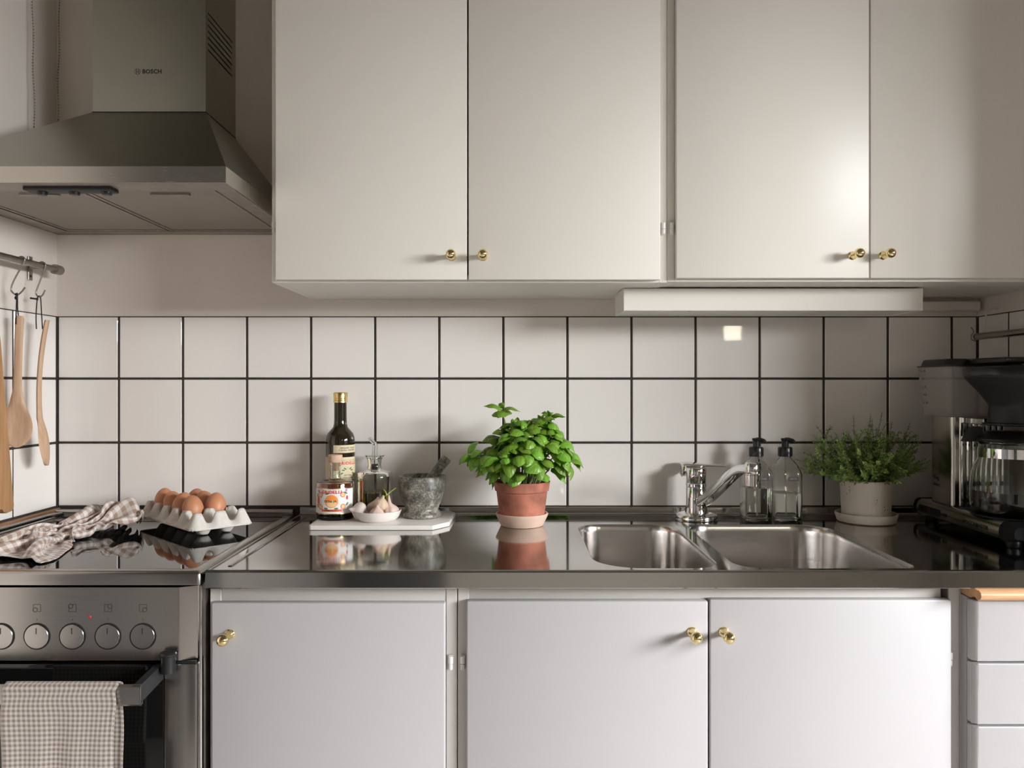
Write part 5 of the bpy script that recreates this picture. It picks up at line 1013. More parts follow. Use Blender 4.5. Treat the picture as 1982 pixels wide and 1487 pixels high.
for (i, j), lab in egg_spots:
    q = C0 + EL * (i * P) + ES * (j * P)
    if egg0 is None:
        e = egg0 = part('egg', add_lathe(B(), prof, seg=28), M['egg'], world=False, smooth=180)
    else:
        e = egg0.copy(); COL.objects.link(e)
    e.location = (q.x, q.y, 0.9500 + rnd.uniform(-0.001, 0.0015))
    e.rotation_euler = (rnd.uniform(-0.28, 0.28), rnd.uniform(-0.28, 0.28), rnd.uniform(0, 6))
    tag(e, lab, 'egg', 'brown eggs in the carton')

# ------------------------------------------------------------------ marble board and what stands on it
BZ = 0.9105
bo = part('serving_board', add_prism(B(), [(-0.437, -0.214), (-0.432, -0.220), (-0.170, -0.220), (-0.138, -0.172), (-0.134, -0.045), (-0.150, -0.020), (-0.425, -0.020), (-0.437, -0.032)], 'z', 0.9005, BZ, 0.0012, 2), M['marble'], smooth=30)
tag(bo, 'white marble serving board under the bottles, garlic and mortar', 'serving board')

# olive oil bottle
oc = (-0.4030, -0.0560, 0.0)
ob = thing('oil_bottle', 'tall dark glass olive oil bottle with gold screw cap', 'bottle', (oc[0], oc[1], BZ))
prof = [(0.0, BZ), (0.031, BZ), (0.0335, BZ + 0.004), (0.0335, 1.082), (0.0325, 1.090), (0.0290, 1.099), (0.0225, 1.1065), (0.0172, 1.1125), (0.0152, 1.120), (0.0146, 1.130), (0.0143, 1.172), (0.0, 1.172)]
part('bottle_body', add_lathe(B(), prof, oc, 40), M['oliveglass'], ob)
bm = B()
prof = [(0.0, 1.1945), (0.0150, 1.1945), (0.0160, 1.1925), (0.0160, 1.1815), (0.0152, 1.1808), (0.0152, 1.1798), (0.0160, 1.179), (0.0160, 1.1765), (0.0153, 1.1758), (0.0162, 1.1748), (0.0164, 1.1705), (0.0, 1.1705)]
add_lathe(bm, prof, oc, 60, fn=lambda a, r, z: r * (1 + (0.018 * math.cos(30 * a) if z > 1.1815 and r > 0.0155 else 0)))
part('screw_cap', bm, M['gold'], ob, label='ribbed gold screw cap')
R_ = 0.0335
lab = part('neck_label', cyl_patch(B(), oc, R_ + 0.0003, math.radians(-16), math.radians(98), 1.0545, 1.0725), M['paper'], ob)
bm = B()
add_text(bm, 'ORGANIC OLIVE', 0.0046, on_cyl(oc, R_ + 0.0008, math.radians(43), 1.0658), 0.00008, 1.15)
add_text(bm, '* EXTRA VERGINE', 0.0046, on_cyl(oc, R_ + 0.0008, math.radians(41), 1.0605), 0.00008, 1.15)
part('lettering', bm, M['ink'], lab, smooth=0)
lab = part('front_label', cyl_patch(B(), oc, R_ + 0.0003, math.radians(-72), math.radians(128), 0.930, 1.0445), M['paper'], ob)
bm = B()
add_text(bm, 'GRIDELLI', 0.0100, on_cyl(oc, R_ + 0.0011, math.radians(42), 1.0305), 0.00024, 1.22)
part('red_lettering', bm, M['redprint'], lab, smooth=0)
bm = B(); f = on_cyl(oc, R_ + 0.0007, math.radians(42), 1.0)
for sx in (-1, 1):
    for k in range(4):
        add_shape(bm, disc_pts(sx * (0.007 + 0.004 * k), 0.018 - 0.0055 * k + 0.002 * (k % 2), 0.0040, 0.0016, 12, sx * (0.6 - 0.5 * k)), f)
cyl_patch(bm, oc, R_ + 0.0006, math.radians(42) - 0.58, math.radians(42) + 0.58, 0.9865, 0.992, 14)
cyl_patch(bm, oc, R_ + 0.0006, math.radians(42) - 0.62, math.radians(42) + 0.62, 1.0372, 1.0378, 14)
part('green_leaves', bm, M['greenprint'], lab, smooth=0)
bm = B()
add_shape(bm, disc_pts(0, 0.0185, 0.0036, 0.0046), on_cyl(oc, R_ + 0.0009, math.radians(42), 1.0))
add_shape(bm, [(-0.0165, -0.0065), (-0.0085, -0.0066), (0.0, -0.0067), (0.0085, -0.0066), (0.0165, -0.0065), (0.0095, 0.0040), (0.0035, 0.0135), (0.0, 0.0136), (-0.0035, 0.0135), (-0.0095, 0.0040)], on_cyl(oc, R_ + 0.0009, math.radians(42), 1.0))
part('pale_emblem', bm, mat('tan_print', (0.60, 0.50, 0.33), 0.6), lab, smooth=0)
bm = B(); f = lambda z: on_cyl(oc, R_ + 0.0011, math.radians(42), z)
add_text(bm, 'EXTRA', 0.0055, f(1.0025), 0.0001, 1.1)
add_text(bm, 'VERGINE', 0.0058, f(0.9965), 0.0001, 1.1)
part('label_text', bm, mat('olive_print', (0.13, 0.12, 0.05), 0.6), lab, smooth=0)

# orange liqueur bottle with the fruit label
pc = (-0.4000, -0.1230, 0.0)
pb = thing('liqueur_bottle', 'short round bottle of orange drink with colourful fruit label and wooden stopper', 'bottle', (pc[0], pc[1], BZ))
outer = [(0.0, BZ), (0.0395, BZ), (0.0420, BZ + 0.003), (0.0420, 0.990), (0.0405, 0.9945), (0.0360, 0.9965), (0.0170, 0.9985), (0.0125, 1.001), (0.0112, 1.006), (0.0108, 1.028), (0.0122, 1.029), (0.0122, 1.036), (0.0085, 1.036)]
inner = [(0.0085, 1.005), (0.0150, 0.9965), (0.0350, 0.9945), (0.0388, 0.992), (0.0400, 0.988), (0.0400, 0.9240), (0.0380, 0.9215), (0.0, 0.9215)]
part('bottle_body', add_lathe(B(), outer + inner, pc, 44), M['glass'], pb)
part('drink', add_lathe(B(), [(0.0, 0.9219), (0.0376, 0.9219), (0.0396, 0.9243), (0.0396, 0.9875), (0.0385, 0.9915), (0.0348, 0.9938), (0.0, 0.9938)], pc, 44), M['liqueur'], pb)
part('stopper', add_lathe(B(), [(0.0, 1.0175), (0.0078, 1.0175), (0.0082, 1.036), (0.0152, 1.0370), (0.0158, 1.0380), (0.0158, 1.0520), (0.0148, 1.0540), (0.0, 1.0540)], pc, 32), M['cork'], pb, label='pale wooden stopper')
R_ = 0.0420
lab = part('fruit_label', cyl_patch(B(), pc, R_ + 0.0003, math.radians(-76), math.radians(76), 0.9250, 0.9825), M['paperwhite'], pb)
f = on_cyl(pc, R_ + 0.0009, 0.0, 0.955); f2 = on_cyl(pc, R_ + 0.0012, 0.0, 0.955)
bm = B(); add_text(bm, 'GRIDELLI', 0.0098, on_cyl(pc, R_ + 0.0016, math.radians(1), 0.9742), 0.00026, 1.20)
part('red_lettering', bm, M['redprint'], lab, smooth=0)
bm = B()
add_shape(bm, disc_pts(0.0005, -0.0010, 0.0150, 0.0145, 28), f)
part('orange_fruit', bm, M['orangeprint'], lab, smooth=0)
bm = B()
add_shape(bm, disc_pts(0.0010, -0.0060, 0.0112, 0.0080, 24), f2)
for cx, cz in ((-0.0265, 0.0130), (-0.0265, -0.0140), (0.0260, 0.0135), (0.0265, -0.0130)):
    add_shape(bm, disc_pts(cx, cz, 0.0043, 0.0045), f2)
part('peach_print', bm, M['peach'], lab, smooth=0)
bm = B()
for cx, cz in ((-0.0265, 0.0130), (-0.0265, -0.0140), (0.0260, 0.0135), (0.0265, -0.0130)):
    add_shape(bm, disc_pts(cx, cz, 0.0060, 0.0062), f)
add_shape(bm, disc_pts(-0.0350, -0.0005, 0.0050, 0.0110), f)
cyl_patch(bm, pc, R_ + 0.0007, -0.54, 0.54, 0.955 - 0.0240, 0.955 - 0.0188, 14)
part('coral_print', bm, M['coral'], lab, smooth=0)
bm = B()
for cx, cz, a in ((-0.0090, 0.0160, 0.2), (-0.0375, 0.0120, 0.9), (-0.0375, -0.0130, -0.7), (0.0110, -0.0170, 0.1), (-0.0120, -0.0168, -0.1), (0.0330, 0.0170, -0.5), (0.0365, -0.0080, 0.8)):
    add_shape(bm, disc_pts(cx, cz, 0.0048, 0.0020, 14, a), f)
part('green_leaves', bm, M['greenprint'], lab, smooth=0)
bm = B()
for cx, cz in ((-0.0325, 0.0205), (0.0345, 0.0225)):
    add_shape(bm, disc_pts(cx, cz, 0.0034, 0.0034), f)
part('lilac_flowers', bm, M['lilac'], lab, smooth=0)
bm = B()
add_shape(bm, disc_pts(0.0365, 0.0060, 0.0026, 0.0050), f)
part('red_berry', bm, M['redprint'], lab, smooth=0)
bm = B()
add_text(bm, 'OCK', 0.0068, on_cyl(pc, R_ + 0.0017, -0.205, 0.9540), 0.00008, 1.1)
add_text(bm, '&', 0.0060, on_cyl(pc, R_ + 0.0017, 0.01, 0.9540), 0.00008)
add_text(bm, 'JA', 0.0068, on_cyl(pc, R_ + 0.0017, 0.19, 0.9540), 0.00008, 1.1)
add_text(bm, 'SAMMANLATT', 0.0045, on_cyl(pc, R_ + 0.0017, 0.0, 0.9338), 0.00006, 1.2)
part('label_text', bm, M['ink'], lab, smooth=0)
bm = B()
for a, z in ((-0.030, 0.0215), (0.029, 0.0218)):
    pass
add_shape(bm, [(-0.0555, 0.0290), (0.0555, 0.0290), (0.0555, 0.0298), (-0.0555, 0.0298)], f) if False else None
part('gold_border', cyl_patch(B(), pc, R_ + 0.0006, math.radians(-76), math.radians(76), 0.9808, 0.9825), M['gold'], lab)
part('gold_border', cyl_patch(B(), pc, R_ + 0.0006, math.radians(-76), math.radians(76), 0.9250, 0.9268), M['gold'], lab)

# oil carafe with glass spout
cc = (-0.3215, -0.0620, 0.0)
cf = thing('oil_carafe', 'clear glass oil carafe half full of green oil with bent glass spout', 'carafe', (cc[0], cc[1], BZ))
outer = [(0.0, BZ), (0.0395, BZ), (0.0418, BZ + 0.003), (0.0418, 0.998), (0.0405, 1.005), (0.0360, 1.0095), (0.0215, 1.0125), (0.0175, 1.0155), (0.0155, 1.020), (0.0150, 1.027), (0.0165, 1.037), (0.0215, 1.0465), (0.0228, 1.0472)]
inner = [(0.0220, 1.0462), (0.0150, 1.0365), (0.0132, 1.027), (0.0138, 1.019), (0.0165, 1.0135), (0.0230, 1.0105), (0.0355, 1.0073), (0.0390, 1.003), (0.0400, 0.997), (0.0400, 0.9150), (0.0385, 0.9130), (0.0, 0.9130)]
part('carafe_body', add_lathe(B(), outer + inner, cc, 44), M['glass'], cf)
part('oil', add_lathe(B(), [(0.0, 0.9134), (0.0380, 0.9134), (0.0397, 0.9155), (0.0397, 0.9625), (0.0, 0.9625)], cc, 44), M['oil'], cf, label='green olive oil')
bm = B()
add_lathe(bm, [(0.0, 1.028), (0.0125, 1.028), (0.0140, 1.0365), (0.0130, 1.0385), (0.0, 1.0385)], cc, 24)
x, y = cc[0], cc[1]
add_tube(bm, spline([(x, y, 1.036), (x, y, 1.060), (x + 0.0005, y, 1.070), (x - 0.002, y, 1.0765), (x - 0.009, y, 1.083), (x - 0.013, y, 1.0875)], 6), [0.0062] * 12 + [0.0058] * 6 + [0.0048] * 6 + [0.0040] * 6 + [0.0034], 12)
part('glass_spout', bm, M['glass'], cf)

# garlic dish
gc = (-0.2990, -0.1540, 0.0)
dish = part('garlic_dish', add_lathe(B(), [(0.0, BZ + 0.0003), (0.036, BZ + 0.0003), (0.0405, BZ + 0.002), (0.0470, BZ + 0.009), (0.0515, BZ + 0.0205), (0.0522, BZ + 0.0232), (0.0512, BZ + 0.0236), (0.0500, BZ + 0.021), (0.0450, BZ + 0.0095), (0.0390, BZ + 0.0050), (0.0, BZ + 0.0045)], gc, 48,
                   fn=lambda a, r, z: r * (1 + 0.006 * math.sin(3 * a) + 0.004 * math.sin(7 * a))), M['dish'])
tag(dish, 'small white ceramic dish holding garlic bulbs on the marble board', 'dish')
def garlic(label, loc, rot, size, m, lobes=7, neck=1.0, sprout=None):
    bm = B()
    prof = [(0.0, -0.0005), (0.0045, 0.0), (0.0100, 0.0012), (0.0165, 0.005), (0.0195, 0.0105), (0.0195, 0.0155), (0.0165, 0.0215), (0.0115, 0.0262), (0.0065, 0.0300), (0.0040, 0.0340), (0.0030, 0.0340 + 0.010 * neck), (0.0024, 0.0345 + 0.016 * neck), (0.0, 0.0345 + 0.0165 * neck)]
    ph = rnd.uniform(0, 6)
    add_lathe(bm, [(r * size, z * size) for r, z in prof], seg=56, fn=lambda a, r, z: r * (1 + 0.085 * abs(math.sin(lobes * a / 2 + ph)) - 0.05) if r > 0.005 * size else r)
    o = part('garlic_bulb', bm, m, world=False, smooth=180, loc=loc, rot=rot)
    tag(o, label, 'garlic', 'garlic bulbs in the dish')
    if sprout:
        part('sprout', add_tube(B(), spline(sprout, 6), [0.0016 - 0.0009 * k / (6 * (len(sprout) - 1)) for k in range(6 * (len(sprout) - 1) + 1)], 8), M['sprout'], o, label='long green garlic sprout')
    return o
GZ = BZ + 0.0050
garlic('smooth white garlic bulb lying at the bottle end of the dish', (-0.3260, -0.1540, GZ + 0.0140), (0.15, -1.35, 0.3), 1.0, M['garlicwhite'], 5, 0.2)
garlic('pinkish garlic bulb at the back of the dish, behind the others', (-0.3110, -0.1340, GZ + 0.004), (-0.3, 0.2, 0.0), 1.02, M['garlic'], 7, 0.3)
garlic('tan papery garlic bulb lying on top in the middle of the dish', (-0.2955, -0.1600, GZ + 0.0205), (0.25, 0.35, 0.0), 0.90, M['garlictan'], 7, 0.25,
       [(-0.2880, -0.156, GZ + 0.0440), (-0.278, -0.152, GZ + 0.0520), (-0.268, -0.150, GZ + 0.0600), (-0.2585, -0.148, GZ + 0.0665)])
garlic('small pink garlic bulb at the front rim of the dish', (-0.2960, -0.1845, GZ + 0.0045), (0.15, -0.1, 1.0), 0.80, M['garlic'], 6, 0.2)
garlic('pink garlic bulb with upright green sprout at the mortar end', (-0.2695, -0.1545, GZ + 0.0020), (0.05, -0.12, 0.4), 0.98, M['garlic'], 8, 1.0,
       [(-0.2785, -0.156, GZ + 0.0420), (-0.2790, -0.156, GZ + 0.0520), (-0.2815, -0.156, GZ + 0.0590), (-0.2865, -0.156, GZ + 0.0640)])

# mortar and pestle
mc = (-0.2060, -0.1040, 0.0)
mo = part('mortar', add_lathe(B(), [(0.0, BZ + 0.0003), (0.0430, BZ + 0.0003), (0.0445, BZ + 0.002), (0.0445, BZ + 0.009), (0.0425, BZ + 0.0115), (0.0385, BZ + 0.0150), (0.0375, BZ + 0.0190), (0.0390, BZ + 0.0235), (0.0450, BZ + 0.036), (0.0500, BZ + 0.049), (0.0525, BZ + 0.063), (0.0530, BZ + 0.066), (0.0542, BZ + 0.069), (0.0545, BZ + 0.0915), (0.0530, BZ + 0.0940), (0.0470, BZ + 0.0940), (0.0455, BZ + 0.0920), (0.0440, BZ + 0.070), (0.0370, BZ + 0.045), (0.0230, BZ + 0.031), (0.0, BZ + 0.027)], mc, 56), M['granite'], smooth=40)
tag(mo, 'grey speckled granite mortar on the marble board', 'mortar')
a, b = Vector((-0.2170, -0.1080, 0.9590)), Vector((-0.1480, -0.0990, 1.0450))
d = (b - a); Ln = d.length
bm = add_lathe(B(), [(0.0, 0.0), (0.0095, 0.001), (0.0135, 0.006), (0.0142, 0.013), (0.0128, 0.026), (0.0112, 0.045), (0.0112, 0.070), (0.0122, Ln - 0.012), (0.0122, Ln - 0.004), (0.0100, Ln - 0.0005), (0.0, Ln)], seg=28)
pe = part('pestle', bm, M['granite'], world=False, loc=a, rot=d.to_track_quat('Z', 'Y').to_euler())
tag(pe, 'grey speckled granite pestle leaning in the mortar', 'pestle')

# ------------------------------------------------------------------ basil
bc = Vector((0.0220, -0.1570, 0.0))
sa = part('plant_saucer', add_lathe(B(), [(0.0, 0.9005), (0.0455, 0.9005), (0.0475, 0.902), (0.0580, 0.9245), (0.0585, 0.9270), (0.0575, 0.9285), (0.0545, 0.9285), (0.0530, 0.9265), (0.0455, 0.9075), (0.0, 0.9070)], bc, 48), M['saucer'])
tag(sa, 'pale unglazed clay saucer under the basil pot', 'saucer')
bp = thing('basil_plant', 'lush green basil plant in a terracotta pot on the worktop', 'potted plant', (bc.x, bc.y, 0.9072))
prof = [(0.0, 0.9074), (0.0465, 0.9074), (0.0485, 0.909), (0.0565, 0.9755), (0.0570, 0.9768), (0.0600, 0.9785), (0.0622, 0.9960), (0.0628, 0.9985), (0.0610, 0.9995), (0.0585, 0.9990), (0.0570, 0.9870), (0.0, 0.9860)]
part('pot', add_lathe(B(), prof, bc, 56), M['terracotta'], bp, smooth=40, label='weathered terracotta pot')
part('soil', add_lathe(B(), [(0.0, 0.9950), (0.03, 0.9945), (0.0500, 0.9925), (0.0568, 0.9905), (0.0, 0.9865)], bc, 28), M['soil'], bp)
def leaf_bm(kind):
    W = [0.74, 0.66, 0.80][kind]; arch = [0.32, 0.55, 0.20][kind]; dome = [0.20, 0.16, 0.24][kind]
    def fn(u, v):
        s = 2 * v - 1
        w = 0.5 * W * (math.sin(PI * min(1.0, u) ** 0.82) ** 0.78 if 0 < u < 1 else 0.0) * (1 - 0.15 * u)
        w = max(w, 0.012 if u < 0.5 else 0.002)
        z = -arch * u * u * 0.9 + 0.10 * u + dome * math.sin(PI * u) * (1 - s * s) - 0.055 * math.exp(-(s / 0.16) ** 2) * math.sin(PI * u) + 0.03 * math.sin(11 * u + 3 * s * s) * abs(s)
        return (u * (1 - 0.12 * arch * u), w * s, z)
    return grid_bm(9, 7, fn)
leaf0 = [part('leaf', leaf_bm(k), M['basil'], bp, world=False, smooth=180) for k in range(3)]
lused = [False] * 3; lcount = 0
def put_leaf(pos, direction, upn, size, kind):
    global lcount
    lcount += 1
    X = direction.normalized(); Z = (upn - X * upn.dot(X)); Z = Z.normalized() if Z.length > 1e-4 else X.orthogonal().normalized()
    Y = Z.cross(X)
    e = Matrix((X, Y, Z)).transposed().to_euler()
    o = leaf0[kind]
    if lused[kind]: o = copy_part(o, bp, (0, 0, 0))
    lused[kind] = True
    o.location = Vector(pos) - Vector((bp.location.x, bp.location.y, bp.location.z)); o.rotation_euler = e; o.scale = (size, size * rnd.uniform(0.9, 1.1), size)
rb = random.Random(21)
tips = [(-0.018 - 0.022, 0.0, 1.155, 1.0)]
stems_bm = []
n_t = 40
tips = []
for k in range(n_t):
    rho = math.sqrt((k + 0.5) / n_t); az = k * 2.39996 + 0.4
    ex = 0.104 if math.cos(az) > 0 else 0.096
    x = rho * math.cos(az) * ex + 0.006; y = rho * math.sin(az) * 0.078 - 0.006
    z = 1.122 - 0.082 * rho ** 2.4 + rb.uniform(-0.010, 0.010)
    if x > 0.02: z += 0.012
    tips.append((x, y, z, rho))
tips.append((-0.045, 0.0, 1.158, 0.35)); tips.append((-0.118, -0.01, 1.062, 1.0)); tips.append((0.062, -0.005, 1.142, 0.5))
for k, (x, y, z, rho) in enumerate(tips):
    tip = Vector((bc.x + x, bc.y + y, z))
    base = Vector((bc.x + 0.42 * x * (0.047 / 0.06), bc.y + 0.42 * y * (0.047 / 0.06), 0.992))
    mid = base.lerp(tip, 0.55) + Vector((-0.06 * x, -0.06 * y, 0.012))
    pts = spline([base, mid, tip], 5)
    part('stem', add_tube(B(), pts, [0.0019 - 0.0008 * i / 10 for i in range(11)], 6), M['stem'], bp, smooth=180)
    ax = (Vector((x * 1.0, y * 1.0, 0)) * 7.0 * rho + Vector((0, 0, 1)) + Vector((rb.uniform(-.25, .25), rb.uniform(-.25, .25), 0))).normalized()
    u = ax.orthogonal().normalized(); w = ax.cross(u)
    a0 = rb.uniform(0, PI)
    for lvl, (sz, tilt, off) in enumerate(((0.046, 1.50, -0.013), (0.039, 1.10, -0.004), (0.017, 0.5, 0.001))):
        if lvl == 2 and rho > 0.5: continue
        for s in (0, 1):
            a = a0 + lvl * PI / 2 + s * PI + rb.uniform(-0.25, 0.25)
            out = u * math.cos(a) + w * math.sin(a)
            tl = tilt + rb.uniform(-0.2, 0.25)
            d = out * math.sin(tl) + ax * math.cos(tl)
            if lvl < 2 and d.z > -0.4: d.z -= 0.12
            p = tip + ax * off
            if p.y + d.normalized().y * sz > -0.004: d.y -= 1.1
            put_leaf(p, d, ax + out * 0.15, sz * rb.uniform(0.85, 1.15), rb.choice((0, 0, 1, 2)))
    if (k % 3 == 0 or rho > 0.55) and lcount < 291:
        p = pts[7]
        for s in (0, 1):
            a = a0 + s * PI + rb.uniform(-.3, .3)
            out = Vector((math.cos(a), math.sin(a), 0)) + Vector((x, y, 0)) * 8
            d = out.normalized() + Vector((0, 0, rb.uniform(-0.75, -0.1)))
            if p.y + d.normalized().y * 0.04 > -0.004: d.y -= 1.1
            put_leaf(p, d, Vector((0, 0, 1)) + out.normalized() * 0.5, 0.042 * rb.uniform(0.85, 1.2), rb.choice((0, 1, 2)))

ks = 0
while lcount < 298 and ks < 60:
    az = ks * 2.39996; ks += 1
    ring = (0.062, 0.082, 0.050)[ks % 3]; zz = (1.040, 1.062, 1.025)[ks % 3] + rb.uniform(-0.008, 0.010)
    dx, dy = math.cos(az), math.sin(az)
    if dy > 0.55: continue
    p = Vector((bc.x + 0.008 + ring * dx * 1.15, bc.y + ring * dy * 0.85, zz))
    d = Vector((dx * 0.8, dy * 0.8 - 0.25, rb.uniform(-0.95, -0.25)))
    put_leaf(p, d, Vector((dx, dy - 0.3, 0.9)), 0.043 * rb.uniform(0.85, 1.15), rb.choice((0, 1, 2)))

# ------------------------------------------------------------------ thyme
tc_ = Vector((0.8080, -0.1090, 0.0))
sa = part('plant_saucer', add_lathe(B(), [(0.0, 0.9005), (0.0590, 0.9005), (0.0625, 0.9025), (0.0668, 0.917), (0.0672, 0.9200), (0.0662, 0.9212), (0.0640, 0.9210), (0.0620, 0.9180), (0.0585, 0.9065), (0.0, 0.9060)], tc_, 48), M['stoneware'])
tag(sa, 'speckled stoneware saucer under the thyme pot', 'saucer')
tp = thing('thyme_plant', 'bushy thyme plant in a speckled pale stoneware pot', 'potted plant', (tc_.x, tc_.y, 0.9062))
part('pot', add_lathe(B(), [(0.0, 0.9063), (0.0500, 0.9063), (0.0520, 0.908), (0.0532, 0.94), (0.0548, 0.975), (0.0572, 0.9935), (0.0572, 0.9960), (0.0555, 0.9965), (0.0540, 0.9950), (0.0525, 0.9800), (0.0, 0.9780)], tc_, 56), M['stoneware'], tp, smooth=40, label='speckled pale stoneware pot')
part('soil', add_lathe(B(), [(0.0, 0.9880), (0.03, 0.9870), (0.0522, 0.9840), (0.0, 0.9785)], tc_, 24), M['soil'], tp)
rt = random.Random(5)
fol = B(); ste = B()
def tiny_leaf(bm, p, d, n, L_, W_):
    d = d.normalized(); s = d.cross(n)
    if s.length < 1e-4: return
    s = s.normalized() * W_; up = s.normalized().cross(d) * (W_ * 0.35)
    a = bm.verts.new(p); b = bm.verts.new(p + d * L_ * 0.45 + s + up * 0.6); c = bm.verts.new(p + d * L_); e = bm.verts.new(p + d * L_ * 0.45 - s + up * 0.6); m_ = bm.verts.new(p + d * L_ * 0.5 - up * 0.3)
    for f in ((a, b, m_), (b, c, m_), (c, e, m_), (e, a, m_)): bm.faces.new(f)
def sprig(base, mid, end, n, first=2):
    pts = spline([base, mid, end], 6)
    add_tube(ste, pts, 0.0006, 4)
    for i in range(first, n + 1):
        t = i / n * (len(pts) - 1); j = min(int(t), len(pts) - 2)
        p = pts[j].lerp(pts[j + 1], t - j); T = (pts[j + 1] - pts[j]).normalized()
        u = T.orthogonal().normalized(); w = T.cross(u)
        a = (i % 2) * PI / 2 + rt.uniform(-0.6, 0.6)
        for q in (0, PI):
            o_ = u * math.cos(a + q) + w * math.sin(a + q)
            L_ = rt.uniform(0.0058, 0.0095) * (0.75 if i > n - 2 else 1)
            tiny_leaf(fol, p, o_ + T * rt.uniform(0.1, 0.8), T, L_, L_ * 0.30)
    return pts
NS = 120
for k in range(NS):
    rho = math.sqrt((k + 0.5) / NS); az = k * 2.39996
    el = math.radians(86 - 68 * rho ** 1.35 + rt.uniform(-12, 12))
    ln = (0.158 - 0.012 * rho) * rt.uniform(0.58, 1.05)
    dx, dy = math.cos(az), math.sin(az)
    base = Vector((tc_.x + 0.040 * rho * dx, tc_.y + 0.040 * rho * dy, 0.984))
    end = base + Vector((dx * math.cos(el) * ln * (0.98 if dx < 0 else 0.86), dy * math.cos(el) * ln * 0.58, max(math.sin(el), 0.16) * ln))
    end += Vector((rt.uniform(-.010, .010), rt.uniform(-.008, .004), rt.uniform(-.008, .008)))
    mid = base.lerp(end, 0.5) + Vector((dx * 0.010 * rho + rt.uniform(-.008, .008), dy * 0.006 * rho + rt.uniform(-.006, .004), -0.002 + 0.010 * rho))
    if end.y > -0.014: end.y = -0.014 - rt.uniform(0, 0.01)
    if end.x > 0.932: end.x = 0.932 - rt.uniform(0, 0.012)
    pts = sprig(base, mid, end, 15)
    for q in range(2):
        j = rt.randint(4, 9); p = pts[j]; T = (pts[j + 1] - pts[j - 1]).normalized()
        sd = Vector((rt.uniform(-1, 1), rt.uniform(-1, 0.4), rt.uniform(-0.2, 0.9))).normalized()
        e2 = p + (T * 0.6 + sd * 0.7) * rt.uniform(0.022, 0.042)
        if e2.y > -0.012: e2.y = -0.012
        if e2.x > 0.940: e2.x = 0.940
        sprig(p, p.lerp(e2, 0.5) + Vector((0, 0, 0.003)), e2, 7, 1)
part('foliage', fol, M['thyme'], tp, smooth=0, kind='stuff')
part('twigs', ste, M['thymestem'], tp, smooth=180, kind='stuff')

# ------------------------------------------------------------------ faucet
fc = (0.4280, -0.0780)
fa = thing('faucet', 'chrome single-lever kitchen faucet behind the sink bowls', 'faucet', (fc[0], fc[1], 0.9005))
part('base_plate', add_lathe(B(), [(0.0, 0.9003), (0.0485, 0.9003), (0.0490, 0.9015), (0.0490, 0.9090), (0.0470, 0.9125), (0.0400, 0.9150), (0.0300, 0.9165), (0.0, 0.9165)], (fc[0], fc[1], 0), 44, fn=lambda a, r, z: r), M['chrome'], fa)
part('column', add_lathe(B(), [(0.0, 0.916), (0.0262, 0.916), (0.0250, 0.921), (0.0240, 0.930), (0.0236, 0.950), (0.0236, 0.9720), (0.0226, 0.9735), (0.0226, 0.9755), (0.0238, 0.9770), (0.0240, 0.9830), (0.0226, 0.9850), (0.0, 0.9850)], (fc[0], fc[1], 0), 40), M['chrome'], fa)
lv = B()
add_lathe(lv, [(0.0, 0.9850), (0.0215, 0.9850), (0.0228, 0.9865), (0.0232, 1.0060), (0.0236, 1.0150), (0.0220, 1.0195), (0.0, 1.0200)], (fc[0], fc[1], 0), 40)
def lever_loop(x, w, zt, zb):
    y = fc[1] - 0.10 * (x - fc[0])
    pts = []
    for k in range(18):
        a_ = 2 * PI * k / 18; c_, s_ = math.cos(a_), math.sin(a_)
        pts.append((fc[0] + x, y + w * (abs(c_) ** 0.8) * (1 if c_ > 0 else -1), (zt + zb) / 2 + (zt - zb) / 2 * (abs(s_) ** 0.7) * (1 if s_ > 0 else -1)))
    return pts
loft(lv, [lever_loop(*q) for q in ((-0.0270, 0.010, 1.0270, 0.9990), (-0.0255, 0.0170, 1.0295, 0.9930), (-0.0150, 0.0230, 1.0300, 0.9960), (0.0, 0.0245, 1.0290, 1.0050), (0.0150, 0.0235, 1.0275, 1.0135), (0.0300, 0.0210, 1.0260, 1.0180), (0.0500, 0.0165, 1.0240, 1.0185), (0.0680, 0.0130, 1.0225, 1.0178), (0.0760, 0.0105, 1.0215, 1.0175), (0.0775, 0.0070, 1.0205, 1.0180))])
part('lever', lv, M['chrome'], fa, smooth=50)
part('temperature_mark', add_lathe(B(), [(0.0, 0.0012), (0.0016, 0.0010), (0.0019, 0.0), (0.0, 0.0)], seg=12, M=Matrix.Translation((fc[0] + 0.0125, fc[1] - 0.0218, 1.0115)) @ Matrix.Rotation(PI / 2, 4, 'X') @ Matrix.Rotation(0.5, 4, 'Y')), M['red'], fa)
path = spline([(0.4320, -0.082, 0.9370), (0.4400, -0.112, 0.9500), (0.4480, -0.150, 0.9690), (0.4625, -0.250, 1.0215), (0.4690, -0.292, 1.0385), (0.4735, -0.320, 1.0430), (0.4770, -0.345, 1.0430)], 6)
nn = len(path)
sec = rr(-1, 1, -0.72, 0.72, 0.3, 3)
part('spout', add_tube(B(), path, [0.0150 - 0.0035 * min(1, i / (nn * 0.7)) for i in range(nn)], section=sec, up=(0, 0, 1)), M['chrome'], fa, smooth=40)
ac = (0.4770, -0.3450, 0.0)
part('aerator', add_lathe(B(), [(0.0, 1.0110), (0.0118, 1.0110), (0.0128, 1.0118), (0.0136, 1.0230), (0.0138, 1.0330), (0.0120, 1.0340), (0.0120, 1.0360), (0.0150, 1.0366), (0.0154, 1.0375), (0.0154, 1.0430), (0.0146, 1.0440), (0.0142, 1.0530), (0.0120, 1.0570), (0.0, 1.0580)], ac, 32), M['chrome'], fa)

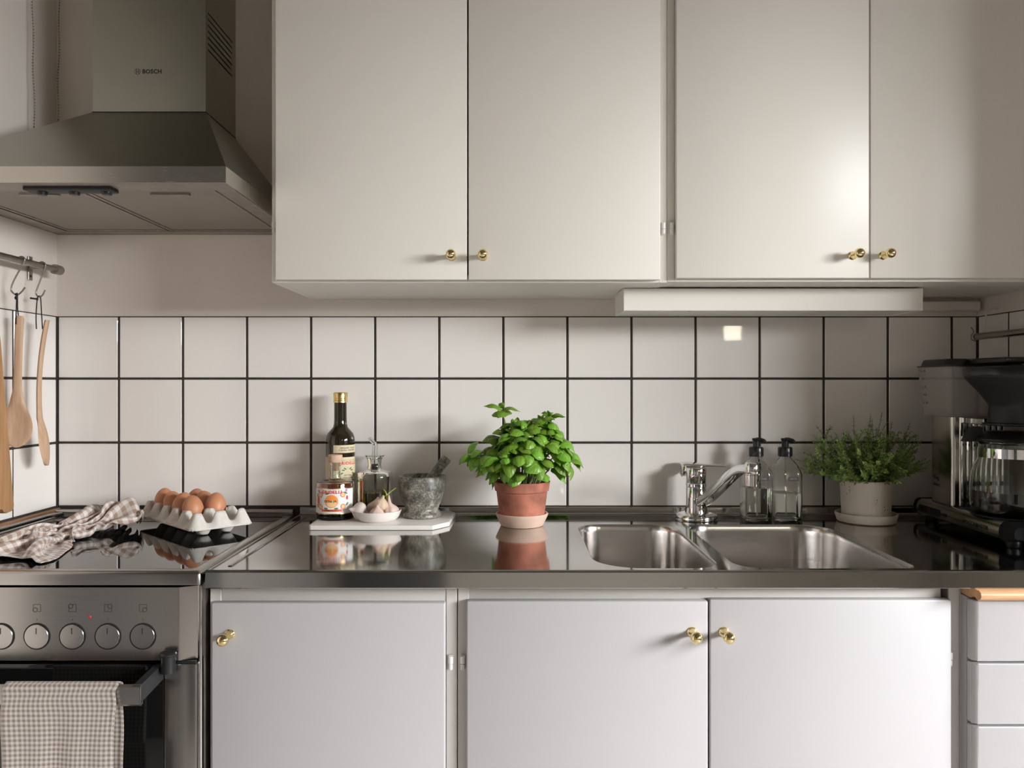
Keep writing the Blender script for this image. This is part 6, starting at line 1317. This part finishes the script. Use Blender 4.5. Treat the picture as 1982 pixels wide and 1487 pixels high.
# ------------------------------------------------------------------ soap dispensers
def dispenser(label, x, level, txt):
    y = -0.0800; h = 0.0322
    t = thing('soap_dispenser', label, 'soap dispenser', (x, y, 0.9003), group='glass soap dispensers by the faucet')
    def lp(r, q, z): return [(x + a, y + b, z) for a, b in rr(-r, r, -r, r, q, 6)]
    o = [(h - 0.003, 0.010, 0.9003), (h, 0.013, 0.9030), (h, 0.013, 1.005), (h - 0.0015, 0.016, 1.0150), (h - 0.006, 0.020, 1.0265), (h - 0.013, 0.0188, 1.0370), (h - 0.0185, 0.0135, 1.0430), (0.0118, 0.01175, 1.0465), (0.0118, 0.01175, 1.052)]
    i = [(0.0098, 0.0097, 1.052), (0.0098, 0.0097, 1.0455), (h - 0.0203, 0.0118, 1.0415), (h - 0.0148, 0.0170, 1.0355), (h - 0.0078, 0.0182, 1.0252), (h - 0.0035, 0.0145, 1.0145), (h - 0.0020, 0.0115, 1.005), (h - 0.0020, 0.0115, 0.9100), (h - 0.005, 0.0090, 0.9065)]
    bm = B(); loft(bm, [lp(*s) for s in o + i], True, True)
    body = part('bottle', bm, M['greenglass'], t, smooth=50)
    bm = B(); loft(bm, [lp(h - 0.0054, 0.0088, 0.9069), lp(h - 0.0024, 0.0112, 0.9103), lp(h - 0.0024, 0.0112, level)])
    part('soap', bm, M['soap'], t, smooth=50)
    part('dip_tube', add_tube(B(), [(x, y, 0.912), (x, y, 1.048)], 0.0022, 8), M['smoke'], t)
    part('collar', add_lathe(B(), [(0.0, 1.0465), (0.0158, 1.0465), (0.0163, 1.048), (0.0163, 1.0655), (0.0150, 1.0680), (0.0100, 1.0695), (0.0, 1.0695)], (x, y, 0), 30, fn=lambda a, r, z: r * (1 + (0.012 * math.cos(24 * a) if r > 0.0155 else 0))), M['black'], t)
    bm = B()
    add_lathe(bm, [(0.0, 1.068), (0.0076, 1.068), (0.0076, 1.0815), (0.0092, 1.0835), (0.0098, 1.0870), (0.0085, 1.0885), (0.0, 1.0890)], (x, y, 0), 22)
    add_tube(bm, spline([(x, y, 1.0850), (x + 0.008, y - 0.004, 1.0848), (x + 0.0155, y - 0.008, 1.0825), (x + 0.0185, y - 0.0095, 1.0775)], 5), [0.0052] * 6 + [0.0046] * 5 + [0.0040] * 4 + [0.0034], 10)
    part('pump', bm, M['black'], t)
    lb = part('label', add_box(B(), x - 0.004, x + 0.0195, y - h - 0.0006, y - h - 0.0001, 1.0005 - 0.0075, 1.0005 + 0.0015), M['label'], t, smooth=0)
    bm = B(); add_text(bm, txt, 0.0058, lambda a, b: (x + 0.0078 + a, y - h - 0.0009, 0.9975 + b), 0.0001, 1.1)
    part('label_text', bm, M['labeltext'], lb, smooth=0)
    return t
dispenser('square glass soap dispenser partly behind the faucet spout', 0.5665, 0.975, 'DISK')
dispenser('square glass soap dispenser next to the thyme plant', 0.6335, 0.963, 'HAND')

# ------------------------------------------------------------------ coffee machine
cm = thing('coffee_maker', 'aluminium and black filter coffee machine in the worktop corner', 'coffee maker', (1.025, -0.24, 0.9005))
KX0, KX1 = 0.940, 1.108
sec_b = [(KX0 + 0.006, 0.9135), (KX0, 0.9180), (KX0 - 0.001, 0.9320), (KX0 + 0.002, 0.9420), (KX0 + 0.009, 0.9480), (KX1 - 0.009, 0.9480), (KX1 - 0.002, 0.9420), (KX1, 0.9320), (KX1, 0.9180), (KX1 - 0.006, 0.9135)]
part('base', add_prism(B(), sec_b, 'y', -0.391, -0.076), M['alu'], cm, smooth=50)
def scaled(k): return [((KX0 + KX1) / 2 + (x - (KX0 + KX1) / 2) * (1 - k * 0.10), 0.931 + (z - 0.931) * (1 - k * 0.35)) for x, z in sec_b]
def endcap(y0, y1, y2):
    bm = B(); grow = [((KX0 + KX1) / 2 + (x - (KX0 + KX1) / 2) * 1.012, 0.931 + (z - 0.931) * 1.05) for x, z in sec_b]
    loft(bm, [[(x, y0, z) for x, z in grow], [(x, y1, z) for x, z in grow], [(x, y2, z) for x, z in scaled(1.0)]])
    return part('end_cap', bm, M['rubber'], cm, smooth=40)
endcap(-0.391, -0.410, -0.424); endcap(-0.076, -0.066, -0.056)
part('end_grip', add_box(B(), KX0 + 0.026, KX1 - 0.026, -0.4265, -0.420, 0.920, 0.942, 0.003, 2), M['rubber'], cm)
part('hot_plate', add_lathe(B(), [(0.0, 0.9475), (0.078, 0.9475), (0.080, 0.949), (0.079, 0.9505), (0.072, 0.9510), (0.0, 0.9510)], (1.018, -0.315, 0), 48), M['blackmatt'], cm)
part('top_plate', add_box(B(), KX0 + 0.014, KX1 - 0.010, -0.405, -0.205, 0.9470, 0.9492, 0.001, 1), M['blackmatt'], cm)
for fx in (KX0 + 0.025, KX1 - 0.025):
    for fy in (-0.395, -0.095):
        part('foot', add_lathe(B(), [(0.0, 0.9005), (0.013, 0.9005), (0.014, 0.902), (0.014, 0.9150), (0.0, 0.9150)], (fx, fy, 0), 18), M['black'], cm)
sf = lambda cy, cz, x: (lambda a, b: (x, cy - a, cz + b))
sw = part('switch_panel', add_prism(B(), rr(-0.180, -0.088, 0.9215, 0.9375, 0.0075, 5), 'x', KX0 - 0.0018, KX0 + 0.001), M['black'], cm)
part('switch', add_box(B(), KX0 - 0.0030, KX0 - 0.0015, -0.128, -0.100, 0.9240, 0.9350, 0.0006, 1), M['blackmatt'], sw)
part('switch', add_box(B(), KX0 - 0.0030, KX0 - 0.0015, -0.168, -0.140, 0.9240, 0.9350, 0.0006, 1), M['blackmatt'], sw)
part('red_mark', add_box(B(), KX0 - 0.0026, KX0 - 0.0015, -0.1350, -0.1335, 0.9250, 0.9340), M['red'], sw)
bm = B()
for cy in (-0.193, -0.203): add_shape(bm, disc_pts(0, 0, 0.0033), sf(cy, 0.9290, KX0 - 0.0016))
part('pictogram', bm, M['ink'], cm, smooth=0)
bm = B(); add_text(bm, 'MOCCAMASTER', 0.0112, sf(-0.3110, 0.9285, KX0 - 0.0014), 0.0003, 1.12)
part('brand_lettering', bm, M['ink'], cm, smooth=0)
# column
LX0, LX1, LY0, LY1 = 0.9555, 1.085, -0.197, -0.106
bm = B()
loft(bm, [[(a, b, z) for a, b in rr(LX0, LX1, LY0, LY1, 0.010, 6)] for z in (0.949, 1.142)])
col_ = part('column', bm, M['alu'], cm, smooth=40)
for k in range(8):
    x = LX0 + 0.0205 + 0.0125 * k
    part('column_rib', add_tube(B(), [(x, LY0 - 0.0005, 0.950), (x, LY0 - 0.0005, 1.141)], 0.0042, 8), M['chrome'], col_)
bm = B()
add_text(bm, 'Kbg', 0.0135, sf(-0.1330, 1.0040, LX0 - 0.0004), 0.0001, 1.1)
add_text(bm, 'Select', 0.0105, sf(-0.1360, 0.9885, LX0 - 0.0004), 0.00004, 1.1)
part('model_lettering', bm, M['ink'], col_, smooth=0)
# water tank
TX0, TX1, TY0, TY1 = 0.9300, 1.104, -0.226, -0.092
def tl(d, z, k): return [(a, b, z) for a, b in rr(TX0 + d + k, TX1 - d - k, TY0 + d + k, TY1 - d - k, 0.016, 6)]
bm = B()
loft(bm, [tl(0.008, 1.1425, 0), tl(0.0055, 1.148, 0), tl(0.0, 1.2520, 0), tl(0.0, 1.2520, 0.0022), tl(0.0055, 1.150, 0.0022), tl(0.008, 1.1447, 0.0022)])
tank = part('water_tank', bm, M['smoke'], cm, smooth=40)
bm = B()
for k, (a, b) in enumerate((('10', '1.25'), ('8', '1'), ('6', '.75'), ('4', '.5'), ('2', '.25'))):
    z = 1.2430 - 0.0178 * k
    add_text(bm, a + ' - ' + b, 0.0066, sf(-0.1230 - 0.0015 * k, z, TX0 + 0.0055 * (1.252 - z) / 0.104 - 0.0004), 0.0001)
part('level_marks', bm, M['ink'], tank, smooth=0)
part('heater_pipe', add_tube(B(), [(1.045, -0.175, 1.143), (1.045, -0.175, 1.2480)], 0.0065, 12), M['glass'], cm)
bm = B()
loft(bm, [tl(-0.0025, 1.2515, 0), tl(-0.0025, 1.2545, 0), tl(0.004, 1.2550, 0), tl(0.007, 1.2665, 0), tl(0.009, 1.2685, 0)])
part('tank_lid', bm, M['black'], cm, smooth=40)
bm = B()
add_prism(bm, [(0.980, -0.150), (1.062, -0.150), (1.072, -0.25), (1.062, -0.345), (0.980, -0.345), (0.970, -0.25)], 'z', 1.2560, 1.2680, 0.003, 2)
part('outlet_arm', bm, M['black'], cm)
# brew basket
qc = (1.014, -0.3150, 0.0)
part('brew_basket', add_lathe(B(), [(0.0, 1.1300), (0.052, 1.1300), (0.055, 1.132), (0.055, 1.1345), (0.046, 1.1360), (0.043, 1.1680), (0.0455, 1.1745), (0.0600, 1.1960), (0.0870, 1.2265), (0.0880, 1.2285), (0.0880, 1.2300), (0.0845, 1.2300), (0.050, 1.185), (0.0, 1.18)], qc, 48), M['blackmatt'], cm, smooth=40)
part('basket_lid', add_lathe(B(), [(0.0, 1.2302), (0.0890, 1.2302), (0.0895, 1.2318), (0.0895, 1.2450), (0.0875, 1.2475), (0.050, 1.2510), (0.0, 1.2515)], qc, 48), M['black'], cm, smooth=40)
part('basket_handle', add_box(B(), qc[0] + 0.018, qc[0] + 0.046, qc[1] - 0.112, qc[1] - 0.060, 1.205, 1.226, 0.004, 2), M['blackmatt'], cm)
part('drip_stop', add_box(B(), qc[0] + 0.002, qc[0] + 0.030, qc[1] - 0.064, qc[1] - 0.040, 1.136, 1.166, 0.003, 2), M['black'], cm)
part('basket_bracket', add_box(B(), 0.985, 1.050, -0.262, -0.196, 1.128, 1.142, 0.002, 1), M['alu'], cm)
# coffee pot on the plate
kp = thing('coffee_pot', 'glass coffee pot with black lid and steel collar on the hot plate', 'coffee pot', (qc[0], qc[1], 0.9512))
outer = [(0.0, 0.9513), (0.066, 0.9513), (0.0730, 0.955), (0.0768, 0.965), (0.0775, 0.985), (0.0770, 1.010), (0.0740, 1.036), (0.0690, 1.052), (0.0640, 1.0620), (0.0620, 1.068), (0.0620, 1.092), (0.0640, 1.097)]
inner = [(0.0620, 1.096), (0.0600, 1.0915), (0.0600, 1.068), (0.0620, 1.0610), (0.0670, 1.0510), (0.0720, 1.035), (0.0750, 1.010), (0.0755, 0.985), (0.0748, 0.966), (0.0715, 0.957), (0.065, 0.9535), (0.0, 0.9535)]
part('glass_body', add_lathe(B(), outer + inner, qc, 52), M['glass'], kp, smooth=50)
part('coffee', add_lathe(B(), [(0.0, 0.9538), (0.0648, 0.9538), (0.0712, 0.9574), (0.0745, 0.9664), (0.0752, 0.985), (0.0750, 0.999), (0.0, 0.999)], qc, 52), M['coffee'], kp, smooth=50, label='dark brewed coffee')
part('steel_collar', add_lathe(B(), [(0.0622, 1.066), (0.0632, 1.066), (0.0632, 1.0850), (0.0622, 1.0850)], qc, 52), M['chrome'], kp)
part('pot_lid', add_lathe(B(), [(0.0, 1.0990), (0.0590, 1.0990), (0.0665, 1.0985), (0.0675, 1.1000), (0.0665, 1.1040), (0.0600, 1.1080), (0.048, 1.1180), (0.0, 1.1190)], qc, 48), M['black'], kp, smooth=40)
part('pouring_lip', add_prism(B(), [(qc[0] - 0.088, 1.0960), (qc[0] - 0.050, 1.0960), (qc[0] - 0.050, 1.1260), (qc[0] - 0.070, 1.1260), (qc[0] - 0.079, 1.1130)], 'y', qc[1] + 0.018, qc[1] + 0.034, 0.001, 1), M['blackmatt'], kp)
hx = Vector((math.sin(0.55), -math.cos(0.55), 0))
hp = [Vector(qc) + hx * 0.0620 + Vector((0, 0, 1.0750)), Vector(qc) + hx * 0.098 + Vector((0, 0, 1.0830)), Vector(qc) + hx * 0.112 + Vector((0, 0, 1.070)), Vector(qc) + hx * 0.108 + Vector((0, 0, 1.030)), Vector(qc) + hx * 0.094 + Vector((0, 0, 0.985))]
part('handle', add_tube(B(), spline(hp, 7), 0.0090, 12), M['black'], kp, smooth=180)

# ------------------------------------------------------------------ rails, hooks, wooden tools on the left wall
RX = -1.0550; RZ = 1.4790
rl = thing('hanging_rail', 'steel hanging rail on the left wall above the wooden spoons', 'rail', (XL, -0.3, RZ))
part('rail_tube', add_tube(B(), [(RX, -0.62, RZ), (RX, -0.085, RZ)], 0.0070, 16), M['dullsteel'], rl)
part('end_cap', add_lathe(B(), [(0.0, 0.0), (0.0112, 0.0), (0.0115, 0.002), (0.0110, 0.024), (0.0085, 0.026), (0.0, 0.026)], seg=20, M=Matrix.Translation((RX, -0.092, RZ)) @ Matrix.Rotation(-PI / 2, 4, 'X')), M['dullsteel'], rl)
bm = B()
add_box(bm, XL, XL + 0.002, -0.118, -0.102, RZ - 0.028, RZ + 0.026, 0.0006, 1)
add_box(bm, XL + 0.002, RX - 0.004, -0.116, -0.104, RZ - 0.004, RZ + 0.004, 0.0006, 1)
br = part('wall_bracket', bm, M['dullsteel'], rl)
for dz in (-0.019, 0.017):
    part('screw', add_lathe(B(), [(0.0, 0.0014), (0.0025, 0.0010), (0.0030, 0.0), (0.0, 0.0)], seg=12, M=Matrix.Translation((XL + 0.002, -0.110, RZ + dz)) @ Matrix.Rotation(PI / 2, 4, 'Y')), M['ink'], br)
def s_hook(label, y, pts):
    bm = add_tube(B(), spline([(x, y + dy, z) for x, dy, z in pts], 8), 0.0017, 10)
    return tag(part('s_hook', bm, M['dullsteel'], smooth=180), label, 'hook', 'steel hooks on the left rail')
s_hook('bent steel hook carrying the round-bowled wooden spoon', -0.2150, [(RX - 0.0085, 0, 1.4735), (RX - 0.0080, 0, 1.4830), (RX, 0, 1.4880), (RX + 0.0075, 0, 1.4830), (RX + 0.0040, 0, 1.4720), (-1.0690, 0, 1.4400), (-1.0765, 0, 1.4200), (-1.0740, 0, 1.4110), (-1.0640, 0, 1.4055), (-1.0545, 0, 1.4120), (-1.0470, 0, 1.4215)])
s_hook('bent steel hook carrying the edge-on wooden spoon', -0.1400, [(RX - 0.0085, 0, 1.4735), (RX - 0.0080, 0, 1.4830), (RX, 0, 1.4880), (RX + 0.0078, 0, 1.4830), (RX + 0.0060, 0, 1.4720), (-1.0590, 0, 1.4450), (-1.0675, 0, 1.4220), (-1.0665, 0, 1.4130), (-1.0605, 0, 1.4090), (-1.0530, 0, 1.4140), (-1.0475, 0, 1.4250)])
def spoon_bm(L_, wb, lb, bend):
    """spoon hanging down: handle top at z = 0, face towards -y"""
    bm = B(); loops = []; n = 46
    for i in range(n + 1):
        hb = (L_ - lb) / L_
        t = hb * i / 24 if i <= 24 else hb + (1 - hb) * math.sin(PI / 2 * (i - 24) / (n - 24))
        z = -L_ * t
        if t < hb:
            k = t / hb
            w = 0.0092 - 0.0012 * math.sin(PI * k) ; th = 0.0050
            if k > 0.8: w += 0.006 * ((k - 0.8) / 0.2) ** 2
            if t == 0: w *= 0.7
            off = 0; cup = 0
        else:
            k = (t - hb) / (1 - hb)
            w0 = 0.0140; w = (w0 + (0.5 * wb - w0) * math.sin(PI / 2 * min(1.0, k / 0.55)) ** 1.3) if k < 0.55 else 0.5 * wb * math.sqrt(max(0.0, 1 - ((k - 0.55) / 0.452) ** 2)); w = max(w, 0.0015)
            th = 0.0050 - 0.001 * k; cup = 0.0075 * math.sin(PI * min(1, k * 1.0)) ** 0.8
        y0 = bend * (t - 0.5) ** 2 * 4 * 0.012
        lp = []
        for j in range(9):
            s = -1 + 2 * j / 8; lp.append((w * s, y0 - th * (1 - 0.35 * s * s) + cup * (1 - s * s) * 0.9 + (th * 0.5 if abs(s) == 1 else 0), z))
        for j in range(7, 0, -1):
            s = -1 + 2 * j / 8; lp.append((w * s, y0 + th * (1 - 0.5 * s * s) + cup * (1 - s * s) * 1.1, z))
        loops.append(lp)
    loft(bm, loops)
    return bm
def cord(parent, pts, r=0.0012):
    part('cord', add_tube(B(), spline(pts, 6), r, 7), M['rope'], parent, smooth=180, label='black cord loop')
sp = part('wooden_spoon', spoon_bm(0.284, 0.060, 0.098, 0.3), M['beech'], None, world=False, smooth=50, loc=(-1.0590, -0.2150, 1.3610), rot=(0.02, 0.025, 0.35))
tag(sp, 'pale wooden spoon hanging with its round bowl facing out', 'spoon', 'wooden spoons on the left rail')
cord(sp, [(-1.0620, -0.2215, 1.3420), (-1.0625, -0.2200, 1.3700), (-1.0635, -0.2165, 1.4040), (-1.0640, -0.2140, 1.4090), (-1.0650, -0.2115, 1.4040), (-1.0640, -0.2120, 1.3700), (-1.0600, -0.2085, 1.3420)])
bm = B(); add_sphere(bm, (-1.0645, -0.2180, 1.3990), 0.0028, 10, 8, (1, 1, 1.5)); add_sphere(bm, (-1.0640, -0.2175, 1.4065), 0.0030, 10, 8)
part('knot', bm, M['rope'], sp, smooth=180)
sp = part('wooden_spoon', spoon_bm(0.326, 0.055, 0.105, 1.3), M['beech'], None, world=False, smooth=50, loc=(-1.0590, -0.1420, 1.3575), rot=(0.0, -0.02, -1.28))
tag(sp, 'long pale wooden spoon hanging edge-on in the corner beside the tiles', 'spoon', 'wooden spoons on the left rail')
cord(sp, [(-1.0640, -0.1450, 1.3370), (-1.0655, -0.1440, 1.3650), (-1.0640, -0.1415, 1.4060), (-1.0600, -0.1400, 1.4110), (-1.0575, -0.1400, 1.4060), (-1.0545, -0.1410, 1.3650), (-1.0510, -0.1440, 1.3370)])
bm = B(); add_sphere(bm, (-1.0645, -0.1420, 1.4045), 0.0030, 10, 8); add_tube(bm, [(-1.0645, -0.1420, 1.4045), (-1.0720, -0.1420, 1.4055), (-1.0795, -0.1420, 1.4065)], 0.0020, 7)
part('knot', bm, M['rope'], sp, smooth=180)
# paddle board hanging flat on the left wall, nearest the camera
pts = [(-0.335, 1.425), (-0.312, 1.425), (-0.300, 1.410), (-0.292, 1.365), (-0.278, 1.300), (-0.2470, 1.050), (-0.2330, 0.957), (-0.2345, 0.949), (-0.2400, 0.9445), (-0.2580, 0.9425)]
for k in range(1, 8):
    a = PI * k / 8; pts.append((-0.268 - 0.010 * (1 - math.cos(a)) + 0.0, 0.9425 + 0.012 * math.sin(a)))
pts += [(-0.300, 0.9425), (-0.440, 0.9425), (-0.450, 0.950), (-0.448, 0.958), (-0.402, 1.300), (-0.372, 1.365), (-0.348, 1.410)]
cb = part('cutting_board', add_prism(B(), pts, 'x', -1.0760, -1.0580, 0.0025, 2), M['oak'], smooth=30)
tag(cb, 'warm brown wooden cutting board hanging by the left wall tiles', 'cutting board')
s_hook('bent steel hook carrying the wooden cutting board', -0.3235, [(RX - 0.0085, 0, 1.4735), (RX - 0.0080, 0, 1.4830), (RX, 0, 1.4880), (RX + 0.0078, 0, 1.4830), (RX + 0.0060, 0, 1.4720), (-1.0600, 0, 1.4450), (-1.0690, 0, 1.4330), (-1.0690, 0, 1.4270), (-1.0640, 0, 1.4265)])

# rail on the right wall with its wire end
rr_ = thing('hanging_rail', 'slim steel rail on the right wall above the coffee machine', 'rail', (XR, -0.3, 1.3245))
part('rail_tube', add_tube(B(), [(1.0850, -0.60, 1.3245), (1.0850, -0.0660, 1.3245)], 0.0078, 16), M['steel'], rr_)
part('end_hook', add_tube(B(), spline([(1.0730, -0.0640, 1.3460), (1.0775, -0.0640, 1.3430), (1.0795, -0.0640, 1.3350), (1.0745, -0.0640, 1.3270), (1.0755, -0.0640, 1.3180), (1.0850, -0.0640, 1.3150)], 6), 0.0016, 8), M['dullsteel'], rr_, smooth=180)
part('wire_bracket', add_tube(B(), spline([(1.0880, -0.0900, 1.3320), (1.0930, -0.0880, 1.3600), (1.0975, -0.0860, 1.3790), (1.1080, -0.0850, 1.3870), (1.1240, -0.0850, 1.3890)], 6), 0.0019, 8), M['plasticwhite'], rr_, smooth=180, label='thin white wire holding the rail')
